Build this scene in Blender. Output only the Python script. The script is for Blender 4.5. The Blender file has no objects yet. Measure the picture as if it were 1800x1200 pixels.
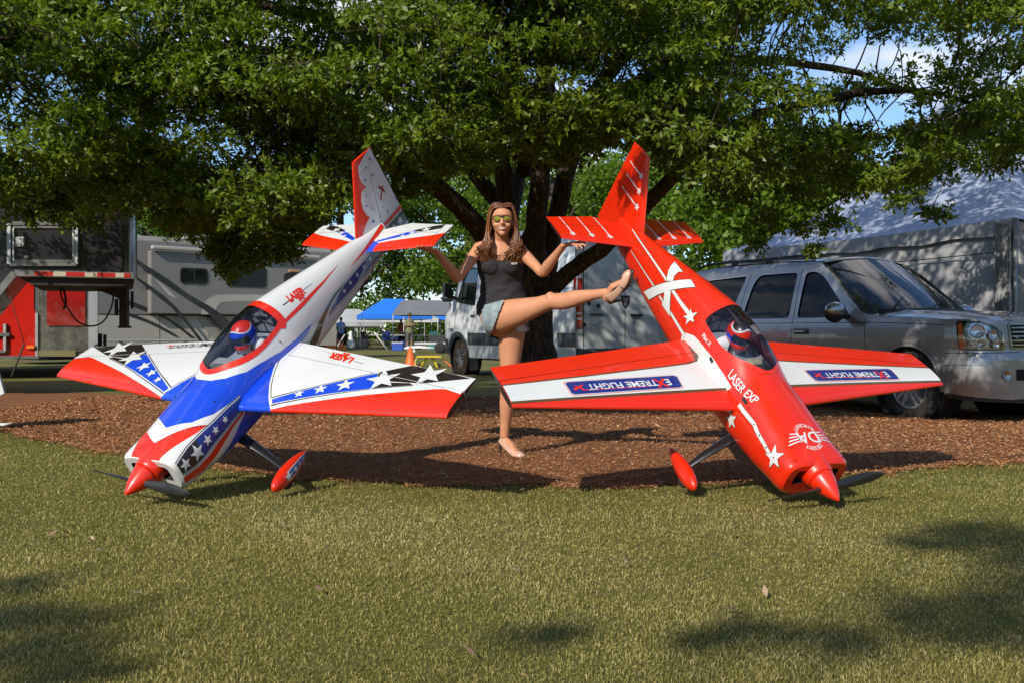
import bpy, bmesh, math, random
import numpy as np
from mathutils import Vector, Matrix

SC = bpy.context.scene
COL = SC.collection
random.seed(11); RNG = np.random.default_rng(11)

# ------------------------------------------------------------------ camera
cam_d = bpy.data.cameras.new('camera'); cam = bpy.data.objects.new('camera', cam_d); COL.objects.link(cam)
cam_d.sensor_width = 36.0; cam_d.lens = 36.0
cam_d.shift_y = -14.0 / 1800.0
cam_d.clip_start = 0.05; cam_d.clip_end = 3000.0
cam.location = (0, 0, 0.85); cam.rotation_euler = (math.radians(90), 0, 0)
SC.camera = cam

# ------------------------------------------------------------------ sky, sun, exposure
SUN = Vector((-0.775, -1.4, 1.0)).normalized()          # towards the sun: behind the photographer, to the left
elev = math.asin(SUN.z); azim = math.atan2(SUN.x, SUN.y)
W = bpy.data.worlds.new('World'); SC.world = W; W.use_nodes = True
wn = W.node_tree.nodes; wl = W.node_tree.links; wn.clear()
sky = wn.new('ShaderNodeTexSky'); sky.sky_type = 'NISHITA'; sky.sun_disc = False
sky.sun_elevation = elev; sky.sun_rotation = azim
sky.altitude = 300; sky.air_density = 1.0; sky.dust_density = 0.1; sky.ozone_density = 5.0
bg = wn.new('ShaderNodeBackground'); bg.inputs['Strength'].default_value = SKY_STRENGTH = 0.12
wo = wn.new('ShaderNodeOutputWorld')
tc = wn.new('ShaderNodeTexCoord'); mp = wn.new('ShaderNodeMapping')
mp.inputs['Scale'].default_value = (1.6, 1.6, 4.2)
nz = wn.new('ShaderNodeTexNoise'); nz.inputs['Scale'].default_value = 2.1; nz.inputs['Detail'].default_value = 9; nz.inputs['Roughness'].default_value = 0.56
rp = wn.new('ShaderNodeValToRGB'); rp.color_ramp.elements[0].position = 0.53; rp.color_ramp.elements[1].position = 0.70
mxs = wn.new('ShaderNodeMix'); mxs.data_type = 'RGBA'
mxs.inputs['B'].default_value = (7.5, 7.3, 7.4, 1)
wl.new(tc.outputs['Generated'], mp.inputs['Vector']); wl.new(mp.outputs['Vector'], nz.inputs['Vector'])
wl.new(nz.outputs['Fac'], rp.inputs['Fac']); wl.new(rp.outputs['Color'], mxs.inputs['Factor'])
wl.new(sky.outputs['Color'], mxs.inputs['A'])
wl.new(mxs.outputs['Result'], bg.inputs['Color']); wl.new(bg.outputs['Background'], wo.inputs['Surface'])
sun_d = bpy.data.lights.new('sun', 'SUN'); sun_o = bpy.data.objects.new('sun', sun_d); COL.objects.link(sun_o)
sun_d.energy = 4.0; sun_d.angle = math.radians(0.55); sun_d.color = (1.0, 0.93, 0.80)
sun_o.location = (-8, -14, 12); sun_o.rotation_euler = SUN.to_track_quat('Z', 'Y').to_euler()
SC.view_settings.view_transform = 'Standard'; SC.view_settings.look = 'None'
SC.view_settings.exposure = 0.36; SC.view_settings.gamma = 1.0; SC.view_settings.use_curve_mapping = False
SC.render.engine = 'CYCLES'
SC.cycles.max_bounces = 7; SC.cycles.transparent_max_bounces = 16; SC.cycles.sample_clamp_indirect = 6.0
SC.cycles.caustics_reflective = False; SC.cycles.caustics_refractive = False

# ------------------------------------------------------------------ small helpers
def tag(o, label=None, cat=None, group=None, kind=None):
    if label: o['label'] = label
    if cat: o['category'] = cat
    if group: o['group'] = group
    if kind: o['kind'] = kind
    return o
def empty(name, loc=(0, 0, 0), rz=0.0, label=None, cat=None, group=None):
    o = bpy.data.objects.new(name, None); COL.objects.link(o); o.location = loc; o.rotation_euler = (0, 0, rz)
    o.empty_display_size = 0.2
    return tag(o, label, cat, group)
def copy_tree(o, parent=None):
    c = o.copy(); COL.objects.link(c)
    if parent is not None: c.parent = parent
    for ch in list(o.children): copy_tree(ch, c)
    return c
def link(name, me, mat=None, parent=None):
    o = bpy.data.objects.new(name, me); COL.objects.link(o)
    if mat is not None:
        for m in (mat if isinstance(mat, (list, tuple)) else [mat]): me.materials.append(m)
    if parent is not None: o.parent = parent
    return o
def mesh_np(name, V, Fc, mat=None, parent=None, smooth=False, attr=None):
    """V (n,3); Fc (m,k) all the same size"""
    V = np.asarray(V, np.float32); Fc = np.asarray(Fc, np.int32)
    me = bpy.data.meshes.new(name); k = Fc.shape[1]; m = len(Fc)
    me.vertices.add(len(V)); me.vertices.foreach_set('co', V.ravel())
    me.loops.add(m * k); me.loops.foreach_set('vertex_index', Fc.ravel())
    me.polygons.add(m); me.polygons.foreach_set('loop_start', np.arange(0, m * k, k, dtype=np.int32))
    if smooth: me.polygons.foreach_set('use_smooth', np.ones(m, bool))
    if attr is not None:
        for an, av in attr.items():
            a = me.attributes.new(an, 'FLOAT', 'POINT'); a.data.foreach_set('value', np.asarray(av, np.float32))
    me.update(calc_edges=True)
    return link(name, me, mat, parent)
class MB:
    """collects shapes into one mesh"""
    def __init__(s): s.v = []; s.f = []; s.sm = []
    def add(s, V, Fs, smooth=False):
        b = len(s.v); s.v += [tuple(p) for p in V]
        for f in Fs: s.f.append([b + i for i in f]); s.sm.append(smooth)
        return s
    def box(s, c, d, rot=None, taper=None):
        cx, cy, cz = c; hx, hy, hz = d[0] / 2, d[1] / 2, d[2] / 2
        P = []
        for z in (-1, 1):
            t = 1 if (taper is None or z < 0) else taper
            for x, y in ((-1, -1), (1, -1), (1, 1), (-1, 1)): P.append(Vector((x * hx * t, y * hy * t, z * hz)))
        if rot is not None: P = [rot @ p for p in P]
        P = [(p.x + cx, p.y + cy, p.z + cz) for p in P]
        return s.add(P, [(3, 2, 1, 0), (4, 5, 6, 7), (0, 1, 5, 4), (1, 2, 6, 5), (2, 3, 7, 6), (3, 0, 4, 7)])
    def bar(s, a, b, w, h=None, up=(0, 0, 1)):
        a = Vector(a); b = Vector(b); h = h or w; d = (b - a)
        if d.length < 1e-6: return s
        d.normalize(); u = Vector(up)
        if abs(d.dot(u)) > 0.98: u = Vector((1, 0, 0))
        r = d.cross(u).normalized() * (w / 2); u = r.cross(d).normalized() * (h / 2)
        P = [a - r - u, a + r - u, a + r + u, a - r + u, b - r - u, b + r - u, b + r + u, b - r + u]
        return s.add(P, [(0, 1, 2, 3), (7, 6, 5, 4), (1, 0, 4, 5), (2, 1, 5, 6), (3, 2, 6, 7), (0, 3, 7, 4)])
    def tube(s, pts, rad, n=10, cap=True, smooth=True):
        pts = [Vector(p) for p in pts]
        if not hasattr(rad, '__len__'): rad = [rad] * len(pts)
        V = []; ref = None
        for i, p in enumerate(pts):
            d = (pts[min(i + 1, len(pts) - 1)] - pts[max(i - 1, 0)])
            d = d.normalized() if d.length > 1e-9 else Vector((0, 0, 1))
            if ref is None:
                ref = Vector((0, 0, 1)) if abs(d.z) < 0.9 else Vector((1, 0, 0))
            u = (ref - d * ref.dot(d)).normalized(); ref = u; w = d.cross(u)
            for k in range(n):
                a = 2 * math.pi * k / n; V.append(p + (u * math.cos(a) + w * math.sin(a)) * rad[i])
        F_ = []
        for i in range(len(pts) - 1):
            for k in range(n):
                k2 = (k + 1) % n; F_.append((i * n + k, i * n + k2, (i + 1) * n + k2, (i + 1) * n + k))
        s.add(V, F_, smooth)
        if cap:
            b = len(s.v) - len(V)
            s.f.append([b + k for k in range(n)][::-1]); s.sm.append(False)
            s.f.append([b + (len(pts) - 1) * n + k for k in range(n)]); s.sm.append(False)
        return s
    def lathe(s, c, axis, prof, n=20, smooth=True):
        """prof: list of (distance along axis, radius)"""
        c = Vector(c); ax = Vector(axis).normalized()
        u = ax.orthogonal().normalized(); w = ax.cross(u); V = []
        for t, r in prof:
            for k in range(n):
                a = 2 * math.pi * k / n; V.append(c + ax * t + (u * math.cos(a) + w * math.sin(a)) * r)
        F_ = []
        for i in range(len(prof) - 1):
            for k in range(n):
                k2 = (k + 1) % n; F_.append((i * n + k, i * n + k2, (i + 1) * n + k2, (i + 1) * n + k))
        return s.add(V, F_, smooth)
    def ellip(s, c, r, nu=16, nv=10, rot=None):
        V = []; F_ = []
        for j in range(nv + 1):
            t = math.pi * j / nv
            for i in range(nu):
                a = 2 * math.pi * i / nu
                p = Vector((r[0] * math.sin(t) * math.cos(a), r[1] * math.sin(t) * math.sin(a), r[2] * math.cos(t)))
                if rot is not None: p = rot @ p
                V.append(p + Vector(c))
        for j in range(nv):
            for i in range(nu):
                i2 = (i + 1) % nu; F_.append((j * nu + i, (j + 1) * nu + i, (j + 1) * nu + i2, j * nu + i2))
        return s.add(V, F_, True)
    def prism(s, poly, d0, d1, fn):
        """poly 2D outline extruded between depths d0 and d1; fn(a, b, d) -> xyz"""
        n = len(poly); V = [fn(a, b, d0) for a, b in poly] + [fn(a, b, d1) for a, b in poly]
        F_ = [tuple(range(n))[::-1], tuple(range(n, 2 * n))] + [(i, (i + 1) % n, n + (i + 1) % n, n + i) for i in range(n)]
        return s.add(V, F_)
    def build(s, name, mat=None, parent=None, bevel=0.0, fix=True, seg=2):
        me = bpy.data.meshes.new(name); me.from_pydata(s.v, [], s.f); me.update()
        me.polygons.foreach_set('use_smooth', s.sm)
        bm = bmesh.new(); bm.from_mesh(me)
        bmesh.ops.remove_doubles(bm, verts=bm.verts, dist=1e-6)
        if fix: bmesh.ops.recalc_face_normals(bm, faces=bm.faces)
        bm.to_mesh(me); bm.free()
        o = link(name, me, mat, parent)
        if bevel:
            b = o.modifiers.new('bevel', 'BEVEL'); b.width = bevel; b.segments = seg; b.limit_method = 'ANGLE'; b.angle_limit = math.radians(40)
            b.harden_normals = False
        return o

# ------------------------------------------------------------------ materials
MATS = {}
def mat(name, col, rough=0.5, metal=0.0, coat=0.0, vary=0.0, vscale=6.0, bump=0.0, bscale=60.0, spec=0.5, trans=0.0, coat_rough=0.03, dirt=None):
    if name in MATS: return MATS[name]
    m = bpy.data.materials.new(name); m.use_nodes = True; nt = m.node_tree; N = nt.nodes; L = nt.links
    b = N['Principled BSDF']; b.inputs['Roughness'].default_value = rough; b.inputs['Metallic'].default_value = metal
    b.inputs['Coat Weight'].default_value = coat; b.inputs['Coat Roughness'].default_value = coat_rough
    b.inputs['Specular IOR Level'].default_value = spec; b.inputs['Transmission Weight'].default_value = trans
    b.inputs['Base Color'].default_value = (*col, 1)
    t = N.new('ShaderNodeTexCoord')
    if vary or dirt:
        n = N.new('ShaderNodeTexNoise'); n.inputs['Scale'].default_value = vscale; n.inputs['Detail'].default_value = 6
        L.new(t.outputs['Object'], n.inputs['Vector'])
        mr = N.new('ShaderNodeMapRange'); mr.inputs['From Min'].default_value = 0.3; mr.inputs['From Max'].default_value = 0.7
        L.new(n.outputs['Fac'], mr.inputs['Value'])
        mx = N.new('ShaderNodeMix'); mx.data_type = 'RGBA'
        L.new(mr.outputs['Result'], mx.inputs['Factor'])
        if dirt: mx.inputs['A'].default_value = (*col, 1); mx.inputs['B'].default_value = (*dirt, 1)
        else:
            mx.inputs['A'].default_value = (*[c * (1 - vary) for c in col], 1); mx.inputs['B'].default_value = (*[min(1, c * (1 + vary)) for c in col], 1)
        L.new(mx.outputs['Result'], b.inputs['Base Color'])
        mr2 = N.new('ShaderNodeMapRange'); mr2.inputs['To Min'].default_value = max(0, rough - 0.06); mr2.inputs['To Max'].default_value = min(1, rough + 0.08)
        L.new(n.outputs['Fac'], mr2.inputs['Value']); L.new(mr2.outputs['Result'], b.inputs['Roughness'])
    if bump:
        n2 = N.new('ShaderNodeTexNoise'); n2.inputs['Scale'].default_value = bscale; n2.inputs['Detail'].default_value = 4
        L.new(t.outputs['Object'], n2.inputs['Vector'])
        bu = N.new('ShaderNodeBump'); bu.inputs['Strength'].default_value = bump; bu.inputs['Distance'].default_value = 0.01
        L.new(n2.outputs['Fac'], bu.inputs['Height']); L.new(bu.outputs['Normal'], b.inputs['Normal'])
    MATS[name] = m; return m
def glass(name, tint=(0.8, 0.85, 0.9), rough=0.0, opacity=0.15):
    """thin pane: mostly clear with a mirror reflection that grows at a glancing angle"""
    if name in MATS: return MATS[name]
    m = bpy.data.materials.new(name); m.use_nodes = True; nt = m.node_tree; N = nt.nodes; L = nt.links; N.clear()
    o = N.new('ShaderNodeOutputMaterial'); tr = N.new('ShaderNodeBsdfTransparent'); tr.inputs['Color'].default_value = (*tint, 1)
    g = N.new('ShaderNodeBsdfGlossy'); g.inputs['Roughness'].default_value = rough
    fr = N.new('ShaderNodeFresnel'); fr.inputs['IOR'].default_value = 1.5
    ad = N.new('ShaderNodeMath'); ad.operation = 'MULTIPLY_ADD'; ad.inputs[1].default_value = 1.0; ad.inputs[2].default_value = opacity; ad.use_clamp = True
    mx = N.new('ShaderNodeMixShader'); L.new(fr.outputs['Fac'], ad.inputs[0]); L.new(ad.outputs['Value'], mx.inputs['Fac'])
    L.new(tr.outputs['BSDF'], mx.inputs[1]); L.new(g.outputs['BSDF'], mx.inputs[2]); L.new(mx.outputs['Shader'], o.inputs['Surface'])
    MATS[name] = m; return m
# ------------------------------------------------------------------ ground
def ground_z(x, y):
    x = np.asarray(x, float); y = np.asarray(y, float)
    return -0.147 * np.exp(-(((x - 5.6) / 3.2)**2 + ((y - 12.6) / 3.6)**2)) + 0.0 * x
def gz(x, y): return float(ground_z(x, y))
def at(px, py, Y): return Vector(((px - 900) / 1800 * Y, Y, 0.85 + (586 - py) / 1800 * Y))
def noise_mix(name, cols, scale, detail=8, rough=0.9, bump=0.0, bscale=40, attr=None, dist=0.02, extra=None):
    m = bpy.data.materials.new(name); m.use_nodes = True; nt = m.node_tree; N = nt.nodes; L = nt.links
    b = N['Principled BSDF']; b.inputs['Roughness'].default_value = rough; b.inputs['Specular IOR Level'].default_value = 0.25
    t = N.new('ShaderNodeTexCoord'); n = N.new('ShaderNodeTexNoise'); n.inputs['Scale'].default_value = scale; n.inputs['Detail'].default_value = detail; n.inputs['Roughness'].default_value = 0.65
    L.new(t.outputs['Object'], n.inputs['Vector'])
    r = N.new('ShaderNodeValToRGB'); e = r.color_ramp.elements
    e[0].position = cols[0][0]; e[0].color = (*cols[0][1], 1); e[1].position = cols[-1][0]; e[1].color = (*cols[-1][1], 1)
    for p, c in cols[1:-1]: q = e.new(p); q.color = (*c, 1)
    L.new(n.outputs['Fac'], r.inputs['Fac']); out = r.outputs['Color']
    if extra:
        n2 = N.new('ShaderNodeTexNoise'); n2.inputs['Scale'].default_value = extra[0]; n2.inputs['Detail'].default_value = 5; L.new(t.outputs['Object'], n2.inputs['Vector'])
        r2 = N.new('ShaderNodeMapRange'); r2.inputs['From Min'].default_value = extra[1]; r2.inputs['From Max'].default_value = extra[2]; L.new(n2.outputs['Fac'], r2.inputs['Value'])
        mx = N.new('ShaderNodeMix'); mx.data_type = 'RGBA'; mx.inputs['B'].default_value = (*extra[3], 1); L.new(r2.outputs['Result'], mx.inputs['Factor']); L.new(out, mx.inputs['A']); out = mx.outputs['Result']
    L.new(out, b.inputs['Base Color'])
    if bump:
        n3 = N.new('ShaderNodeTexNoise'); n3.inputs['Scale'].default_value = bscale; n3.inputs['Detail'].default_value = 8; n3.inputs['Roughness'].default_value = .7; L.new(t.outputs['Object'], n3.inputs['Vector'])
        bu = N.new('ShaderNodeBump'); bu.inputs['Strength'].default_value = bump; bu.inputs['Distance'].default_value = dist; L.new(n3.outputs['Fac'], bu.inputs['Height']); L.new(bu.outputs['Normal'], b.inputs['Normal'])
    return m
def attr_mat(name, cols, rough=0.6, trans=0.0, spec=0.4, patchy=None, sheen=0.0, trans_col=1.3):
    """leaf, grass and chip material: colour by a per-piece random value, some light passes through"""
    m = bpy.data.materials.new(name); m.use_nodes = True; nt = m.node_tree; N = nt.nodes; L = nt.links
    b = N['Principled BSDF']; b.inputs['Roughness'].default_value = rough; b.inputs['Specular IOR Level'].default_value = spec
    a = N.new('ShaderNodeAttribute'); a.attribute_name = 'rnd'
    r = N.new('ShaderNodeValToRGB'); e = r.color_ramp.elements
    e[0].position = cols[0][0]; e[0].color = (*cols[0][1], 1); e[1].position = cols[-1][0]; e[1].color = (*cols[-1][1], 1)
    for p, c in cols[1:-1]: q = e.new(p); q.color = (*c, 1)
    L.new(a.outputs['Fac'], r.inputs['Fac']); out = r.outputs['Color']
    if patchy:
        t = N.new('ShaderNodeTexCoord'); n2 = N.new('ShaderNodeTexNoise'); n2.inputs['Scale'].default_value = patchy[0]; n2.inputs['Detail'].default_value = 4; L.new(t.outputs['Object'], n2.inputs['Vector'])
        r2 = N.new('ShaderNodeMapRange'); r2.inputs['From Min'].default_value = patchy[1]; r2.inputs['From Max'].default_value = patchy[2]; L.new(n2.outputs['Fac'], r2.inputs['Value'])
        mx = N.new('ShaderNodeMix'); mx.data_type = 'RGBA'; mx.blend_type = 'MULTIPLY'; mx.inputs['B'].default_value = (*patchy[3], 1); L.new(r2.outputs['Result'], mx.inputs['Factor']); L.new(out, mx.inputs['A']); out = mx.outputs['Result']
    L.new(out, b.inputs['Base Color'])
    if trans:
        tr = N.new('ShaderNodeBsdfTranslucent'); ms = N.new('ShaderNodeMixShader'); ms.inputs['Fac'].default_value = trans
        g = N.new('ShaderNodeMix'); g.data_type = 'RGBA'; g.blend_type = 'MULTIPLY'; g.inputs['Factor'].default_value = 1; g.inputs['B'].default_value = (1.5 * trans_col, 1.7 * trans_col, .5 * trans_col, 1); L.new(out, g.inputs['A']); L.new(g.outputs['Result'], tr.inputs['Color'])
        L.new(b.outputs['BSDF'], ms.inputs[1]); L.new(tr.outputs['BSDF'], ms.inputs[2]); L.new(ms.outputs['Shader'], N['Material Output'].inputs['Surface'])
    return m
SOIL = noise_mix('turf_ground', [(.30, (.095, .090, .022)), (.5, (.165, .145, .040)), (.72, (.27, .22, .085))], 22, bump=.9, bscale=55, extra=(.55, .45, .66, (.12, .125, .028)))
xs = np.r_[-400, -150, -60, -25, np.linspace(-12, 12, 61), 25, 60, 150, 400]; ysg = np.r_[-60, -20, -8, np.linspace(-2, 24, 66), 32, 45, 70, 120, 250, 700]
tag(grid_mesh('lawn', lambda x, y: np.stack([x, y, ground_z(x, y)], -1), xs, ysg, SOIL, None) if 'grid_mesh' in globals() else None, kind='structure') if False else None
def gridz(name, fn, us, vs, m):
    U, V_ = np.meshgrid(us, vs, indexing='ij'); P = fn(U.ravel(), V_.ravel()); I = np.arange(len(us) * len(vs)).reshape(len(us), len(vs))
    return mesh_np(name, P, np.stack([I[:-1, :-1], I[1:, :-1], I[1:, 1:], I[:-1, 1:]], -1).reshape(-1, 4), m, None, True)
lawn = tag(gridz('lawn', lambda x, y: np.stack([x, y, ground_z(x, y)], -1), xs, ysg, SOIL), kind='structure')

MF = [(-9, 9.9), (-6, 9.9), (-4.8, 9.4), (-4.2, 8.7), (-3.3, 7.75), (-2.6, 7.1), (-2.0, 6.55), (-1.4, 6.12), (-.6, 5.80), (.4, 5.72), (1.0, 5.75), (1.9, 6.15), (2.5, 6.45), (3.2, 6.75), (3.7, 7.0), (5, 7.6), (7, 9.0), (9, 11)]
def wob(x): return .05 * np.sin(x * 7.1 + 1) + .035 * np.sin(x * 15.7) + .03 * np.sin(x * 29 + 2)
def mulch_front(x): return np.interp(x, [p[0] for p in MF], [p[1] for p in MF]) + wob(np.asarray(x))
def mulch_back(x): return 14.0 + .5 * np.sin(np.asarray(x) * .7) + .1 * np.sin(np.asarray(x) * 5)
def in_mulch(x, y): return (y > mulch_front(x)) & (y < mulch_back(x)) & (x > -9) & (x < 9)
MULCH = noise_mix('mulch_bed', [(.28, (.13, .050, .019)), (.5, (.28, .118, .048)), (.75, (.40, .19, .085))], 30, rough=.95, bump=1.0, bscale=42, dist=.03)
def mul(u, v):
    f = mulch_front(u); b = mulch_back(u); y = f + (b - f) * v
    h = .004 + .022 * np.minimum(1, np.minimum(v, 1 - v) * 18) + .010 * (np.sin(u * 11 + y * 7) * np.sin(y * 13 - u * 5))* np.minimum(1, v * 8)
    return np.stack([u, y, ground_z(u, y) + np.maximum(h, .004)], -1)
mulch = tag(gridz('mulch_bed', mul, np.linspace(-9, 9, 260), np.linspace(0, 1, 90)**1.3, MULCH), kind='structure')
# loose wood chips on the bed
n = 170000
cx = RNG.uniform(-5.5, 6.5, n); q = RNG.random(n)**1.7; f = mulch_front(cx); cy = f - .10 + (13.6 - f) * q + 0
stray = RNG.random(n) < .03; cy = np.where(stray, f - np.abs(RNG.normal(0, .16, n)), cy); sz = .5 + .09 * (cy - 5)
L_ = RNG.uniform(.004, .013, n) * (1 + .9 * (RNG.random(n) > .94)) * sz * 1.35; Wd = RNG.uniform(.0013, .0036, n) * sz * 1.6; yaw = RNG.uniform(0, 2 * np.pi, n); tl = RNG.normal(0, .28, n)
cz = ground_z(cx, cy) + np.where(cy > f + .1, .028, .012) + RNG.random(n) * .012
d = np.stack([np.cos(yaw) * np.cos(tl), np.sin(yaw) * np.cos(tl), np.sin(tl)], -1); e = np.stack([-np.sin(yaw), np.cos(yaw), RNG.normal(0, .4, n)], -1)
c = np.stack([cx, cy, cz], -1)
P = np.stack([c - d * L_[:, None] - e * Wd[:, None], c + d * L_[:, None] - e * Wd[:, None] * .5, c + d * L_[:, None] * .9 + e * Wd[:, None], c - d * L_[:, None] * .8 + e * Wd[:, None]], 1).reshape(-1, 3)
tag(mesh_np('wood_chips', P, np.arange(4 * n).reshape(-1, 4), attr_mat('wood_chip', [(0, (.18, .066, .024)), (.4, (.335, .138, .052)), (.75, (.44, .205, .085)), (.94, (.52, .31, .17)), (1, (.64, .46, .30))], rough=.8, spec=.3), attr={'rnd': np.repeat(RNG.random(n), 4)}), kind='stuff')

# grass blades
def blades(name, n, y0, y1, pw_, hmin, hmax, seed, edge=False):
    R = np.random.default_rng(seed)
    u = R.random(n)
    y = y0 * (y1 / y0)**u
    x = (R.random(n) * 2 - 1) * (y * .53 + .25)
    keep = ~in_mulch(x, y - (.04 if not edge else 0)) if True else None
    x, y = x[keep], y[keep]; n = len(x)
    # sparse dry spots
    dens = .5 + .5 * np.sin(x * 2.3 + 1.3 * np.sin(y * 1.7)) * np.sin(y * 2.9 + x)
    k = R.random(n) < np.clip(.62 + .28 * dens + .2 * np.sin(x * 8.3 + 2 * np.sin(y * 6.1)) * np.sin(y * 9.4 + x * 3), .2, 1); x, y = x[k], y[k]; n = len(x); dens = dens[k]
    sc = (y / 3.0)**.55
    h = R.uniform(hmin, hmax, n) * (.85 + .3 * dens) * (1 + .12 * sc); w = R.uniform(.0009, .0017, n) * sc * 1.05
    yaw = R.uniform(0, 2 * np.pi, n); lean = np.abs(R.normal(.85, .5, n)); face = yaw + R.normal(0, .8, n)
    ex = np.stack([np.cos(face + np.pi / 2), np.sin(face + np.pi / 2), np.zeros(n)], -1)
    dr = np.stack([np.cos(yaw), np.sin(yaw), np.zeros(n)], -1)
    b = np.stack([x, y, ground_z(x, y)], -1)
    m1 = b + dr * (h * .5 * np.sin(lean * .6))[:, None]; m1[:, 2] += h * .55 * np.cos(lean * .6)
    t = m1 + dr * (h * .55 * np.sin(lean * 1.3))[:, None]; t[:, 2] += h * .45 * np.cos(np.minimum(lean * 1.3, 1.5))
    P = np.stack([b, m1 - ex * w[:, None], t, m1 + ex * w[:, None]], 1).reshape(-1, 3)
    F_ = np.arange(4 * n).reshape(-1, 4)
    dry = np.clip(.5 + .30 * np.sin(x * 1.1 + 2) * np.sin(y * 1.6) + .25 * np.sin(x * 3.1 + y * 2.2) + .2 * np.sin(x * 7.3 - y * 5.1) * np.sin(x * 4.4 + y * 9.7), 0, 1)
    edge_green = np.clip(1 - np.abs(y - mulch_front(x)) / 1.1, 0, 1)
    r = np.clip(R.random(n) * .8 + dry * .32 - edge_green * .28, 0, 1)
    return mesh_np(name, P, F_, GRASS, attr={'rnd': np.repeat(r, 4)})
GRASS = attr_mat('grass_blade', [(0, (.105, .115, .016)), (.30, (.195, .185, .032)), (.55, (.30, .255, .068)), (.75, (.43, .345, .130)), (1, (.58, .48, .24))], rough=.55, trans=.25, spec=.35, trans_col=1.0)
tag(blades('grass', 560000, 2.25, 9.6, 1, .007, .019, 5), kind='stuff')
# fallen leaves on the turf
n = 34; R = np.random.default_rng(8); y = 2.6 * (9 / 2.6)**R.random(n); x = (R.random(n) * 2 - 1) * y * .5; a = R.uniform(0, 6.28, n); s_ = R.uniform(.010, .02, n)
d = np.stack([np.cos(a), np.sin(a), R.normal(0, .3, n)], -1); e = np.stack([-np.sin(a), np.cos(a), R.normal(0, .3, n)], -1); c = np.stack([x, y, ground_z(x, y) + .03], -1)
P = np.stack([c - d * s_[:, None] * 1.6, c + e * s_[:, None] * .6, c + d * s_[:, None] * 1.6, c - e * s_[:, None] * .6], 1).reshape(-1, 3)
tag(mesh_np('fallen_leaves', P, np.arange(4 * n).reshape(-1, 4), attr_mat('dead_leaf', [(0, (.20, .09, .05)), (.6, (.32, .20, .13)), (1, (.45, .36, .26))], rough=.6), attr={'rnd': np.repeat(R.random(n), 4)}), kind='stuff')
# ------------------------------------------------------------------ the two aerobatic model aircraft
# local frame: x = right wing, y = nose, z = up; spinner tip at the origin
FS = np.array([  # y, half width, top z, bottom z, waterline z, exponent top, exponent bottom
 (-.185, .180, .062, -.128, -.030, 4.2, 2.9),
 (-.195, .189, .073, -.142, -.030, 4.2, 2.8),
 (-.225, .196, .082, -.154, -.030, 3.8, 2.7),
 (-.30, .196, .098, -.172, -.030, 3.0, 2.5),
 (-.45, .200, .122, -.196, -.030, 2.7, 2.5),
 (-.60, .199, .147, -.205, -.025, 2.5, 2.6),
 (-.745, .197, .172, -.202, -.020, 2.3, 2.8),
 (-.85, .195, .222, -.198, -.015, 2.15, 2.9),
 (-.95, .192, .260, -.193, -.010, 2.1, 3.0),
 (-1.05, .187, .280, -.187, -.008, 2.05, 3.0),
 (-1.20, .178, .284, -.178, -.005, 2.0, 3.1),
 (-1.40, .158, .258, -.168, .000, 2.0, 3.2),
 (-1.70, .122, .208, -.152, .005, 2.0, 3.2),
 (-2.00, .084, .156, -.128, .015, 2.0, 3.2),
 (-2.20, .060, .124, -.106, .020, 2.0, 3.0),
 (-2.45, .036, .095, -.080, .022, 2.0, 3.0),
 (-2.60, .020, .078, -.062, .022, 2.0, 3.0)])
def _smooth_interp(y):
    """monotone-ish cubic (Catmull-Rom) interpolation of the station table"""
    ys = -FS[:, 0]; q = np.clip(-np.asarray(y, float), ys[0], ys[-1]); i = np.clip(np.searchsorted(ys, q, side='right') - 1, 0, len(ys) - 2)
    h = ys[i + 1] - ys[i]; t = ((q - ys[i]) / h)[..., None]
    D = np.gradient(FS[:, 1:], ys, axis=0)
    a, b = FS[i, 1:], FS[i + 1, 1:]; da, db = D[i] * h[..., None], D[i + 1] * h[..., None]
    return a * (2 * t**3 - 3 * t**2 + 1) + da * (t**3 - 2 * t**2 + t) + b * (-2 * t**3 + 3 * t**2) + db * (t**3 - t**2)
NY, NS = 260, 96
_ty = np.linspace(FS[0, 0], FS[-1, 0], NY)
def _section(y):
    st = _smooth_interp(np.array([y]))[0]; w, zt, zb, zc, nt, nb = st
    a = np.linspace(0, math.pi, 400); c = np.cos(a); s = np.sin(a)
    up = c >= 0; n = np.where(up, nt, nb)
    x = w * np.abs(s)**(2 / n); z = zc + np.where(up, (zt - zc) * np.abs(c)**(2 / n), -(zc - zb) * np.abs(c)**(2 / n))
    d = np.r_[0, np.cumsum(np.hypot(np.diff(x), np.diff(z)))]
    q = np.linspace(0, d[-1], NS)
    return np.interp(q, d, x), np.interp(q, d, z), d[-1]
_TX = np.zeros((NY, NS)); _TZ = np.zeros((NY, NS)); _TP = np.zeros(NY)
for _i, _y in enumerate(_ty): _TX[_i], _TZ[_i], _TP[_i] = _section(_y)
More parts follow.
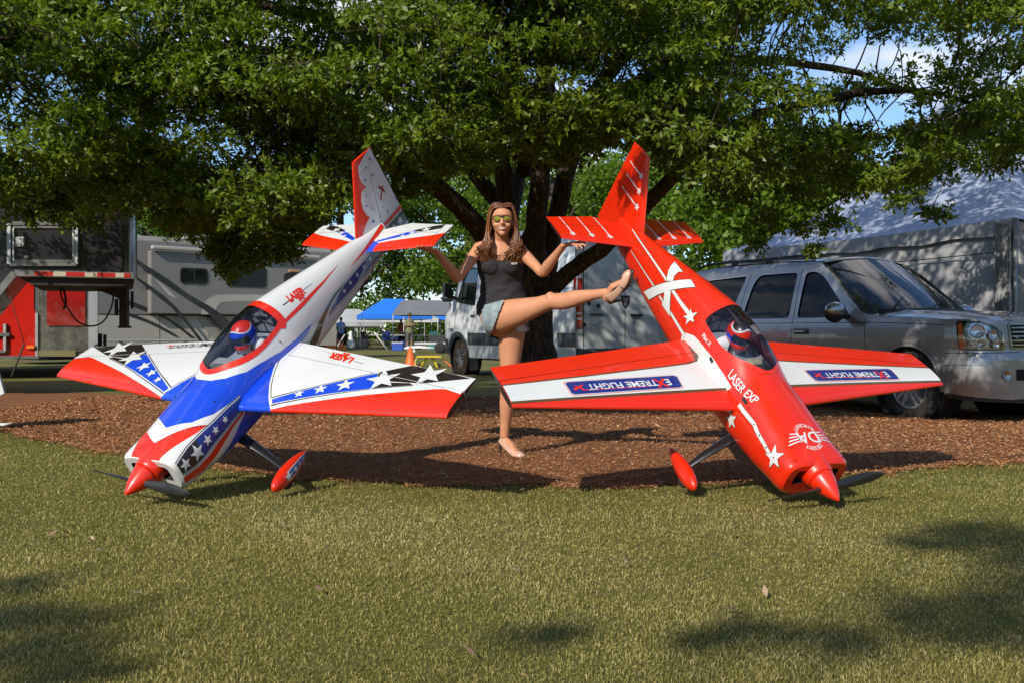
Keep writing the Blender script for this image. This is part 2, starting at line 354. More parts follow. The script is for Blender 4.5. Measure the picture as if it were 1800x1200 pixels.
def fus(y, v, off=0.0):
    """fuselage surface: y along the axis, v = arc length from the top centre line (+ = right side)"""
    y = np.asarray(y, float); v = np.asarray(v, float)
    def ev(y, v):
        sg = np.where(v < 0, -1., 1.); va = np.abs(v)
        fy = np.clip((y - _ty[0]) / (_ty[-1] - _ty[0]) * (NY - 1), 0, NY - 1.001); i = fy.astype(int); t = fy - i
        P = _TP[i] * (1 - t) + _TP[i + 1] * t
        fv = np.clip(va / P * (NS - 1), 0, NS - 1.001); j = fv.astype(int); u = fv - j
        def bl(T): return (T[i, j] * (1 - t) + T[i + 1, j] * t) * (1 - u) + (T[i, j + 1] * (1 - t) + T[i + 1, j + 1] * t) * u
        return np.stack([bl(_TX) * sg, y, bl(_TZ)], -1)
    p = ev(y, v)
    if off:
        e = 0.004
        a = ev(y - e, v) - ev(y + e, v); b = ev(y, v + e) - ev(y, v - e)
        n = np.cross(b, a); n /= (np.linalg.norm(n, axis=-1, keepdims=True) + 1e-12)
        n *= np.where((n * np.stack([p[..., 0], 0 * p[..., 0], p[..., 2] + .02], -1)).sum(-1) < 0, -1, 1)[..., None]
        p = p + n * off
    return p
def per(y): return float(np.interp(-y, -_ty, _TP))

# planforms: (span station, leading edge y, trailing edge y, z, thickness)
WING = ((.10, -.655, -1.265, .006, .082), (1.428, -.786, -1.085, -.006, .038))
STAB = ((.0, -2.140, -2.520, .042, .030), (.528, -2.228, -2.477, .042, .018))
def lerp_row(T, s):
    t = (s - T[0][0]) / (T[1][0] - T[0][0]); a = np.array(T[0]); b = np.array(T[1])
    return tuple((a[None] * (1 - t)[:, None] + b[None] * t[:, None]).T) if hasattr(t, '__len__') else tuple(a * (1 - t) + b * t)
def airfoil(c):            # c 0 at LE .. 1 at TE -> half thickness factor (max 0.5)
    c = np.clip(c, 0, 1)
    return (1.4845 * np.sqrt(c) - .63 * c - 1.758 * c**2 + 1.4215 * c**3 - .5075 * c**4) * 1.0 + .012 * c
def pan(T, side):
    """surface function on top of a panel (side = +1/-1); params are (x, y) of the planform"""
    def f(x, y, off=0.0, bottom=False):
        x = np.asarray(x, float); y = np.asarray(y, float); s = np.abs(x)
        _, le, te, z, th = lerp_row(T, s)
        c = np.clip((le - y) / (le - te), 0, 1)
        zz = airfoil(c) * th / 1.0
        return np.stack([x, y, z + (-(zz + off) if bottom else (zz + off))], -1)
    return f
FINP = ((.10, -2.150, -2.640, 0.0, .034), (.541, -2.388, -2.597, 0.0, .020))    # by height
def fin_f(y, z, off=0.0, side=1):
    y = np.asarray(y, float); z = np.asarray(z, float)
    _, le, te, _, th = lerp_row(FINP, z)
    c = np.clip((le - y) / (le - te), 0, 1)
    return np.stack([side * (airfoil(c) * th + off), y, z], -1)

def grid_mesh(name, fn, us, vs, mat_, parent, keep=None, smooth=True):
    U, V_ = np.meshgrid(us, vs, indexing='ij'); P = fn(U.ravel(), V_.ravel()); nu, nv = len(us), len(vs)
    I = np.arange(nu * nv).reshape(nu, nv)
    Fq = np.stack([I[:-1, :-1], I[1:, :-1], I[1:, 1:], I[:-1, 1:]], -1).reshape(-1, 4)
    if keep is not None: Fq = Fq[keep(0.25 * (U.ravel()[Fq].sum(1)), 0.25 * (V_.ravel()[Fq].sum(1)))]
    return mesh_np(name, P, Fq, mat_, parent, smooth)
def inpoly(poly, x, y):
    x = np.asarray(x); y = np.asarray(y); r = np.zeros(x.shape, bool); n = len(poly)
    for i in range(n):
        (x0, y0), (x1, y1) = poly[i], poly[(i + 1) % n]
        if y0 == y1: continue
        c = ((y0 > y) != (y1 > y)) & (x < (x1 - x0) * (y - y0) / (y1 - y0) + x0); r ^= c
    return r
def patch(name, polys, fn, off, mat_, parent, step=0.03, smooth=True, label=None, flip=False):
    """flat print: 2D outlines (in the surface's own parameters) cut into small faces and laid on the surface"""
    bm = bmesh.new()
    for poly in polys:
        vs = [bm.verts.new((a, b, 0)) for a, b in poly]
        try: bm.faces.new(vs)
        except ValueError: pass
    bmesh.ops.triangulate(bm, faces=bm.faces[:])
    grid_cut(bm, step)
    return finish_patch(bm, name, fn, off, mat_, parent, smooth, label)
def grid_cut(bm, step):
    if not bm.verts: return
    for ax in (0, 1):
        lo = min(v.co[ax] for v in bm.verts); hi = max(v.co[ax] for v in bm.verts)
        k = math.ceil(lo / step + 1e-4)
        while k * step < hi - 1e-5:
            co = Vector((0, 0, 0)); co[ax] = k * step; no = Vector((0, 0, 0)); no[ax] = 1
            bmesh.ops.bisect_plane(bm, geom=bm.verts[:] + bm.edges[:] + bm.faces[:], dist=1e-6, plane_co=co, plane_no=no); k += 1
def finish_patch(bm, name, fn, off, mat_, parent, smooth=True, label=None):
    co = np.array([v.co[:] for v in bm.verts]); P = fn(co[:, 0], co[:, 1], off)
    for v, p in zip(bm.verts, P): v.co = p
    me = bpy.data.meshes.new(name); bm.to_mesh(me); bm.free()
    if smooth: me.polygons.foreach_set('use_smooth', np.ones(len(me.polygons), bool))
    o = link(name, me, mat_, parent)
    if label: o['label'] = label
    return o
def star_poly(cx, cy, r, rot=0.0, k=0.42, sx=1.0, sy=1.0, shear=0.0):
    out = []
    for i in range(10):
        a = rot + math.pi * i / 5; q = r if i % 2 == 0 else r * k
        x = q * math.cos(a); y = q * math.sin(a); out.append((cx + x * sx + y * shear, cy + y * sy))
    return out
def ribbon(pts, w0, w1=None):
    """closed outline of a tapering line"""
    w1 = w0 if w1 is None else w1; L_ = []; R_ = []; n = len(pts)
    for i, (x, y) in enumerate(pts):
        a = pts[max(i - 1, 0)]; b = pts[min(i + 1, n - 1)]; dx, dy = b[0] - a[0], b[1] - a[1]; l = math.hypot(dx, dy) or 1
        w = (w0 + (w1 - w0) * i / max(1, n - 1)) / 2
        L_.append((x - dy / l * w, y + dx / l * w)); R_.append((x + dy / l * w, y - dx / l * w))
    return L_ + R_[::-1]
def arc_pts(p, n=8):
    """Catmull-Rom through points"""
    out = []
    for i in range(len(p) - 1):
        p0 = p[max(i - 1, 0)]; p1 = p[i]; p2 = p[i + 1]; p3 = p[min(i + 2, len(p) - 1)]
        for k in range(n):
            t = k / n
            out.append(tuple(0.5 * (2 * p1[j] + (p2[j] - p0[j]) * t + (2 * p0[j] - 5 * p1[j] + 4 * p2[j] - p3[j]) * t * t + (3 * p1[j] - p0[j] - 3 * p2[j] + p3[j]) * t**3) for j in range(len(p1))))
    out.append(tuple(p[-1])); return out
def text_bm(txt, size=1.0, shear=0.0, bold=0.0, sx=1.0):
    cu = bpy.data.curves.new('lettering', 'FONT'); cu.body = txt; cu.size = size; cu.align_x = 'CENTER'; cu.align_y = 'CENTER'
    cu.shear = shear; cu.offset = bold * 0.12; cu.resolution_u = 3
    o = bpy.data.objects.new('lettering', cu); COL.objects.link(o)
    dg = bpy.context.evaluated_depsgraph_get(); me = bpy.data.meshes.new_from_object(o.evaluated_get(dg))
    bpy.data.objects.remove(o); bpy.data.curves.remove(cu)
    bm = bmesh.new(); bm.from_mesh(me); bpy.data.meshes.remove(me)
    bmesh.ops.remove_doubles(bm, verts=bm.verts, dist=1e-5)
    for v in bm.verts: v.co.x *= sx
    return bm
def lettering(txt, c, ang, size, fn, off, mat_, parent, shear=0.0, bold=0.0, sx=1.0, step=0.05, mirror=False, label=None, name='lettering'):
    """c = centre in surface parameters, ang = reading direction in that plane"""
    bm = text_bm(txt, size, shear, bold, sx)
    ca, sa = math.cos(ang), math.sin(ang); m = -1 if mirror else 1
    for v in bm.verts:
        x, y = v.co.x, v.co.y * m; v.co = (c[0] + x * ca - y * sa, c[1] + x * sa + y * ca, 0)
    grid_cut(bm, step)
    return finish_patch(bm, name, fn, off, mat_, parent, True, label)

POSES = dict(
 red=((1.5651, 4.9014, 0.0502), ((-0.8972, 0.3591, 0.2572), (-0.4415, -0.7096, -0.5491), (-0.0147, -0.6062, 0.7952))),
 blue=((-1.8798, 4.9739, 0.0684), ((-0.8631, -0.4322, -0.2614), (0.5029, -0.6871, -0.5245), (0.0471, -0.5841, 0.8103))))
def pose_matrix(k):
    t, M = POSES[k]; m = Matrix(M).to_4x4(); m.translation = Vector(t); return m
PRED = mat('red_film', (0.72, 0.020, 0.002), 0.32, coat=0.6, vary=0.05, vscale=3, bump=0.02, bscale=9)
PBLUE = mat('blue_film', (0.006, 0.055, 0.60), 0.28, coat=0.9, vary=0.05, vscale=3, bump=0.02, bscale=9)
PWHITE = mat('white_film', (0.66, 0.67, 0.67), 0.30, coat=0.8, vary=0.04, vscale=3, bump=0.02, bscale=9)
PBLACK = mat('black_film', (0.018, 0.010, 0.010), 0.32, coat=0.6)
PNAVY = mat('navy_film', (0.010, 0.022, 0.20), 0.3, coat=0.6)
PGOLD = mat('bronze_film', (0.10, 0.055, 0.02), 0.35, coat=0.4)
PCARB = mat('carbon', (0.012, 0.012, 0.013), 0.28, coat=0.7, vary=0.4, vscale=180)
PDARK = mat('dark_recess', (0.008, 0.008, 0.009), 0.7)
PTAN = mat('cockpit_tan', (0.35, 0.30, 0.20), 0.7, vary=0.15)
CGLASS = glass('canopy_glass', (0.84, 0.87, 0.92), 0.0, 0.02)

def pw(pts):
    a = sorted(pts); xs = [p[0] for p in a]; ys = [p[1] for p in a]
    return lambda s: float(np.interp(s, xs, ys))
def panel(name, T, sts, front, back, side, mats, parent, b=None, m0=0, vertical=False, label=None, n1=9, n2=9, gap=0.0):
    V = []; Fs = []; mi = []; N = 0
    for s in sts:
        yf, yb = front(s), back(s); bb = min(max(b(s) if b else (yf * .6 + yb * .4), yb + 1e-4), yf - 1e-4)
        t1 = np.linspace(0, 1, n1)**2
        ys = np.r_[yf + (bb - yf) * t1, np.linspace(bb, yb, n2)[1:]]          # from the front backwards
        _, le, te, z, th = lerp_row(T, s)
        c = np.clip((le - ys) / (le - te), 0, 1); h = airfoil(c) * th + 0.0006
        if abs(yf - le) < 1e-4: h[0] = 0
        ring = [(y, +k) for y, k in zip(ys[::-1], h[::-1])] + [(y, -k) for y, k in zip(ys[1:], h[1:])]
        N = len(ring)
        for y, k in ring: V.append((k * 1.0, y, s) if vertical else (side * s, y, z + k))
    nn = len(sts)
    for i in range(nn - 1):
        sm_ = 0.5 * (sts[i] + sts[i + 1])
        for k in range(N):
            k2 = (k + 1) % N; Fs.append((i * N + k, i * N + k2, (i + 1) * N + k2, (i + 1) * N + k))
            frontside = (n2 - 1) <= k < (n2 - 1) + 2 * (n1 - 1) and k != N - 1
            mi.append((m0(sm_) if callable(m0) else m0) if (frontside and b) else 1 if b else 0)
    Fs.append(tuple(range(N))); mi.append(2 if len(mats) > 2 else 0); Fs.append(tuple((nn - 1) * N + k for k in range(N))[::-1]); mi.append(2 if len(mats) > 2 else 0)
    me = bpy.data.meshes.new(name); me.from_pydata(V, [], Fs)
    o = link(name, me, mats, parent); me.polygons.foreach_set('material_index', mi)
    me.polygons.foreach_set('use_smooth', [True] * (len(Fs) - 2) + [False] * 2)
    bm = bmesh.new(); bm.from_mesh(me); bmesh.ops.recalc_face_normals(bm, faces=bm.faces)
    for e in bm.edges:
        if len(e.link_faces) == 2 and e.link_faces[0].normal.angle(e.link_faces[1].normal, 0) > 0.7: e.smooth = False
    bm.to_mesh(me); bm.free()
    if label: o['label'] = label
    return o

def mirror(p): return [(-a, b) for a, b in p]
def mirv(p): return [(a, -b) for a, b in p]
def swoosh_emblem(polys, fn, off, parent, scale_m, c=(0, 0)): pass

def build_plane(kind):
    red = kind == 'red'
    root = bpy.data.objects.new('model_aircraft', None); COL.objects.link(root); root.empty_display_size = 0.3
    root.matrix_world = pose_matrix(kind)
    body = PRED if red else PWHITE
    CAN = [(-1.212, 0.0), (-1.209, .045), (-1.212, .10), (-1.215, .15), (-1.205, .188), (-1.142, .204), (-1.07, .209), (-1.0, .204), (-.935, .185), (-.862, .143), (-.80, .085), (-.765, .035), (-.757, 0.0)]
    CANP = CAN + [(a, -b) for a, b in CAN[-2:0:-1]]
    # fuselage skin with the canopy opening
    ys = np.r_[np.linspace(-.185, -.26, 8), np.linspace(-.27, -2.43, 190)]; ss = np.linspace(-1, 1, 121)
    Y, S_ = np.meshgrid(ys, ss, indexing='ij'); Pm = np.interp(-Y, -_ty, _TP); Vv = S_ * Pm
    P = fus(Y.ravel(), Vv.ravel()); I = np.arange(len(ys) * len(ss)).reshape(len(ys), len(ss))
    Fq = np.stack([I[:-1, :-1], I[1:, :-1], I[1:, 1:], I[:-1, 1:]], -1).reshape(-1, 4)
    cy = Y.ravel()[Fq].mean(1); cv = Vv.ravel()[Fq].mean(1)
    fo = mesh_np('fuselage', P, Fq[~inpoly(CANP, cy, cv)], body, root, True)
    # tail post closing the end
    e = MB(); r = [tuple(p) for p in fus(np.full(40, -2.43), np.linspace(-1, 1, 41)[:-1] * per(-2.43))]; e.add(r, [tuple(range(40))]); e.build('tail_post', body, root)
    # canopy, frame, cockpit
    g = patch('canopy', [CANP], fus, 0.0012, CGLASS, root, step=0.025)
    loop = CANP + [CANP[0]]
    fr = []
    w_r = 0.020 if not red else 0.012
    def frame_quads(wo_, wi):
        out = []; n = len(CANP); cx = sum(a for a, _ in CANP) / n
        pts = arc_pts([CANP[-1]] + CANP + [CANP[0], CANP[1]], 5)[5:-5]
        def nrm(i):
            a = pts[(i - 1) % len(pts)]; b_ = pts[(i + 1) % len(pts)]; dx, dy = b_[0] - a[0], b_[1] - a[1]; l = math.hypot(dx, dy) or 1
            return -dy / l, dx / l
        for i in range(len(pts) - 1):
            (x0, y0), (x1, y1) = pts[i], pts[i + 1]
            if math.hypot(x1 - x0, y1 - y0) < 1e-5: continue
            n0 = nrm(i); n1 = nrm(i + 1)
            k0 = 2.2 if (not red and x0 < -1.19) else 1.0; k1 = 2.2 if (not red and x1 < -1.19) else 1.0
            out.append([(x0 + n0[0] * wi, y0 + n0[1] * wi), (x1 + n1[0] * wi, y1 + n1[1] * wi), (x1 - n1[0] * wo_ * k1, y1 - n1[1] * wo_ * k1), (x0 - n0[0] * wo_ * k0, y0 - n0[1] * wo_ * k0)])
        return out
    q = frame_quads(-w_r, -0.012) if False else frame_quads(w_r, 0.010)
    # outline orientation: make sure "outer" really is outside
    test = q[3][2]
    if inpoly(CANP, np.array([test[0]]), np.array([test[1]]))[0]: q = frame_quads(-w_r, -0.010)
    bm = bmesh.new(); cache = {}
    for poly in q:
        vs = []
        for a, b_ in poly:
            k = (round(a, 4), round(b_, 4))
            if k not in cache: cache[k] = bm.verts.new((a, b_, 0))
            vs.append(cache[k])
        try: bm.faces.new(vs)
        except ValueError: pass
    finish_patch(bm, 'canopy_frame', fus, 0.0024, PRED, root)
    tub = MB(); out = []
    for a, b_ in CAN: out.append((a, b_))
    fl = [(-1.22, .0), (-1.22, .165), (-1.1, .17), (-.95, .16), (-.84, .11), (-.77, .04), (-.765, 0)]
    poly = [(x, y) for y, x in fl] + [(-x, y) for y, x in fl[-2:0:-1]]
    tub.add([(x, y, .085) for x, y in poly], [tuple(range(len(poly)))])
    tub.prism([(.155 * math.sin(a), .09 + .165 * math.cos(a)) for a in np.linspace(-1.55, 1.55, 15)], -1.232, -1.226, lambda a, b_, c: (a, c, b_)); tub.build('cockpit_floor', mat('cockpit_grey', (.26, .28, .32), .6, vary=.2), root)
    d = MB(); d.prism([(-.10, .085), (.10, .085), (.085, .15), (.04, .172), (-.04, .172), (-.085, .15)], -.885, -.835, lambda a, b_, c: (a, c, b_)); d.build('instrument_panel', PTAN if red else mat('panel_grey', (.3, .3, .29), .5), root, bevel=.006)
    st = MB()
    for xx in (-.075, .0, .075): st.tube([(xx, -1.225, .09), (xx * 1.1, -1.225, .235)], .004, 6)
    st.tube([(-.12, -1.222, .12), (.1, -1.222, .22)], .004, 6); st.tube([(.12, -1.222, .12), (-.1, -1.222, .22)], .004, 6); st.tube([(-.11, -1.222, .20), (.11, -1.222, .20)], .004, 6)
    st.build('tube_frame', PCARB, root)
    # pilot figure
    sh = MB(); sh.ellip((0, -1.09, .105), (.105, .050, .045)); sh.ellip((0, -1.085, .08), (.08, .06, .06)); pf = sh.build('pilot_figure', mat('pilot_shirt', (.75, .75, .72), .8, vary=.1, vscale=20), root, fix=False)
    hx, hy, hz = 0, -1.065, .190; HS = 1.14
    hm = MB(); hm.ellip((hx, hy, hz), (HS * .056, HS * .070, HS * .068), 24, 16); hm.ellip((hx, hy + .030, hz - .040), (.051, .050, .038), 20, 12)
    hel = hm.build('helmet', PRED, pf, fix=False)
    def shell(name, m, u0, u1, v0, v1, off, fn=None, n=18):
        V = []; Fs = []
        for i in range(n + 1):
            for j in range(n + 1):
                a = u0 + (u1 - u0) * i / n; t0 = v0(a) if callable(v0) else v0; t1 = v1(a) if callable(v1) else v1; t = t0 + (t1 - t0) * j / n
                V.append((hx + (HS * .056 + off) * math.cos(t) * math.sin(a), hy + (HS * .070 + off) * math.cos(t) * math.cos(a), hz + (HS * .068 + off) * math.sin(t)))
        for i in range(n):
            for j in range(n): k = i * (n + 1) + j; Fs.append((k, k + 1, k + n + 2, k + n + 1))
        b_ = MB(); b_.add(V, Fs, True); return b_.build(name, m, hel, fix=False)
    bound = lambda a: .62 - .28 * math.cos(a * 1.6) if abs(a) < 1.6 else .5
    if not red:
        shell('helmet_band', PBLUE, -2.3, 2.3, -.75, lambda a: .55 + .18 * math.cos(a * 2.2), .0012)
        shell('helmet_trim', PWHITE, -2.3, 2.3, lambda a: .55 + .18 * math.cos(a * 2.2), lambda a: .65 + .18 * math.cos(a * 2.2), .0018)
    else:
        shell('helmet_trim', PWHITE, -2.2, 2.2, lambda a: .62 + .25 * math.cos(a * 2.2), lambda a: .75 + .25 * math.cos(a * 2.2), .0018)
        shell('helmet_crown', PBLACK, -3.1, 3.1, lambda a: .75 + .25 * math.cos(a * 2.2) if abs(a) < 2.2 else .8, 1.57, .0012)
        shell('helmet_band', PBLUE, -1.9, 1.9, -.4, lambda a: .15 + .15 * math.cos(a * 2.2), .0010)
    shell('visor', mat('visor', (.01, .02, .04), .08, coat=1), -1.25, 1.25, -.28, .28, .0025)
    for s_ in (-1, 1):
        hs = MB(); hs.bar((s_ * .045, -1.045, .15), (s_ * .06, -1.02, .09), .016, .004); hs.build('harness_strap', PBLACK, pf)
    # cowl nose with two air inlets
    bm = bmesh.new(); sec = fus(np.full(64, -.185), np.linspace(-1, 1, 65)[:-1] * per(-.185))
    ov = [bm.verts.new(p) for p in sec]; ed = [bm.edges.new((ov[i], ov[(i + 1) % 64])) for i in range(64)]; inn = []
    for s_ in (-1, 1):
        pr = [(.066, -.055), (.130, -.060), (.137, -.040), (.132, .015), (.120, .026), (.078, .030), (.070, .02)]
        vs = [bm.verts.new((s_ * x, -.185, z)) for x, z in pr]; ed += [bm.edges.new((vs[i], vs[(i + 1) % len(vs)])) for i in range(len(vs))]; inn.append(pr)
    bmesh.ops.triangle_fill(bm, use_beauty=True, edges=ed); bmesh.ops.recalc_face_normals(bm, faces=bm.faces)
    me = bpy.data.meshes.new('cowl_face'); bm.to_mesh(me); bm.free(); link('cowl_face', me, body, root)
    for s_ in (-1, 1):
        pr = inn[0]; m_ = MB(); n = len(pr)
        V = [(s_ * x, -.1855, z) for x, z in pr] + [(s_ * (x * .95 + .004), -.26, z * .9) for x, z in pr]
        m_.add(V, [(i, (i + 1) % n, n + (i + 1) % n, n + i) for i in range(n)] + [tuple(range(n, 2 * n))]); m_.build('air_inlet', PDARK, root)
    rg = MB(); rg.lathe((0, 0, 0), (0, -1, 0), [(.150, .0), (.150, .066), (.153, .070), (.165, .074), (.19, .080), (.24, .089), (.32, .094), (.42, .092)], 40)
    rg.build('nose_ring', PRED, root)
    sp = MB(); sp.lathe((0, 0, 0), (0, -1, 0), [(0, .0005), (.004, .006), (.02, .017), (.05, .034), (.08, .047), (.11, .057), (.135, .0635), (.147, .066), (.147, 0)], 40)
    sp.build('spinner', PRED, root)
    th = math.radians(-9 if red else 4)
    for s_ in (-1, 1):
        V = []; Fs = []
        prof = [(.05, .018, .009, 58), (.09, .022, .007, 52), (.15, .027, .006, 44), (.21, .028, .005, 38), (.27, .025, .004, 32), (.32, .016, .003, 28), (.345, .005, .002, 26)]
        for rr, w, t, tw in prof:
            tw = math.radians(tw)
            for k in range(8):
                a = 2 * math.pi * k / 8; u = w * math.cos(a); q_ = t * math.sin(a)
                tx = u * math.cos(tw) - q_ * math.sin(tw); ty = (u * math.sin(tw) + q_ * math.cos(tw)) * s_
                ax = (math.cos(th) * s_, math.sin(th) * s_); pe = (-math.sin(th), math.cos(th))
                V.append((ax[0] * rr + pe[0] * tx, -.095 + ty, ax[1] * rr + pe[1] * tx))
        for i in range(len(prof) - 1):
            for k in range(8): k2 = (k + 1) % 8; Fs.append((i * 8 + k, i * 8 + k2, i * 8 + 8 + k2, i * 8 + 8 + k))
        m_ = MB(); m_.add(V, Fs, True); m_.add(V[-8:], [tuple(range(8))]); m_.build('propeller_blade', PCARB if (red or s_ > 0) else mat('carbon_worn', (.02, .02, .022), .45, coat=.2, vary=.5, vscale=12), root)
    # landing gear
    for s_ in (-1, 1):
        a = Vector((s_ * .10, -.655, -.165)); b_ = Vector((s_ * .375, -.62, -.335))
        V = []; Fs = []; K = 8
        for i in range(K + 1):
            t = i / K; p = a.lerp(b_, t); p.z += .018 * math.sin(math.pi * t); w = .038 * (1 - t) + .018 * t; q_ = .006
            for k in range(8):
                an = 2 * math.pi * k / 8; V.append((p.x + q_ * math.sin(an) * .6 * s_, p.y + w * math.cos(an), p.z + q_ * math.sin(an)))
        for i in range(K):
            for k in range(8): k2 = (k + 1) % 8; Fs.append((i * 8 + k, i * 8 + k2, i * 8 + 8 + k2, i * 8 + 8 + k))
        m_ = MB(); m_.add(V, Fs, True); m_.build('gear_leg', PCARB, root)
        fr_ = Vector((s_ * .418, -.465, -.338)); tl = Vector((s_ * .352, -.825, -.392)); ax = (tl - fr_); L_ = ax.length; ax.normalize()
        def pant(t, a, off=0.0, fr_=fr_, ax=ax, L_=L_, s_=s_):
            t = np.asarray(t, float); a = np.asarray(a, float)
            r = .056 * np.power(np.clip(t, 1e-6, 1), .5) * np.power(np.clip(1 - t, 0, 1), .8) * 2.02
            r = np.clip(r, .0005, None) + off
            U = np.array((1.0, 0, 0)); U = U - np.array(ax) * float(Vector(U).dot(ax)); U /= np.linalg.norm(U); Wv = np.cross(np.array(ax), U); Wv *= np.sign(Wv[2])
            c0 = np.array(fr_)[None] + np.array(ax)[None] * (t * L_)[..., None]
            return c0 + (U[None] * (np.cos(a) * r * .80)[..., None]) + Wv[None] * (np.sin(a) * r * 1.06)[..., None]
        o = grid_mesh('wheel_pant', pant, np.r_[0, .004, .015, .035, .06, np.linspace(.1, .9, 16), .95, .98, 1.0], np.linspace(0, 2 * math.pi, 33), PRED, root)
        if not red:
            ang0 = 0.15 if s_ > 0 else math.pi - .15
            sg = 1 if s_ > 0 else -1
            f2 = lambda t, a, off=0.0, pant=pant, ang0=ang0, sg=sg: pant(t, ang0 + sg * a / .05, off)
            for zs in (0, 1):
                f3 = (lambda t, a, off=0.0, f2=f2, zs=zs: f2(t, a, off))
            patch('stripe', [[(.28, -.020), (.34, .026), (.96, .026), (.97, -.020)]], lambda t, a, off=0.0, f2=f2: f2(t, a, off), .0010, PWHITE, o, step=.012)
            patch('stripe', [[(.31, -.015), (.35, .021), (.97, .021), (.975, -.015)]], lambda t, a, off=0.0, f2=f2: f2(t, a, off), .0018, PNAVY, o, step=.012)
            for tt, rr in ((.30, .030), (.50, .016), (.64, .012), (.78, .010)):
                patch('star', [star_poly(0, 0, rr)], lambda t, a, off=0.0, f2=f2, tt=tt: f2(np.asarray(t) / .36 + tt, np.asarray(a), off), .0026, PWHITE, o, step=.012)
        wh = MB(); wc = Vector((s_ * .405, -.575, -.385)); wh.lathe(wc - Vector((.014, 0, 0)), (1, 0, 0), [(0, 0), (0, .030), (.004, .038), (.024, .038), (.028, .030), (.028, 0)], 20); wh.build('wheel', mat('rubber', (.02, .02, .02), .85), root)
    # tail wheel
    tw = MB(); tw.tube([(0, -2.40, -.07), (0, -2.52, -.115), (0, -2.55, -.13)], .004, 6); tw.lathe((-.009, -2.55, -.135), (1, 0, 0), [(0, 0), (0, .018), (.018, .018), (.018, 0)], 14); tw.build('tail_wheel', PCARB, root)
    # wings
    hinge = pw([(.2, -1.122), (1.428, -.965)])
    le = lambda T: (lambda s: lerp_row(T, s)[1]); te = lambda T: (lambda s: lerp_row(T, s)[2])
    bw = pw([(.10, -1.16), (.151, -1.096), (.209, -.981), (.285, -.851), (.353, -.753), (.405, -.690), (.907, -.854), (1.275, -.963), (1.43, -.985)])
    parts = {}
    for s_ in (-1, 1):
        sts = [.10, .12, .151, .18, .209, .235, .26, .285, .32, .353, .38, .405, .5, .6, .75, .907, 1.0, 1.1, 1.2, 1.275, 1.35, 1.40, 1.428]
        if red: w = panel('wing', WING, sts, le(WING), lambda s: hinge(max(s, .2)) + .002, s_, [PRED], root)
        else: w = panel('wing', WING, sts, le(WING), lambda s: hinge(max(s, .2)) + .002, s_, [PBLUE, PWHITE, PRED], root, b=bw, m0=lambda s: 0 if s < .405 else 2)
        a = panel('aileron', WING, [.20, .5, .9, 1.2, 1.428], lambda s: hinge(s) - .002, te(WING), s_, [PRED if red else PWHITE], root, n1=4)
        rf = panel('wing_root_fairing', WING, [.10, .15, .197], lambda s: hinge(.2) + .0015, te(WING), s_, [PRED if red else PWHITE], root, n1=4)
        parts['w', s_] = w; parts['a', s_] = a
        # end ribs
        nose = MB()
        for nm, y0, y1, pr in (('wing_tip', -.790, -.962, w), ('aileron_tip', -.968, -1.083, a)):
            ring = []
            for y in np.linspace(y0, y1, 14): ring.append((y, 1))
            for y in np.linspace(y1, y0, 14): ring.append((y, -1))
            V = []
            _, l_, t_, z, tk = lerp_row(WING, 1.428)
            for y, sg in ring:
                h = airfoil((l_ - y) / (l_ - t_)) * tk * (1.0 if sg > 0 else 1.0); V.append((s_ * 1.4295, y, z + sg * h * .86))
            m_ = MB(); m_.add(V, [tuple(range(len(V)))]); m_.build('end_rib', PCARB if red else PBLACK, pr)
    f_le = le(FINP); f_te = te(FINP); rh = pw([(-.07, -2.437), (.08, -2.430), (.455, -2.503)])
    bfin = pw([(.10, -2.215), (.13, -2.237), (.165, -2.296), (.183, -2.346), (.20, -2.325), (.249, -2.313), (.31, -2.326), (.349, -2.359), (.360, -2.419), (.37, -2.405), (.399, -2.392), (.455, -2.392), (.499, -2.417), (.525, -2.496), (.541, -2.57)])
    fst = [.06, .10, .13, .15, .165, .183, .20, .225, .249, .28, .31, .33, .349, .36, .37, .385, .399, .43, .455]
    FM = [PRED] if red else [PRED, PWHITE]
    fin = panel('fin', FINP, fst, f_le, lambda s: rh(s) + .002, 1, FM, root, b=None if red else bfin, vertical=True)
    rud = panel('rudder', ((-.07, -2.1, -2.708, 0, .030), (.541, -2.388, -2.597, 0, .020)), [-.065, 0, .05, .1, .2, .3, .4, .455], lambda s: rh(s) - .002, pw([(-.07, -2.705), (.541, -2.597)]), 1, [PRED if red else PWHITE], root, vertical=True, n1=4)
    horn = panel('rudder_horn', FINP, [.458, .48, .499, .515, .525, .541], f_le, f_te, 1, FM, rud, b=None if red else bfin, vertical=True)
    eh = pw([(.03, -2.372), (.528, -2.378)]); ete = pw([(.03, -2.41), (.19, -2.502), (.528, -2.477)])
    bs = pw([(.0, -2.30), (.055, -2.262), (.105, -2.238), (.17, -2.263), (.443, -2.337), (.528, -2.372)])
    for s_ in (-1, 1):
        sm = [PBLUE, PWHITE, PRED]; m0 = lambda s: 0 if s < .105 else 2
        w = panel('stabilizer', STAB, [.0, .03, .055, .08, .105, .17, .26, .35, .443, .468], le(STAB), lambda s: eh(s) + .0015, s_, [PRED] if red else sm, root, b=None if red else bs, m0=m0)
        a = panel('elevator', STAB, [.03, .06, .1, .15, .19, .3, .40, .468], lambda s: eh(s) - .0015, ete, s_, [PRED if red else PWHITE], root, n1=4)
        hn = panel('elevator_horn', STAB, [.471, .49, .51, .528], le(STAB), te(STAB), s_, [PRED] if red else sm, a, b=None if red else bs, m0=m0)
        m_ = MB(); V = []
        for y, sg in [(y, 1) for y in np.linspace(-2.232, -2.473, 14)] + [(y, -1) for y in np.linspace(-2.473, -2.232, 14)]:
            V.append((s_ * .5292, y, .042 + sg * airfoil((-2.228 - y) / .249) * .018 * .85))
        m_.add(V, [tuple(range(28))]); m_.build('end_rib', PCARB if red else PBLACK, hn)
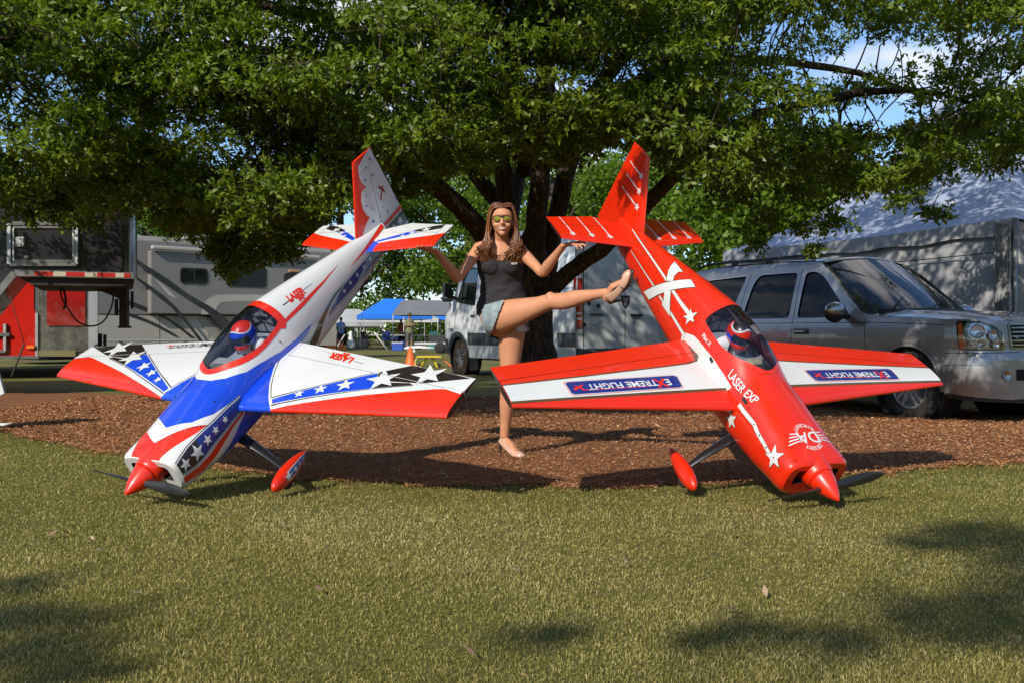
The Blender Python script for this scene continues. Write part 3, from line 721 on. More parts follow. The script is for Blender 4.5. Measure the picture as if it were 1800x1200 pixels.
        parts['s', s_] = w; parts['e', s_] = a

    wf = {1: pan(WING, 1), -1: pan(WING, -1)}; sf = {1: pan(STAB, 1), -1: pan(STAB, -1)}
    def both(pts, s_): return pts if s_ > 0 else mirror(pts)
    def split(name, polys, fn, off, m, s_, step=.02):
        """a print that runs over wing and aileron is cut at the hinge line"""
        for key, keep in (('w', 1), ('a', -1)):
            bm = bmesh.new()
            for poly in polys:
                try: bm.faces.new([bm.verts.new((x, y, 0)) for x, y in poly])
                except ValueError: pass
            bmesh.ops.triangulate(bm, faces=bm.faces[:])
            p0 = Vector((s_ * .2, -1.122 + keep * .003, 0)); d = Vector((s_ * 1.228, .157, 0)); no = Vector((-d.y, d.x, 0)) * s_
            bmesh.ops.bisect_plane(bm, geom=bm.verts[:] + bm.edges[:] + bm.faces[:], plane_co=p0, plane_no=no * keep, clear_inner=True)
            if not bm.faces: bm.free(); continue
            for v_ in bm.verts: pass
            grid_cut(bm, step); finish_patch(bm, name, fn, off, m, parts[key, s_])
    # ---------------- liveries
    if red:
        brown_up = [(1.428, -.940), (.955, -.975), (.448, -1.017), (.287, -1.036), (.215, -1.058), (.185, -1.10)]
        wu = [(1.428, -.924), (.955, -.957), (.448, -.999), (.294, -1.014), (.228, -1.034), (.190, -1.079), (.172, -1.150), (.15, -1.262)]
        for s_ in (-1, 1):
            split('stripe', [both([(1.4275, -.800), (.239, -.782), (.10, -.778), (.10, -1.262), (.158, -1.262), (.178, -1.12), (.20, -1.085), (.235, -1.050), (.30, -1.030), (.448, -1.012), (.955, -.970), (1.4275, -.936)], s_)], wf[s_], .0010, PGOLD, s_)
            split('stripe', [both([(1.4275, -.814), (1.022, -.811), (.555, -.806), (.10, -.797), (.10, -1.262)] + wu[::-1][0:1] + [(.172, -1.150), (.190, -1.079), (.228, -1.034), (.294, -1.014), (.448, -.999), (.955, -.957), (1.4275, -.924)], s_)], wf[s_], .0018, PWHITE, s_)
            pc = [(1.086, -.928), (.446, -.927), (.428, -.915), (.440, -.828), (.458, -.817), (1.085, -.820), (1.100, -.832), (1.102, -.915)]
            def rr(i): cx, cy = .765, -.873; return [(cx + (x - cx) * (1 - i / .33), cy + (y - cy) * (1 - i / .055)) for x, y in pc]
            for k, (i, m) in enumerate(((0, PRED), (.003, PWHITE), (.007, PNAVY))):
                patch('logo_plate', [both(rr(i), s_)], wf[s_], .0026 + k * .0007, m, parts['w', s_], step=.02)
            c0 = .735 if s_ > 0 else -.80
            lettering('E', (c0 - .222, -.872), 0, .068, wf[s_], .0054, PWHITE, parts['w', s_], bold=.012, sx=.95)
            lettering('X', (c0 - .176, -.868), 0, .090, wf[s_], .0060, PRED, parts['w', s_], bold=.022, sx=1.0)
            lettering('TREME FLIGHT', (c0 + .048, -.872), 0, .062, wf[s_], .0054, PWHITE, parts['w', s_], bold=.010, sx=1.0)
            ex = c0 + .300
            patch('emblem', [ribbon([(ex - .03, -.890), (ex + .032, -.858)], .008, .016), ribbon([(ex - .018, -.855), (ex + .020, -.892)], .013, .006), ribbon([(ex - .40, -.846), (ex - .01, -.851)], .003, .006)], wf[s_], .0054, PRED, parts['w', s_])
            for k, (x0, y0) in enumerate(((.434, -2.270), (.306, -2.256), (.181, -2.242))):
                for nm, p, m, of in (('stripe', [(x0, -2.374), (x0, y0)], PWHITE, .0010),):
                    patch('stripe', [both(ribbon([(x0, -2.374), (x0, y0)], .008, .011), s_)], sf[s_], of, m, parts['s', s_])
                    patch('stripe', [both(ribbon([(x0, -2.49 if k else -2.483), (x0, -2.382)], .005, .008), s_)], sf[s_], of, m, parts['e', s_])
                patch('star', [both(star_poly(x0, y0, .026, math.radians(80)), s_)], sf[s_], .0018, PWHITE, parts['s', s_])
            ff = lambda y, z, off=0.0, s_=s_: fin_f(y, z, off, s_)
            for (ya, za), (yb, zb) in (((-2.601, .426), (-2.387, .415)), ((-2.615, .342), (-2.348, .328)), ((-2.63, .253), (-2.312, .237))):
                t = (-2.490 - ya) / (yb - ya); zm = za + (zb - za) * t
                patch('stripe', [ribbon([(-2.495 - (.0), zm), (yb, zb)], .008, .012)], ff, .0010, PWHITE, fin)
                patch('stripe', [ribbon([(ya, za), (-2.507, zm)], .005, .008)], ff, .0010, PWHITE, rud)
                patch('star', [star_poly(yb, zb, .028, .3)], ff, .0018, PWHITE, fin)
            M_ = (lambda p: p) if s_ > 0 else mirv
            # long double pinstripes, the big X and stars on the fuselage sides
            st1 = [(-2.26, .03), (-1.933, .092), (-1.668, .147)]; st2 = [(-1.573, .172), (-1.459, .196), (-1.330, .216)]
            st3 = [(-2.14, .142), (-1.90, .193), (-1.741, .226)]; st4 = [(-1.651, .251), (-1.482, .284), (-1.263, .335)]
            for p, a, b_ in ((st1, .004, .014), (st2, .016, .024), (st3, .004, .010), (st4, .012, .020)):
                patch('stripe', [M_(ribbon(p, a + .005, b_ + .006))], fus, .0010, PGOLD, fo, step=.02)
                patch('stripe', [M_(ribbon(p, a, b_))], fus, .0018, PWHITE, fo, step=.02)
            X1 = [(-1.828, .307), (-1.754, .239), (-1.652, .152), (-1.586, .101), (-1.534, .058), (-1.457, .077), (-1.516, .124), (-1.592, .185), (-1.671, .255), (-1.738, .322)]
            X2 = [(-1.757, .029), (-1.632, .050), (-1.653, .064), (-1.647, .098), (-1.622, .127), (-1.665, .149), (-1.716, .097), (-1.739, .063)]
            X3 = [(-1.623, .205), (-1.578, .180), (-1.464, .305), (-1.584, .284), (-1.564, .271)]
            for X_ in (X1, X2, X3):
                patch('emblem', [M_(ribbon(X_ + X_[:1], .010))], fus, .0026, PGOLD, fo, step=.02)
                patch('emblem', [M_(X_)], fus, .0036, PWHITE, fo, step=.02)
            for c, r in (((-1.31, .224), .052), ((-.658, .335), .05), ((-.305, .230), .060)):
                patch('star', [M_(star_poly(c[0], c[1], r + .007, .15))], fus, .0026, PGOLD, fo, step=.015)
                patch('star', [M_(star_poly(c[0], c[1], r, .15))], fus, .0036, PWHITE, fo, step=.015)
            cs = [(-.665, .237), (-.613, .237), (-.518, .225), (-.458, .235), (-.406, .236), (-.336, .240)]
            patch('stripe', [M_(ribbon(cs, .030, .026))], fus, .0010, PGOLD, fo, step=.015); patch('stripe', [M_(ribbon(cs, .023, .019))], fus, .0018, PWHITE, fo, step=.015)
            patch('stripe', [M_([(-1.302, .325), (-1.198, .288), (-1.064, .282), (-.918, .262), (-.770, .228), (-.79, .30), (-1.28, .37)])], fus, .0010, PWHITE, fo, step=.02)
            for yv in ((-.608, .203), (-.513, .225), (-.448, .232), (-.375, .235), (-.305, .230), (-.215, .15)):
                p = fus(np.array([yv[0]]), np.array([yv[1] * s_]), .004)[0]; b_ = MB(); b_.ellip(tuple(p), (.004, .004, .004), 8, 6); b_.build('screw', PDARK, fo, fix=False)
            for yv, sz in (((-.987, .284), .018), ((-.655, .200), .022)):
                patch('switch', [M_([(yv[0] - sz, yv[1] - .009), (yv[0] + sz, yv[1] - .009), (yv[0] + sz, yv[1] + .009), (yv[0] - sz, yv[1] + .009)])], fus, .0040, PDARK, fo)
        an = math.atan2(-.051, .212)
        lettering('LASER EXP', (-.725, .182), an, .062, fus, .0026, PWHITE, fo, bold=.006, mirror=True, step=.02, sx=.82)
        lettering('LASER EXP', (-.725, -.182), math.pi + .24, .062, fus, .0026, PWHITE, fo, bold=.006, mirror=True, step=.02, sx=.82)
        lettering('Pilot X', (-1.102, .245), 0, .032, fus, .0026, PWHITE, fo, bold=.006, mirror=True, step=.02)
        # round winged logo on the cowl top
        yc = -.338
        def arc_text(txt, r, a0, a1, sz, inward):
            n = len(txt)
            for i, ch in enumerate(txt):
                if ch == ' ': continue
                a = a0 + (a1 - a0) * (i / (n - 1)); vx = r * math.sin(a); yy = yc + r * math.cos(a)
                ang = (math.pi / 2 + a) if not inward else (math.pi / 2 + a + math.pi)
                lettering(ch, (yy, vx), ang, sz, fus, .0022, PWHITE, fo, bold=.004, mirror=True, step=.02)
        arc_text('DESERT', .068, -.62, .62, .030, False)
        arc_text('AIRCRAFT', .072, math.pi + .85, math.pi - .85, .030, True)
        lettering('DA', (yc, 0), math.pi / 2, .095, fus, .0022, PWHITE, fo, bold=.010, mirror=True, step=.02)
        for s_ in (-1, 1):
            fe = [ribbon([(yc - .022 + k * .014, s_ * (.062)), (yc - .030 + k * .020, s_ * (.098 + k * .013))], .0065) for k in range(4)]
            fe.append(ribbon([(yc - .034, s_ * .060), (yc - .034, s_ * .05), (yc + .03, s_ * .058)], .005))
            patch('emblem', fe, fus, .0022, PWHITE, fo, step=.02)
    else:
        for s_ in (-1, 1):
            B = lambda p: both(p, s_)
            # star band of the wing
            split('stripe', [B([(.398, -.706), (.365, -.755), (.572, -.877), (.81, -1.024), (.855, -1.052), (.868, -1.045), (1.018, -1.143), (1.263, -1.108), (1.410, -1.083), (1.171, -.982), (.93, -.905), (.704, -.822)])], wf[s_], .0010, PWHITE, s_)
            split('stripe', [B([(.373, -.757), (.572, -.868), (.81, -1.016), (.84, -1.036)][::1] + [(.842, -1.030), (.81, -1.010), (.572, -.862), (.376, -.750)])], wf[s_], .0018, PBLACK, s_)
            split('stripe', [B([(.399, -.712), (.704, -.827), (.919, -.908), (1.13, -.970), (1.13, -.966), (.919, -.903), (.704, -.821), (.401, -.706)])], wf[s_], .0018, PBLACK, s_)
            split('stripe', [B([(.382, -.744), (.402, -.719), (.704, -.834), (.930, -.914), (.868, -1.038), (.81, -1.004), (.572, -.856)])], wf[s_], .0018, PBLUE, s_)
            split('stripe', [B([(.868, -1.045), (.902, -.975), (1.171, -.993), (1.403, -1.080), (1.263, -1.105), (1.018, -1.140)])], wf[s_], .0026, PBLACK, s_)
            split('stripe', [B([(.902, -.960), (.930, -.914), (1.13, -.972), (1.10, -.984)])], wf[s_], .0026, PBLACK, s_)
            for (x, y), r in (((.524, -.803), .030), ((.628, -.855), .040), ((.749, -.910), .052), ((.932, -.990), .095), ((1.160, -1.070), .098)):
                split('star', [B(star_poly(x, y, r, math.radians(100)))], wf[s_], .0036, PWHITE, s_, step=.02)
            # curved pinstripe round the blue root
            rp_ = [(.372, -.750), (.335, -.800), (.300, -.851), (.255, -.925), (.222, -.985), (.185, -1.06), (.165, -1.115)]
            split('pinstripe', [B(ribbon(rp_, .004))], wf[s_], .0014, PBLACK, s_)
            split('stripe', [B([(1.30, -.972), (1.34, -.985), (1.426, -.962), (1.426, -.940)])], wf[s_], .0040, PWHITE, s_)
            # tailplane
            for nm, key, fn_, lo, hi in (('s', 's', sf[s_], -2.376, -2.1), ('e', 'e', sf[s_], -2.6, -2.384)):
                def clipp(polys, off, m, nm2):
                    bm = bmesh.new()
                    for poly in polys: bm.faces.new([bm.verts.new((x, y, 0)) for x, y in B(poly)])
                    bmesh.ops.triangulate(bm, faces=bm.faces[:])
                    bmesh.ops.bisect_plane(bm, geom=bm.verts[:] + bm.edges[:] + bm.faces[:], plane_co=(0, lo, 0), plane_no=(0, 1, 0), clear_inner=True)
                    bmesh.ops.bisect_plane(bm, geom=bm.verts[:] + bm.edges[:] + bm.faces[:], plane_co=(0, hi, 0), plane_no=(0, -1, 0), clear_inner=True)
                    if bm.faces: grid_cut(bm, .02); finish_patch(bm, nm2, fn_, off, m, parts[key, s_])
                    else: bm.free()
                clipp([[(.07, -2.262), (.086, -2.246), (.225, -2.316), (.325, -2.373), (.283, -2.399), (.241, -2.372)]], .0010, PBLUE, 'stripe')
                clipp([[(.278, -2.402), (.325, -2.371), (.465, -2.428), (.465, -2.482), (.39, -2.46)]], .0014, PBLACK, 'stripe')
                for (x, y), r in (((.232, -2.328), .017), ((.285, -2.362), .024), ((.362, -2.410), .036)):
                    clipp([star_poly(x, y, r, math.radians(100))], .0022, PWHITE, 'star')
            # fin stars, X, red foot, black lower rudder
            ff = lambda y, z, off=0.0, s_=s_: fin_f(y, z, off, s_)
            for (y, z), r in (((-2.551, .483), .018), ((-2.481, .459), .010), ((-2.391, .31), .009), ((-2.355, .257), .013), ((-2.395, .213), .008), ((-2.36, .142), .019), ((-2.43, .40), .014), ((-2.44, .13), .008)):
                patch('star', [star_poly(y, z, r, 1.2)], ff, .0010, PNAVY, fin if y > -2.47 or z < .45 else horn)
            for (y, z), r in (((-2.609, .437), .009), ((-2.6, .385), .008), ((-2.518, .388), .014), ((-2.669, .135), .018), ((-2.653, .192), .008), ((-2.50, .164), .009), ((-2.533, .116), .013), ((-2.596, .138), .009)):
                patch('star', [star_poly(y, z, r, 1.2)], ff, .0010, PNAVY, rud)
            for k in range(12):
                a = 2 * math.pi * k / 12; patch('star', [star_poly(-2.558 + .052 * math.cos(a), .262 + .075 * math.sin(a), .006, 1.2)], ff, .0010, PNAVY, rud)
            patch('emblem', [ribbon([(-2.606, .300), (-2.560, .262), (-2.505, .214)], .010, .016), ribbon([(-2.588, .226), (-2.535, .296)], .020, .022)], ff, .0014, mat('dark_red_film', (.30, .01, .01), .3, coat=.6), rud)
            f2 = lambda y, z, off=0.0, s_=s_: np.stack([np.full(np.shape(y), s_ * 1.0) * (.0006 + off + .030 * airfoil(np.clip((-2.1 - np.asarray(y)) / .6, 0, 1))), np.asarray(y, float), np.asarray(z, float)], -1)
            patch('stripe', [[(-2.442, .072), (-2.682, .080), (-2.686, .052), (-2.441, .046)]], f2, .0014, PRED, rud)
            patch('stripe', [[(-2.442, .036), (-2.686, .040), (-2.700, -.05), (-2.444, -.05)]], f2, .0014, PBLACK, rud)
            patch('star', [star_poly(-2.62, -.004, .034, .2)], f2, .0022, PWHITE, rud); patch('star', [star_poly(-2.53, -.004, .026, .2)], f2, .0022, PWHITE, rud)
            patch('fin_base_stripe', [[(-2.26, .105), (-2.43, .078), (-2.43, .05), (-2.24, .09)]], ff, .0030, PRED, fin)
            # fuselage: blue saddle, chevrons, star bands
            M_ = (lambda p: mirv(p)) if s_ > 0 else (lambda p: p)
            e = .0
            blue = [(-.701, 0), (-.703, -.052), (-.744, -.117), (-.843, -.206), (-.974, -.270), (-1.1, -.312), (-1.234, -.322), (-1.408, -.302), (-1.33, -.345), (-1.20, -.375), (-.95, -.38), (-.70, -.28), (-.695, -.223), (-.634, -.211), (-.539, -.185), (-.439, -.123), (-.378, -.010), (-.375, 0)]
            patch('stripe', [M_(blue)], fus, .0010, PBLUE, fo, step=.018)
            redv = [(-.275, 0), (-.300, -.052), (-.353, -.138), (-.474, -.195), (-.407, -.178), (-.286, -.133), (-.221, -.110), (-.190, -.100), (-.188, 0)]
            patch('stripe', [M_(redv)], fus, .0010, PRED, fo, step=.015)
            bu = [(-.205, -.200), (-.313, -.188), (-.401, -.196), (-.506, -.211), (-.62, -.223), (-.72, -.236)]; bl = [(-.205, -.262), (-.279, -.284), (-.392, -.289), (-.454, -.287), (-.534, -.289), (-.72, -.291)]
            patch('stripe', [M_([(a, b_ + .011) for a, b_ in bu] + [(a, b_ - .011) for a, b_ in bl][::-1])], fus, .0016, PWHITE, fo, step=.015)
            patch('pinstripe', [M_(ribbon([(a, b_ + .008) for a, b_ in bu], .004))], fus, .0023, PBLACK, fo, step=.02)
            patch('pinstripe', [M_(ribbon([(a, b_ - .007) for a, b_ in bl], .003))], fus, .0023, PBLACK, fo, step=.02)
            patch('stripe', [M_([(-.375, -.193), (-.401, -.196), (-.506, -.211), (-.62, -.223), (-.72, -.236), (-.72, -.291), (-.534, -.289), (-.454, -.287), (-.34, -.289)])], fus, .0023, PNAVY, fo, step=.015)
            patch('stripe', [M_([(-.205, -.200), (-.313, -.188), (-.375, -.193), (-.34, -.289), (-.279, -.284), (-.205, -.262)])], fus, .0023, PBLACK, fo, step=.015)
            for (y, v), r in (((-.245, -.236), .036), ((-.335, -.242), .046), ((-.419, -.243), .030), ((-.487, -.245), .024), ((-.567, -.25), .021)):
                patch('star', [M_(star_poly(y, v, r, 2.9))], fus, .0034, PWHITE, fo, step=.015)
            ru = [(-.20, -.278), (-.303, -.306), (-.395, -.312), (-.461, -.306), (-.545, -.305), (-.70, -.302)]; rl = [(-.20, -.315), (-.252, -.335), (-.328, -.362), (-.4, -.359), (-.485, -.340), (-.579, -.322), (-.70, -.312)]
            patch('stripe', [M_(ru + rl[::-1])], fus, .0010, PRED, fo, step=.015)
            patch('stripe', [M_([(-.76, -.30), (-.702, -.320), (-.647, -.335), (-.586, -.363), (-.483, -.40), (-.40, -.43), (-.40, -.47), (-.9, -.47), (-1.2, -.44), (-1.2, -.40)])], fus, .0012, PBLUE, fo, step=.02)
            patch('stripe', [M_([(-1.225, -.196), (-1.426, -.166), (-1.669, -.128), (-1.882, -.086), (-1.664, -.141), (-1.428, -.190), (-1.186, -.220)])], fus, .0012, PRED, fo, step=.02)
            patch('stripe', [M_([(-1.29, -.43), (-1.33, -.395), (-1.466, -.323), (-1.574, -.274), (-1.682, -.232), (-1.83, -.205), (-1.706, -.246), (-1.585, -.296), (-1.505, -.342), (-1.394, -.43)])], fus, .0012, PBLACK, fo, step=.02)
            up = [(-1.583, -.312), (-1.721, -.248), (-1.823, -.215), (-1.99, -.178), (-2.151, -.145), (-2.38, -.105)]; lo_ = [(-1.564, -.328), (-1.70, -.302), (-1.855, -.272), (-2.04, -.238), (-2.224, -.204), (-2.40, -.165)]
            patch('pinstripe', [M_(ribbon([(a, b_ - .010) for a, b_ in lo_], .004))], fus, .0012, PBLACK, fo, step=.03)
            patch('stripe', [M_(up + lo_[::-1])], fus, .0012, PNAVY, fo, step=.02)
            for (y, v) in ((-1.79, -.250), (-1.876, -.228), (-1.968, -.208), (-2.06, -.189), (-2.152, -.170)):
                patch('star', [M_(star_poly(y, v, .020, 2.9))], fus, .0022, PWHITE, fo, step=.015)
            patch('stripe', [M_([(-1.924, -.144), (-2.131, -.094), (-2.225, -.068), (-2.42, -.02), (-2.42, -.05), (-2.24, -.092), (-2.131, -.108)])], fus, .0012, PRED, fo, step=.02)
            ptf = lambda y, v: (y, v * (1 if s_ < 0 else -1))
            ang = math.pi - .0 if s_ < 0 else 0.0
            patch('pinstripe', [M_(ribbon([(-1.316, -.122), (-1.45, -.115), (-1.598, -.106)], .007, .002))], fus, .0010, PBLACK, fo, step=.03)
            lettering('LASER', ptf(-1.437, -.112), ang, .062, fus, .0018, PRED, fo, shear=.3, bold=.03, mirror=True, step=.02, sx=.80)
            lettering('EXP', ptf(-1.455, -.140), ang, .040, fus, .0018, PRED, fo, shear=.3, bold=.03, mirror=True, step=.02, sx=.8)
            for yv in ((-1.13, .268), (-1.0, .315), (-.60, .15)):
                p = fus(np.array([yv[0]]), np.array([yv[1] * s_]), .003)[0]; b_ = MB(); b_.ellip(tuple(p), (.0045, .0045, .0045), 8, 6); b_.build('screw', PDARK, fo, fix=False)
        patch('pinstripe', [ribbon([(-.31, -1.212), (-.52, -1.165), (-.725, -1.107)], .001, .004)], wf[-1], .0010, PBLACK, parts['a', -1])
        lettering('LASER', (-.545, -1.150), -.2, .072, wf[-1], .0018, PRED, parts['a', -1], shear=-.3, bold=.03, sx=.9, step=.02)
        lettering('EXP', (-.545, -1.182), -.2, .042, wf[-1], .0018, PRED, parts['a', -1], shear=-.3, bold=.03, sx=.9, step=.02)
        lettering('EXTREME FLIGHT', (.515, -1.165), .15, .060, wf[1], .0018, PBLACK, parts['a', 1], shear=.3, bold=.008, step=.02)
        patch('emblem', [ribbon([(.735, -1.145), (.79, -1.130)], .008), ribbon([(.75, -1.125), (.772, -1.152)], .010)], wf[1], .0018, PRED, parts['a', 1])
    return root
plane_red = build_plane('red')
tag(plane_red, 'red aerobatic model aircraft standing on its nose, white and blue logo plates on its wings', 'model aircraft')
plane_blue = build_plane('blue')
tag(plane_blue, 'white, blue and red model aircraft with star bands standing on its nose', 'model aircraft')
# ------------------------------------------------------------------ trees
def bark(name, c0, c1, sc=7):
    m = bpy.data.materials.new(name); m.use_nodes = True; nt = m.node_tree; N = nt.nodes; L = nt.links; b = N['Principled BSDF']; b.inputs['Roughness'].default_value = .9; b.inputs['Specular IOR Level'].default_value = .2
    t = N.new('ShaderNodeTexCoord'); mp_ = N.new('ShaderNodeMapping'); mp_.inputs['Scale'].default_value = (1, 1, .22); L.new(t.outputs['Object'], mp_.inputs['Vector'])
    v = N.new('ShaderNodeTexVoronoi'); v.inputs['Scale'].default_value = sc * 3.2; v.feature = 'DISTANCE_TO_EDGE'; n = N.new('ShaderNodeTexNoise'); n.inputs['Scale'].default_value = sc * 2; n.inputs['Detail'].default_value = 8
    ad = N.new('ShaderNodeMix'); ad.data_type = 'VECTOR'; ad.inputs['Factor'].default_value = .12
    L.new(mp_.outputs['Vector'], n.inputs['Vector']); L.new(mp_.outputs['Vector'], ad.inputs['A']); L.new(n.outputs['Color'], ad.inputs['B']); L.new(ad.outputs['Result'], v.inputs['Vector'])
    r = N.new('ShaderNodeValToRGB'); r.color_ramp.elements[0].color = (*c0, 1); r.color_ramp.elements[1].color = (*c1, 1); r.color_ramp.elements[1].position = .22; L.new(v.outputs['Distance'], r.inputs['Fac'])
    mx = N.new('ShaderNodeMix'); mx.data_type = 'RGBA'; mx.blend_type = 'MULTIPLY'; mx.inputs['Factor'].default_value = .6; L.new(r.outputs['Color'], mx.inputs['A']); L.new(n.outputs['Fac'], mx.inputs['B']); L.new(mx.outputs['Result'], b.inputs['Base Color'])
    bu = N.new('ShaderNodeBump'); bu.inputs['Strength'].default_value = .9; bu.inputs['Distance'].default_value = .03; L.new(v.outputs['Distance'], bu.inputs['Height']); L.new(bu.outputs['Normal'], b.inputs['Normal'])
    return m
BARK = bark('oak_bark', (.035, .026, .019), (.14, .105, .075))
LEAF = attr_mat('oak_leaf', [(0, (.055, .080, .006)), (.5, (.125, .180, .012)), (.85, (.185, .250, .020)), (.98, (.24, .28, .03)), (1, (.19, .15, .04))], rough=.46, trans=.38, spec=.5, trans_col=1.05)
LEAFB = attr_mat('far_leaf', [(0, (.045, .080, .008)), (.5, (.10, .165, .014)), (.9, (.16, .24, .022)), (1, (.20, .26, .03))], rough=.5, trans=.40, spec=.35, trans_col=1.15)
TW = attr_mat('twig', [(0, (.05, .035, .025)), (1, (.14, .11, .08))], rough=.85)

def rand_unit(R, n):
    v = R.normal(size=(n, 3)); return v / np.linalg.norm(v, axis=1, keepdims=True)
def leaves_at(base, axis, R, per_, lo, hi, wr=.42, spread=.9, droop=.0):
    """whorls of elliptic folded leaves; base (n,3) twig ends, axis (n,3) twig directions"""
    n = len(base); B = np.repeat(base, per_, 0); A = np.repeat(axis, per_, 0); m = n * per_
    t = R.random(m); B = B - A * (t * hi * 1.6)[:, None]
    d = A * .55 + rand_unit(R, m) * spread; d[:, 2] -= droop; d /= np.linalg.norm(d, axis=1, keepdims=True)
    up = rand_unit(R, m) * .80 + np.array([-.22, -.42, .62]); s = np.cross(d, up); s /= np.linalg.norm(s, axis=1, keepdims=True) + 1e-9
    nn = np.cross(s, d); L_ = R.uniform(lo, hi, m)[:, None]; w = L_ * wr * .5
    p0 = B; p1 = B + d * L_ * .45 + s * w + nn * L_ * .06; p2 = B + d * L_ - nn * L_ * .05; p3 = B + d * L_ * .45 - s * w + nn * L_ * .06; p1b = B + d * L_ * .8 + s * w * .6; p3b = B + d * L_ * .8 - s * w * .6
    P = np.stack([p0, B + d * L_ * .55 + s * w * .98 + nn * L_ * .10, p2, B + d * L_ * .55 - s * w * .98 + nn * L_ * .07], 1).reshape(-1, 3)
    F_ = np.arange(4 * m).reshape(-1, 4)
    return P, F_, m
def far_leaves(base, R, lo, hi):
    m = len(base); d = rand_unit(R, m); s = np.cross(d, rand_unit(R, m)); s /= np.linalg.norm(s, axis=1, keepdims=True) + 1e-9; L_ = R.uniform(lo, hi, m)[:, None]
    P = np.stack([base - d * L_, base + s * L_ * .6, base + d * L_, base - s * L_ * .6], 1).reshape(-1, 3)
    return P, np.arange(4 * m).reshape(-1, 4)

oak = empty('oak_tree', (.27, 12.0, 0), label='big spreading oak in the mulch bed behind the woman, its limbs over both aircraft', cat='tree')
oak_p = Vector((.27, 12.0, 0))
def rel(p): p = Vector(p); return p - oak_p
def wtube(m, pts, r, n=12, wig=.0, seed=0):
    R = random.Random(seed); sp = arc_pts([tuple(p) for p in pts], 5); k = len(sp); rr = np.interp(np.linspace(0, 1, k), np.linspace(0, 1, len(r)), r)
    sp = [(x + R.uniform(-wig, wig), y + R.uniform(-wig, wig), z + R.uniform(-wig, wig)) for x, y, z in sp]
    m.tube(sp, list(rr), n)
    return sp, rr
tr = MB()
wtube(tr, [rel((.27, 12.0, -.12)), rel((.27, 12.0, .12)), rel((.26, 12.0, .6)), rel((.25, 12.0, 1.2)), rel((.22, 12.0, 1.8)), rel((.24, 12.0, 2.1))], [.36, .27, .225, .225, .20, .05], 20, .006, 3)
trunk = tr.build('trunk', BARK, oak)
limbs_def = [
 ([(905, 520, 10.5), (868, 430, 10.4), (800, 350, 10.2), (730, 305, 9.9), (640, 250, 9.4), (540, 190, 9.0), (420, 150, 8.6)], [.16, .145, .13, .115, .09, .065, .03]),
 ([(915, 500, 10.5), (895, 330, 10.6), (870, 200, 10.6), (840, 60, 10.7), (790, -150, 10.9)], [.14, .13, .12, .10, .05]),
 ([(945, 500, 10.5), (955, 330, 10.4), (965, 150, 10.2), (945, -60, 9.9), (930, -300, 9.6)], [.16, .14, .13, .11, .05]),
 ([(968, 490, 10.6), (1000, 320, 10.9), (1045, 180, 11.2), (1130, 40, 11.6), (1230, -120, 12)], [.15, .13, .12, .09, .05]),
 ([(955, 535, 10.4), (1010, 478, 10.2), (1080, 425, 9.9), (1180, 320, 9.6), (1290, 225, 9.3), (1430, 180, 9.0), (1600, 158, 8.7), (1740, 190, 8.4)], [.13, .115, .105, .09, .075, .055, .035, .012]),
 ([(900, 380, 10.5), (770, 220, 11.2), (600, 120, 12.0), (380, 80, 12.8), (140, 90, 13.4)], [.13, .11, .09, .07, .03]),
 ([(930, 300, 10.5), (900, 120, 9.2), (860, -40, 8.0), (820, -230, 7.0)], [.13, .10, .08, .03]),
 ([(880, 240, 10.5), (640, 60, 9.6), (360, 0, 8.8), (120, 40, 8.2), (-60, 110, 7.8)], [.12, .10, .07, .05, .02]),
 ([(960, 300, 10.4), (1110, 90, 9.2), (1260, -40, 8.2), (1420, -80, 7.6)], [.12, .09, .07, .03]),
 ([(1045, 180, 11.2), (1250, 110, 12.2), (1470, 120, 13.0), (1650, 180, 13.6)], [.10, .08, .06, .02]),
 ([(560, 200, 9.1), (480, 260, 9.6), (430, 330, 10.0), (400, 400, 10.2)], [.06, .05, .035, .015]),
 ([(300, 60, 8.7), (230, 170, 8.9), (150, 260, 9.1), (60, 320, 9.2)], [.05, .04, .03, .01]),
 ([(900, 420, 10.6), (930, 250, 12.0), (960, 120, 13.6), (980, 0, 15.0)], [.14, .11, .08, .04]),
]
LP = []
for i, (pts, r) in enumerate(limbs_def):
    m = MB(); sp, rr = wtube(m, [rel(at(a_ - 10 * (1 - j_ / len(pts)), b_, c_ + 1.5 * (1 - j_ / len(pts)))) for j_, (a_, b_, c_) in enumerate(pts)], [q * .82 for q in r], 10, .012, i)
    m.build('limb', BARK, oak)
    LP += [(Vector(a), b) for a, b in zip(sp, rr)]
LPa = np.array([tuple(p) for p, _ in LP]); 
# clumps of foliage: centre and radii (metres), in the crown's own volume
R = np.random.default_rng(21)
clumps = []
def add_clump(px, py, Y, rx, rz, dens=1.0, ry=None):
    p = at(px, py, Y); clumps.append((np.array(p), np.array([rx, ry or (rx * .8), rz]), dens))
def low_edge(px):
    return float(np.interp(px, [-100, 0, 120, 200, 262, 300, 400, 480, 560, 640, 760, 900, 1000, 1100, 1200, 1300, 1420, 1500, 1660, 1720, 1900], [380, 370, 385, 375, 300, 390, 445, 430, 370, 310, 305, 285, 285, 262, 285, 330, 370, 330, 330, 270, 270]))
def open_(px, py):
    """chance of keeping a clump: the crown thins to the right where sky shows"""
    v = 1.0
    if px > 1250: v *= float(np.interp(px, [1250, 1420, 1800], [.90, .60, .62]))
    if 1410 < px < 1620 and 70 < py < 340: v *= .62
    if px < 520 and py < 330: v *= .74
    return v
for i in range(640):
    px = R.uniform(-180, 1980); py = R.uniform(-260, 420); Y = R.uniform(6.6, 14.5)
    if py > low_edge(px) - 34: continue
    if Y < 7.6 and py > 60: continue
    if R.random() > open_(px, py): continue
    s = R.uniform(.28, .55); add_clump(px, py, Y, s * 1.3, s * .55, R.uniform(.6, 1.2))
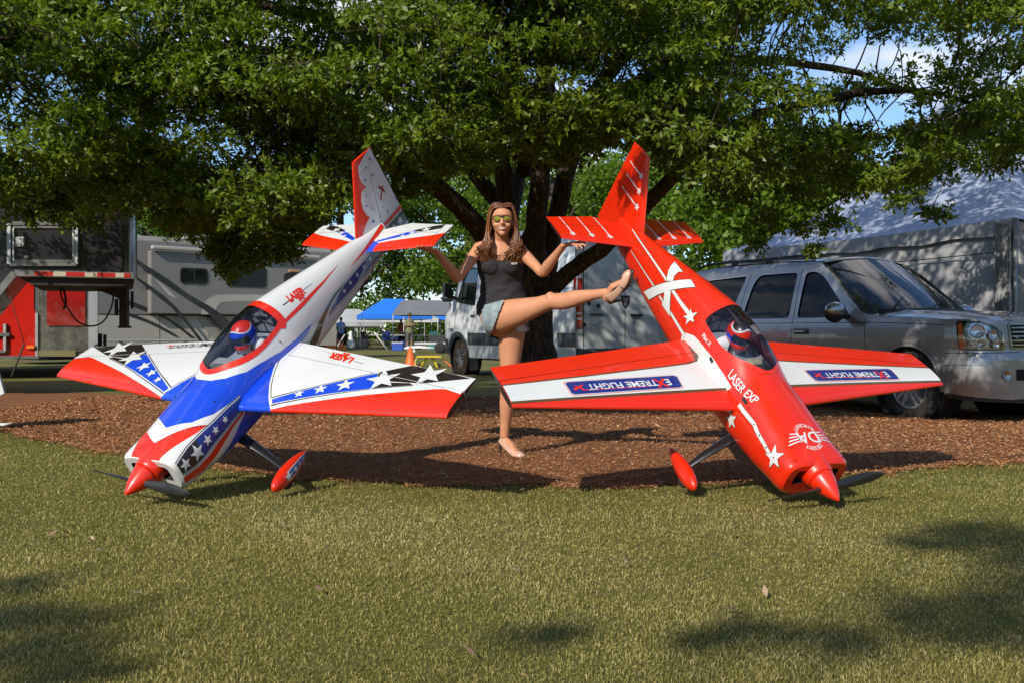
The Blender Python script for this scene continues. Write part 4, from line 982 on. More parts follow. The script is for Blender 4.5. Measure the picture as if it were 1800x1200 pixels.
for i in range(230):      # leafy outer shell that faces the meadow
    px = R.uniform(-150, 1240); py = R.uniform(-160, 330); Y = R.uniform(7.3, 9.4)
    if py > low_edge(px) - 40 or R.random() > open_(px, py) + .1: continue
    if 840 < px < 1060 and py > 235: continue
    s = R.uniform(.22, .42); add_clump(px, py, Y, s * 1.4, s * .5, R.uniform(.7, 1.1))
for q in ((-.13, 4.65, 3.05), (-.35, 4.5, 3.2), (.1, 4.9, 3.0)): clumps.append((np.array(q), np.array([.26, .2, .16]), .22))
# fringe that follows the lower edge
for i in range(230):
    px = R.uniform(-120, 1900); Y = R.uniform(8.0, 12.5); py = low_edge(px) - R.uniform(10, 110)
    if px > 1150 and R.random() > .75: continue
    s = R.uniform(.16, .34); add_clump(px, py, Y, s * 1.25, s * .6, R.uniform(.7, 1.2))
# sprays hanging lower than the rest
for px, py, Y, rx, rz, dn in [(400, 420, 10.6, .34, .30, 1.5), (430, 370, 10.5, .5, .3, 1.5), (360, 375, 10.6, .4, .28, 1.4), (395, 465, 10.6, .18, .18, 1.5), (470, 400, 10.4, .32, .24, 1.3), (320, 400, 10.7, .26, .2, 1.2), (500, 350, 10.3, .4, .3, 1.2), (300, 350, 10.7, .3, .2, 1.2),
    (520, 310, 10.2, .5, .35, 1.2), (590, 330, 9.9, .4, .22, 1.0), (640, 300, 9.7, .45, .22, 1.0), (700, 280, 10.6, .5, .3, 1.0), (560, 380, 10.1, .22, .16, .9), (460, 440, 10.2, .26, .2, 1.3), (530, 400, 10.0, .3, .24, 1.2), (500, 440, 10.1, .24, .18, 1.2), (550, 350, 9.8, .34, .26, 1.1), (430, 460, 10.3, .2, .16, 1.2), (730, 320, 9.8, .35, .16, 1.0), (800, 290, 9.6, .4, .2, 1.0), (700, 335, 10.2, .3, .15, .9), (1000, 270, 9.4, .36, .2, 1.0), (930, 260, 9.3, .36, .2, 1.0), (60, 378, 9.2, .4, .14, .9), (150, 385, 9.2, .36, .14, .9), (215, 350, 9.4, .28, .2, .9), (20, 330, 9.0, .4, .2, 1),
    (1290, 340, 9.6, .34, .2, .8), (1350, 385, 9.4, .3, .16, .7), (1420, 400, 9.2, .26, .13, .7), (1470, 385, 9.0, .26, .14, .7), (1540, 325, 8.8, .3, .14, .8), (1590, 350, 8.7, .24, .12, .8), (1640, 375, 8.6, .20, .10, .8), (1490, 300, 8.9, .3, .2, .8), (1700, 270, 8.5, .4, .12, .8), (1760, 290, 8.4, .3, .12, .8), (1620, 240, 8.6, .35, .18, .8), (1250, 300, 9.8, .4, .2, .9), (1400, 330, 9.3, .3, .2, .8), (1330, 430, 9.2, .2, .1, .6), (1430, 440, 9.0, .16, .08, .5)]:
    add_clump(px, py, Y, rx, rz, dn)
BASE = []; AX = []
for c, r, dn in clumps:
    nspr = int(165 * dn * (r[0] * r[2] / .25)**.8) + 12
    u = rand_unit(R, nspr) * (R.random((nspr, 1))**.45); p = c + u * r; p[:, 2] -= .25 * (u[:, 0]**2 + u[:, 1]**2) * r[2]
    a = u + np.array([0, 0, -.15]) + R.normal(0, .35, (nspr, 3)); a /= np.linalg.norm(a, axis=1, keepdims=True); BASE.append(p); AX.append(a)
BASE = np.concatenate(BASE); AX = np.concatenate(AX)
# keep the air in front of the aircraft and the woman clear
keep = ~((BASE[:, 1] < 7.2) & (BASE[:, 2] < 2.9))
BASE = BASE[keep] - np.array(oak_p); AX = AX[keep]
P, F_, m = leaves_at(BASE, AX, R, 9, .038, .075)
g = np.repeat(R.random(len(BASE)) * .5, 9) + R.random(m) * .5
ol = mesh_np('foliage', P, F_, LEAF, oak, attr={'rnd': np.repeat(g, 4)}); ol['kind'] = 'stuff'; print('oak leaves', m)
# twigs: from each clump back to the nearest limb, with side shoots
tv = []; tf = []
def thin(a, b, r0, r1, sag=0.0, n=3, k=5):
    a = np.array(a); b = np.array(b); d = b - a; L_ = np.linalg.norm(d)
    if L_ < 1e-5: return
    d /= L_; u = np.cross(d, [0, 0, 1.0]); u = u / (np.linalg.norm(u) + 1e-9); w = np.cross(d, u); o = len(tv)
    for i in range(k + 1):
        t = i / k; c = a + (b - a) * t; c[2] += sag * math.sin(math.pi * t) + .04 * L_ * math.sin(9 * t + a[0] * 7); c[0] += .05 * L_ * math.sin(7 * t + a[2] * 9 + b[0] * 5); rr = r0 + (r1 - r0) * t
        for j in range(n): an = 2 * math.pi * j / n; tv.append(c + (u * math.cos(an) + w * math.sin(an)) * rr)
    for i in range(k):
        for j in range(n): j2 = (j + 1) % n; tf.append((o + i * n + j, o + i * n + j2, o + (i + 1) * n + j2, o + (i + 1) * n + j))
for c, r, dn in clumps:
    c = c - np.array(oak_p); dd = np.linalg.norm(LPa - c, axis=1); j = int(np.argmin(dd + R.uniform(0, .4, len(dd))))
    if dd[j] < (1.5 if c[0] > 2.2 else 3.0): thin(LPa[j], c, min(.022, .005 + .006 * dd[j]), .004, .12 * dd[j] + R.normal(0, .05 * dd[j]))
    for q in range(5 if c[0] < 2.5 else 3): e_ = c + rand_unit(R, 1)[0] * r * .95; thin(c + (e_ - c) * .05, e_, .005, .0018, .02, 3, 3)
tw_ = mesh_np('twigs', np.array(tv), np.array(tf), BARK, oak, True); tw_['kind'] = 'stuff'
# upper crown, above the picture: it only shades what stands below
n = 62000; u = rand_unit(R, n) * (R.random((n, 1))**.4); C = np.array([.2, 11.2, 5.6]) + u * np.array([8.6, 5.4, 2.6]); 
hole = np.sin(C[:, 0] * 1.9 + 1) * np.sin(C[:, 1] * 1.7) * np.sin(C[:, 2] * 2.3) > .10
C[-11000:] = np.array([2.0, 3.3, 7.7]) + u[-11000:] * np.array([3.0, 1.5, 1.0]); okf = np.zeros(n, bool); okf[-11000:] = True  # front lobe added overhead, out of view, to shade the crown's right side
ok = (C[:, 2] > .85 + 700 / 1800 * C[:, 1]) & ~hole & ~((C[:, 1] < 6.9) & ~okf) ; C = C[ok] - np.array(oak_p)
P, F_ = far_leaves(C, R, .05, .09)
up_ = mesh_np('upper_foliage', P, F_, LEAF, oak, attr={'rnd': np.repeat(R.random(len(C)), 4)}); up_['kind'] = 'stuff'

# trees beyond the field
def far_tree(name, X, Y, h, rad, n, seed, label, low=.06, leaf=.13, group='trees along the far side of the field', m_=None):
    R = np.random.default_rng(seed); t = empty(name, (X, Y, 0), label=label, cat='tree', group=group)
    b = MB(); b.tube([(0, 0, -.1), (.05, 0, h * .3), (.1, .1, h * .7)], [rad * .07, rad * .055, rad * .02], 8)
    for k in range(5):
        a = k * 1.26 + seed; b.tube([(0, 0, h * (.18 + .06 * k)), (math.cos(a) * rad * .4, math.sin(a) * rad * .4, h * (.35 + .06 * k)), (math.cos(a) * rad * .75, math.sin(a) * rad * .75, h * (.42 + .08 * k))], [rad * .03, rad * .02, rad * .006], 6)
    b.build('trunk', BARK, t)
    nc = 46; cc = rand_unit(R, nc) * (R.random((nc, 1))**.35); cc[:, 2] = cc[:, 2] * .5 + .5
    cen = np.stack([cc[:, 0] * rad * .82, cc[:, 1] * rad * .82, h * low + cc[:, 2] * h * (1 - low) * .93], -1); cr = R.uniform(.16, .34, nc) * rad
    k = R.integers(0, nc, n); u = rand_unit(R, n) * (R.random((n, 1))**.4); p = cen[k] + u * cr[k][:, None] * np.array([1, 1, .72]); p[:, 2] = np.maximum(p[:, 2], h * low * .5)
    P, F_ = far_leaves(p, R, leaf * .6, leaf * 1.2)
    o = mesh_np('foliage', P, F_, m_ or LEAFB, t, attr={'rnd': np.repeat(np.clip(R.random(n) * .7 + .3 * R.random(nc)[k], 0, 1), 4)}); o['kind'] = 'stuff'
    return t
FT = [(-13.8, 48, 8.5, 4.4, 'pale green tree rising behind the left end of the motorhome'),
 (-13.5, 80, 17, 8.5, 'tall bright tree behind the motorhome, left of the shade tents'),
 (-3.5, 84, 19, 9.5, 'broad sunlit tree straight behind the blue canopy tent'),
 (3.0, 78, 18, 8.5, 'dense tree behind the white van'),
 (-.5, 100, 24, 11, 'tallest far tree rising behind the row, left of the trunk'),
 (9.5, 66, 15, 8.0, 'green tree behind the tail of the red aircraft'),
 (9.6, 38, 8.6, 4.6, 'bright green tree rising behind the roof of the silver truck'),
 (15.0, 52, 9.5, 5.0, 'green tree at the left edge of the marquee roof'),
 (-22, 62, 12, 6.5, 'tree behind the black trailer at the far left'),
 (20, 78, 15, 8, 'far tree partly hidden by the marquee')]
for i, (X, Y, h, rad, lb) in enumerate(FT): far_tree('field_tree', X, Y, h, rad, 23000 if Y < 90 else 18000, 100 + i, lb, leaf=.10 + .0011 * Y)
# dense far hedge that closes the view under the crowns
n = 32000; hx_ = R.uniform(-50, 50, n); hh = 3.2 + 1.2 * np.sin(hx_ * .31) + .7 * np.sin(hx_ * .9 + 1); Ch = np.stack([hx_, 104 + R.normal(0, 1.4, n), R.random(n)**.8 * hh], -1)
P, F_ = far_leaves(Ch, R, .16, .30); tag(mesh_np('far_hedge', P, F_, LEAFB, attr={'rnd': np.repeat(R.random(n) * .7, 4)}), kind='stuff')
# trees on the photographer's side, seen only as reflections in paint and glass
n = 26000; an_ = R.uniform(math.pi * .93, math.pi * 2.12, n); rd_ = 42 + R.normal(0, 2.5, n); hh = 9.5 + 2 * np.sin(an_ * 9) + 1.2 * np.sin(an_ * 23)
Cr = np.stack([np.cos(an_) * rd_, np.sin(an_) * rd_ + 2, R.random(n)**.8 * hh], -1); P, F_ = far_leaves(Cr, R, .22, .42)
tag(mesh_np('woods', P, F_, LEAFB, attr={'rnd': np.repeat(R.random(n) * .6, 4)}), kind='stuff')
# shade tree behind the photographer: its boughs throw the patches of shade on the near lawn
st_ = empty('shade_tree', (-7.5, -9.0, 0), label='leafy tree behind the camera whose boughs shade the near lawn', cat='tree')
b = MB(); b.tube([(0, 0, 0), (.1, 0, 2.5), (.2, .2, 5.0)], [.3, .24, .16], 12)
targets = []
def sun_back(px, py, h):
    Y = 1530 / (py - 586); X = (px - 900) / 1800 * Y; return (X - .775 * h, Y - 1.4 * h, h)
for px, py, h, r in [(60, 1080, 6.2, .26), (20, 1160, 6.0, .25), (-60, 1120, 6, .4), (120, 1190, 6.2, .16), (940, 1115, 6.6, .11), (990, 1112, 6.5, .07), (1330, 1110, 6.8, .20), (1480, 1125, 6.8, .22), (1600, 1090, 7.0, .22), (1700, 1060, 7.0, .26), (1780, 1110, 7.0, .28), (1790, 1040, 7.0, .25), (1650, 955, 7.4, .22), (1720, 930, 7.4, .25), (1790, 950, 7.4, .26), (1850, 990, 7.2, .4), (1250, 1130, 6.8, .10), (30, 1030, 6.3, .18)]:
    targets.append((sun_back(px, py, h), r))
o0 = Vector((-7.5, -9, 0)); leafp = []
for (p, r) in targets:
    r *= .72
    q = Vector(p) - o0; b.tube([(.15, .1, 3.8), tuple(q * .5 + Vector((0, 0, 1.6))), tuple(q)], [.03, .014, .005], 5)
    k = int(105 * r * r / .06) + 14; u = rand_unit(R, k) * (R.random((k, 1))**.6); leafp.append(np.array(q) + u * np.array([r * 1.5, r * .9, r * .3]) + (RNG.random((k, 1)) > .6) * rand_unit(R, k) * r * .7)
kk = 900; u = rand_unit(R, kk) * (R.random((kk, 1))**.5); leafp.append(np.array([-7.5, -8.5, 6.0]) + u * np.array([1.8, 1.2, 1.2]))
b.build('trunk', BARK, st_)
lp = np.concatenate(leafp); P, F_ = far_leaves(lp, R, .04, .07); o = mesh_np('foliage', P, F_, LEAF, st_, attr={'rnd': np.repeat(R.random(len(lp)), 4)}); o['kind'] = 'stuff'
# ------------------------------------------------------------------ vehicles
def skin(name, outer, holes, fn, m, parent, step=.08, off=0.0, label=None):
    """sheet with openings, cut into small faces and bent onto a surface"""
    bm = bmesh.new(); ed = []
    for lp_ in [outer] + list(holes):
        vs = [bm.verts.new((a, b, 0)) for a, b in lp_]; ed += [bm.edges.new((vs[i], vs[(i + 1) % len(vs)])) for i in range(len(vs))]
    bmesh.ops.triangle_fill(bm, use_beauty=True, edges=ed, use_dissolve=False)
    # keep only faces inside the outline and outside the openings
    for f in [f for f in bm.faces if not inpoly(outer, np.array([f.calc_center_median().x]), np.array([f.calc_center_median().y]))[0] or any(inpoly(h, np.array([f.calc_center_median().x]), np.array([f.calc_center_median().y]))[0] for h in holes)]: bm.faces.remove(f)
    grid_cut(bm, step)
    return finish_patch(bm, name, fn, off, m, parent, True, label)
def arc(cx, cy, r, a0, a1, n=14, ry=None):
    ry = ry or r; return [(cx + r * math.cos(math.radians(a0 + (a1 - a0) * i / n)), cy + ry * math.sin(math.radians(a0 + (a1 - a0) * i / n))) for i in range(n + 1)]
def rrect(x0, y0, x1, y1, r, n=4):
    return arc(x1 - r, y1 - r, r, 0, 90, n) + arc(x0 + r, y1 - r, r, 90, 180, n) + arc(x0 + r, y0 + r, r, 180, 270, n) + arc(x1 - r, y0 + r, r, 270, 360, n)
def rounded(poly, r=.05, n=4):
    out = []; k = len(poly)
    for i in range(k):
        p0, p1, p2 = Vector(poly[i - 1]), Vector(poly[i]), Vector(poly[(i + 1) % k]); a = (p0 - p1); b = (p2 - p1)
        ra = min(r, a.length * .45); rb = min(r, b.length * .45); A = p1 + a.normalized() * ra; B = p1 + b.normalized() * rb
        for j in range(n + 1):
            t = j / n; q = A * (1 - t)**2 + p1 * 2 * t * (1 - t) + B * t * t; out.append((q.x, q.y))
    return out
def ring(name, poly, w, fn, off, m, parent, step=.1): 
    return patch(name, [[poly[i], poly[(i + 1) % len(poly)], q1, q0] for i, (q0, q1) in enumerate(_ringq(poly, w))], fn, off, m, parent, step)
def _ringq(poly, w):
    n = len(poly); c = []
    for i in range(n):
        a = Vector(poly[i - 1]); b = Vector(poly[(i + 1) % n]); d = (b - a).normalized(); c.append((poly[i][0] + d.y * w, poly[i][1] - d.x * w))
    return [(c[i], c[(i + 1) % n]) for i in range(n)]
TGLASS = mat('tinted_glass', (.004, .005, .006), .05, spec=.30)
CHROME = mat('chrome', (.62, .62, .64), .12, metal=1.0)
RUBBER = mat('tyre_rubber', (.022, .020, .019), .85, vary=.35, vscale=14, bump=.3, bscale=60)
BLKPL = mat('black_plastic', (.022, .022, .024), .55, vary=.2, vscale=10)
SEAM = mat('panel_gap', (.006, .006, .006), .9)
def wheel(root, cx, y, cz, r, w, rimr, side, rim_m, spokes=5, mud=None):
    m = MB(); s = side; pr = [(0, rimr), (.01, r * .86), (.03, r * .97), (.05, r), (w - .05, r), (w - .03, r * .97), (w - .01, r * .86), (w, rimr)]
    m.lathe((cx, y, cz), (0, -s, 0), pr, 44)
    for k in range(44):                                       # tread blocks
        a = 2 * math.pi * k / 44
        for j in (0, 1): m.box((cx + (r + .002) * math.cos(a + j * .07), y - s * w * (.27 + .46 * j), cz + (r + .002) * math.sin(a + j * .07)), (.016, w * .36, .034), Matrix.Rotation(-a, 3, 'Y'))
    t = m.build('tyre', mud or RUBBER, root)
    q = MB(); q.lathe((cx, y - s * .005, cz), (0, -s, 0), [(.0, rimr), (.0, rimr * .95), (.03, rimr * .90), (.10, rimr * .86), (.12, 0)], 36)
    for k in range(spokes):
        a = 2 * math.pi * k / spokes + .3; d = Vector((math.cos(a), 0, math.sin(a))); pe = Vector((-math.sin(a), 0, math.cos(a)))
        for j in (-1, 1):
            p0 = Vector((cx, y - s * .012, cz)) + d * rimr * .16 + pe * j * rimr * .08; p1 = Vector((cx, y - s * .016, cz)) + d * rimr * .93 + pe * j * rimr * .17
            q.bar(p0, p1, rimr * .15, .03, up=(0, 1, 0))
    q.lathe((cx, y + s * .006, cz), (0, -s, 0), [(0, 0), (0, rimr * .16), (.02, rimr * .24), (.06, rimr * .26)], 20)
    q.build('rim', rim_m, t, bevel=.004)
    return t

def build_suv():
    root = empty('large_suv', (5.38, 11.97, -.147), label='silver grey full-size truck wagon parked behind the right wing of the red aircraft', cat='car')
    f = Vector((.469, -.883, 0)); f.normalize(); r_ = Vector((-f.y, f.x, 0))          # local x = front, local y = left side
    root.matrix_world = Matrix(((f.x, r_.x, 0, 5.31), (f.y, r_.y, 0, 11.97), (0, 0, 1, -.147), (0, 0, 0, 1)))
    PAINT = mat('silver_grey_paint', (.36, .365, .375), .34, metal=.65, coat=1.0, vary=.05, vscale=2)
    plan = [(-6, .0), (.50, .0), (.66, .012), (.78, .045), (.87, .11), (.93, .20), (.965, .34), (.985, .55), (.995, .8), (1.0, 1.0)]
    pl = np.array(plan); dl = np.r_[0, np.cumsum(np.hypot(np.diff(pl[:, 0]), np.diff(pl[:, 1])))]; dl -= dl[1] - 0.0
    def width(x, z):
        z = np.asarray(z, float); x = np.asarray(x, float)
        w = np.interp(z, [.25, .45, .62, .75, .95, 1.10, 1.17, 1.22, 1.5, 1.75, 1.90, 1.96], [.93, .985, 1.00, .985, .995, .985, .965, .945, .895, .835, .77, .70])
        w = w - .05 * np.clip((-3.6 - x) / 1.05, 0, 1)**2
        return w
    def side(s):
        def fn(x, z, off=0.0):
            x = np.asarray(x, float); z = np.asarray(z, float)
            return np.stack([x, s * (width(x, z) + off), z], -1)
        return fn
    def wrap(s):
        """u = distance round the front corner (0 at x=.50 on the side)"""
        def fn(u, z, off=0.0):
            u = np.asarray(u, float); z = np.asarray(z, float); uu = u + .50 - .0
            x = np.interp(u, dl, pl[:, 0]); q = np.interp(u, dl, pl[:, 1]); w = width(x, z)
            bulge = .035 * np.clip((.80 - z) / .04, 0, 1) * np.clip(u / .3, 0, 1)
            e = 1e-3; dx = (np.interp(u + e, dl, pl[:, 0]) - np.interp(u - e, dl, pl[:, 0])); dy = (np.interp(u + e, dl, pl[:, 1]) - np.interp(u - e, dl, pl[:, 1])); L_ = np.hypot(dx, dy) + 1e-12
            nx, ny = dy / L_, dx / L_; o = off + bulge; slope = -.10 * np.clip(z - .95, 0, 1) * np.clip(u / .4, 0, 1)
            return np.stack([x + nx * o + slope, s * (w * (1 - q) + ny * o), z], -1)
        return fn
    U1 = float(dl[-1])
    for s in (-1, 1):
        fn = side(s)
        out = [(.50, .34)] + [(.46, .36)] + arc(0, .42, .475, -8, 188, 22) + [(-.47, .34), (-.55, .30), (-2.75, .30), (-2.82, .36)] + arc(-3.30, .42, .475, -8, 188, 22) + [(-3.80, .36), (-4.50, .42), (-4.64, .50), (-4.66, .9), (-4.63, 1.2), (-4.50, 1.60), (-4.40, 1.80), (-4.15, 1.90), (-3.4, 1.945), (-2.4, 1.945), (-1.75, 1.925), (-1.50, 1.885), (-1.28, 1.72), (-.98, 1.47), (-.70, 1.245), (-.55, 1.205), (0.1, 1.175), (.50, 1.15)]
        fg = rounded([(-.83, 1.185), (-1.78, 1.185), (-1.73, 1.78), (-1.56, 1.79), (-1.40, 1.72), (-1.02, 1.36)], .07); rg = rounded([(-1.90, 1.185), (-2.84, 1.185), (-2.70, 1.66), (-2.60, 1.79), (-1.86, 1.79)], .08); qg = rounded([(-3.08, 1.185), (-4.44, 1.22), (-4.34, 1.74), (-2.84, 1.79)], .07)
        body = skin('body_side', out, [fg, rg, qg], fn, PAINT, root, .07)
        for nm, g in (('front_door_window', fg), ('rear_door_window', rg), ('quarter_window', qg)):
            patch(nm, [g], fn, -.014, TGLASS, root, .12); ring('window_seal', g, .016, fn, .001, BLKPL, body, .12)
            ring('window_trim', [(x, z) for x, z in g], .006, fn, .003, CHROME, body, .12)
        for pts in ([(-.62, 1.16), (-.60, .80), (-.66, .50), (-.70, .33)], [(-1.81, 1.84), (-1.83, 1.15), (-1.83, .33)], [(-2.78, 1.80), (-2.93, 1.2), (-2.92, .92), (-2.84, .70)], [(-4.15, 1.13), (-2.95, 1.13), (-.45, 1.125), (.5, 1.09)]):
            patch('door_seam', [ribbon(pts, .007)], fn, .0015, SEAM, body, .08)
        for a, b in ((-1.55, -1.75), (-2.62, -2.84)):
            h = MB(); h.bar((a, s * 1.035, 1.02), (b, s * 1.035, 1.02), .028, .03); h.bar((a - .01, s * .99, 1.02), (a - .01, s * 1.035, 1.02), .022); h.bar((b + .01, s * .99, 1.02), (b + .01, s * 1.035, 1.02), .022); h.build('door_handle', PAINT, root, bevel=.008)
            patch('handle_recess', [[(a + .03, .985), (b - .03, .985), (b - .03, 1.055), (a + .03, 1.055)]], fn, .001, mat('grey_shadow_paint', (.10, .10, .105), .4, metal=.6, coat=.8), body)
        ring('wheel_arch_lip', [(x, z) for x, z in arc(0, .42, .475, -6, 186, 24)] + [(x, z) for x, z in arc(0, .42, .47, 186, -6, 24)], .035, fn, .006, PAINT, body, .2)
        # dark wheel wells
        for cx in (0, -3.3):
            w = MB(); w.lathe((cx, s * .97, .42), (0, -s, 0), [(0, .475), (.34, .475), (.34, 0)], 30); w.build('wheel_well', SEAM, root)
            wheel(root, cx, s * .955, .405, .405, .27, .245, s, mat('alloy', (.55, .55, .56), .3, metal=.9, vary=.1), 5)
        b = MB(); b.bar((-.62, s * .99, .33), (-2.72, s * .99, .33), .16, .05); b.build('running_board', BLKPL, root, bevel=.015)
        m = MB(); mz = 1.22
        m.ellip((-.93, s * 1.15, mz + .02), (.085, .15, .115), 20, 12); mir = m.build('wing_mirror', BLKPL, root, fix=False)
        m = MB(); m.ellip((-.915, s * 1.15, mz + .055), (.085, .152, .10), 20, 12); m.build('mirror_cap', mat('bright_silver', (.45, .46, .47), .2, metal=.9, coat=1), mir, fix=False)
        m = MB(); m.bar((-.92, s * .93, 1.19), (-.93, s * 1.06, 1.20), .07, .05); m.build('mirror_arm', BLKPL, mir, bevel=.01)
        rk = MB(); rk.tube([(-1.75, s * .66, 1.955), (-1.95, s * .66, 2.01), (-3.9, s * .66, 2.01), (-4.1, s * .66, 1.95)], .017, 8)
        for xx in (-2.6, -3.3): rk.box((xx, s * .66, 1.98), (.10, .03, .06))
        rk.build('roof_rail', BLKPL, root)
        # fascia round the corner
        wf_ = wrap(s)
        hl = rounded([(.17, .82), (.14, 1.13), (.40, 1.125), (.54, 1.08), (.655, 1.00), (.675, .82)], .04)
        fog = arc(.66, .56, .055, 0, 354, 14)
        grl = rounded([(.93, .84), (.90, 1.10), (U1 + .0, 1.12), (U1 + .0, .84)], .02); low = rounded([(.93, .50), (.93, .66), (U1, .66), (U1, .50)], .02)
        fs = skin('front_fascia', [(0, .36), (.3, .33), (.7, .30), (U1, .32), (U1, 1.135), (.75, 1.13), (.45, 1.145), (0, 1.15)], [hl, fog, [p for p in grl], low] if False else [hl, fog], wf_, PAINT, root, .05)
        ring('headlight_edge', hl, .010, wf_, .002, BLKPL, fs)
        head = patch('headlight', [hl], wf_, .006, glass('lamp_lens', (.92, .94, .96), .02, .06), root, .05); patch('headlight_bowl', [hl], wf_, -.035, mat('lamp_chrome', (.5, .5, .52), .18, metal=1, bump=.5, bscale=25), head, .04)
        patch('turn_signal', [rounded([(.175, .84), (.155, 1.11), (.205, 1.11), (.225, .84)], .02)], wf_, -.010, mat('amber_lens', (.75, .16, .02), .2, coat=1), head, .05)
        patch('lamp_divider', [ribbon([(.238, .83), (.217, 1.12)], .010)], wf_, -.002, CHROME, head, .05)
        for uu, zz, rr in ((.37, 1.02, .075), (.53, .98, .06), (.40, .89, .045), (.56, .88, .045)):
            c = wf_(np.array([uu]), np.array([zz]), -.03)[0]; nn = Vector(wf_(np.array([uu]), np.array([zz]), .02)[0]) - Vector(c); q = MB(); q.lathe(tuple(c), tuple(nn), [(.0, 0), (.006, rr * .4), (.022, rr * .8), (.032, rr), (.034, rr * .93)], 20); q.build('reflector', CHROME, head)
        c = wf_(np.array([.66]), np.array([.56]), -.02)[0]; nn = Vector(wf_(np.array([.66]), np.array([.56]), .02)[0]) - Vector(c); q = MB(); q.lathe(tuple(c), tuple(nn), [(0, 0), (0, .05), (.03, .058), (.03, .05), (.012, .045), (.012, 0)], 20); q.build('fog_lamp', mat('lamp_chrome', (.5, .5, .52), .18, metal=1), root)
        patch('bumper_seam', [ribbon([(.0, .79), (.9, .80)], .006)], wf_, .002, SEAM, fs); patch('bumper_crease', [ribbon([(.0, .66), (.5, .675), (.95, .68)], .012)], wf_, .002, mat('bright_silver', (.45, .46, .47), .2, metal=.9, coat=1), fs)
        patch('grille', [[(.77, .845), (.74, 1.085), (U1, 1.10), (U1, .845)]], wf_, .003, SEAM, fs, .1)
        for k in range(5): patch('grille_bar', [ribbon([(.765, .875 + k * .045), (U1, .88 + k * .045)], .016)], wf_, .012, CHROME, fs, .1)
        ring('grille_surround', rounded([(.755, .83), (.725, 1.10), (U1 + .001, 1.115), (U1 + .001, .83)], .03), .018, wf_, .010, CHROME, fs, .1)
        patch('lower_intake', [rounded([(.80, .50), (.80, .62), (U1, .63), (U1, .50)], .02)], wf_, .003, SEAM, fs, .1)
        patch('front_valance', [[(0, .30), (U1, .24), (U1, .335), (.7, .315), (.3, .345), (0, .37)]], wf_, -.01, BLKPL, fs, .1)
    # hood, windscreen, roof, tailgate
    def hood(x, y, off=0.0):
        x = np.asarray(x, float); y = np.asarray(y, float); e = np.interp(x, [-.55, .1, .5, .78, .93], [1.205, 1.175, 1.15, 1.14, 1.125]); c = np.interp(x, [-.55, .1, .5, .80, .93], [1.27, 1.25, 1.215, 1.17, 1.13])
        hw = np.interp(x, [-.55, .50, .66, .78, .87, .93, .97], [.955, .975, .96, .93, .865, .78, .62]); t = np.clip(np.abs(y) / hw, 0, 1)
        ridge = .014 * np.exp(-((np.abs(y) - .55) / .06)**2)
        return np.stack([x, y * 1.0, e + (c - e) * (1 - t**4) + ridge + off], -1)
    hp = [(-.55, -.955), (.5, -.975), (.66, -.955), (.78, -.92), (.86, -.84), (.92, -.70), (.95, -.40), (.955, 0)]
    hp = hp + [(x, -y) for x, y in hp[-2::-1]]
    h = skin('hood', hp, [], hood, PAINT, root, .06)
    def wind(u, t, off=0.0):      # u -1..1 across, t 0 bottom .. 1 top
        u = np.asarray(u, float); t = np.asarray(t, float); xb = -.56 - .16 * np.abs(u)**2.2; xt = -1.44 - .10 * u**2; yb = .90 * u; yt = .70 * u
        x = xb + (xt - xb) * t; y = yb + (yt - yb) * t; z = (1.235 + (.035) * (1 - u**2)) + (1.90 - 1.235) * t + .025 * (1 - u**2) * t + .02 * np.sin(np.pi * t)
        return np.stack([x + off * .6, y, z + off * .8], -1)
    patch('windscreen_frame', [[(-1.07, -.04), (1.07, -.04), (1.08, 1.05), (-1.08, 1.05)]], wind, -.006, PAINT, root, .1)
    wsg = rounded([(-.99, .02), (.99, .02), (.97, .97), (-.97, .97)], .06)
    patch('windscreen', [wsg], wind, .006, mat('windscreen_glass', (.008, .010, .014), .03, coat=.6, spec=.7), root, .1)
    ring('windscreen_seal', wsg, .03, wind, .004, BLKPL, root)
    cw = MB(); cw.tube([(-.50, -.86, 1.245), (-.46, 0, 1.28), (-.50, .86, 1.245)], .03, 8); cw.build('wiper_cowl', BLKPL, root)
    for y0 in (-.65, .05): wq = MB(); wq.bar((-.52, y0, 1.285), (-.80, y0 + .55, 1.46), .016, .012); wq.build('wiper', BLKPL, root)
    def roof(x, y, off=0.0):
        x = np.asarray(x, float); y = np.asarray(y, float); e = np.interp(x, [-4.45, -4.15, -3.4, -2.4, -1.75, -1.48], [1.78, 1.90, 1.945, 1.945, 1.925, 1.885]); t = np.clip(np.abs(y) / .80, 0, 1); return np.stack([x, y, e + .055 * (1 - t**2.2) + off], -1)
    skin('roof', [(-1.46, -.735), (-1.44, 0), (-1.46, .735), (-1.75, .755), (-2.4, .735), (-3.4, .735), (-4.15, .73), (-4.42, .72), (-4.42, -.72), (-4.15, -.73), (-3.4, -.735), (-2.4, -.735), (-1.75, -.755)], [], roof, PAINT, root, .12)
    an = MB(); an.prism([(-1.60, 0), (-1.82, 0), (-1.80, .06), (-1.76, .065)], -.02, .02, lambda a, b_, d: (a, .05 + d, 1.96 + b_)); an.build('roof_antenna', BLKPL, root, bevel=.006)
    tg = MB(); tg.box((-4.60, 0, .95), (.10, 1.84, 1.0)); tg.box((-4.46, 0, 1.62), (.10, 1.50, .36), Matrix.Rotation(math.radians(14), 3, 'Y')); tg.build('tailgate', PAINT, root, bevel=.04)
    und = MB(); und.box((-1.8, 0, .45), (5.0, 1.5, .25)); und.build('underbody', SEAM, root)
    lettering('YUKON XL', (-1.12, .64), math.pi, .085, lambda x, z, off=0.0: side(-1)(x, z, off), .004, BLKPL, root, bold=.03, mirror=True, sx=1.1, name='door_badge')
    return root
build_suv()

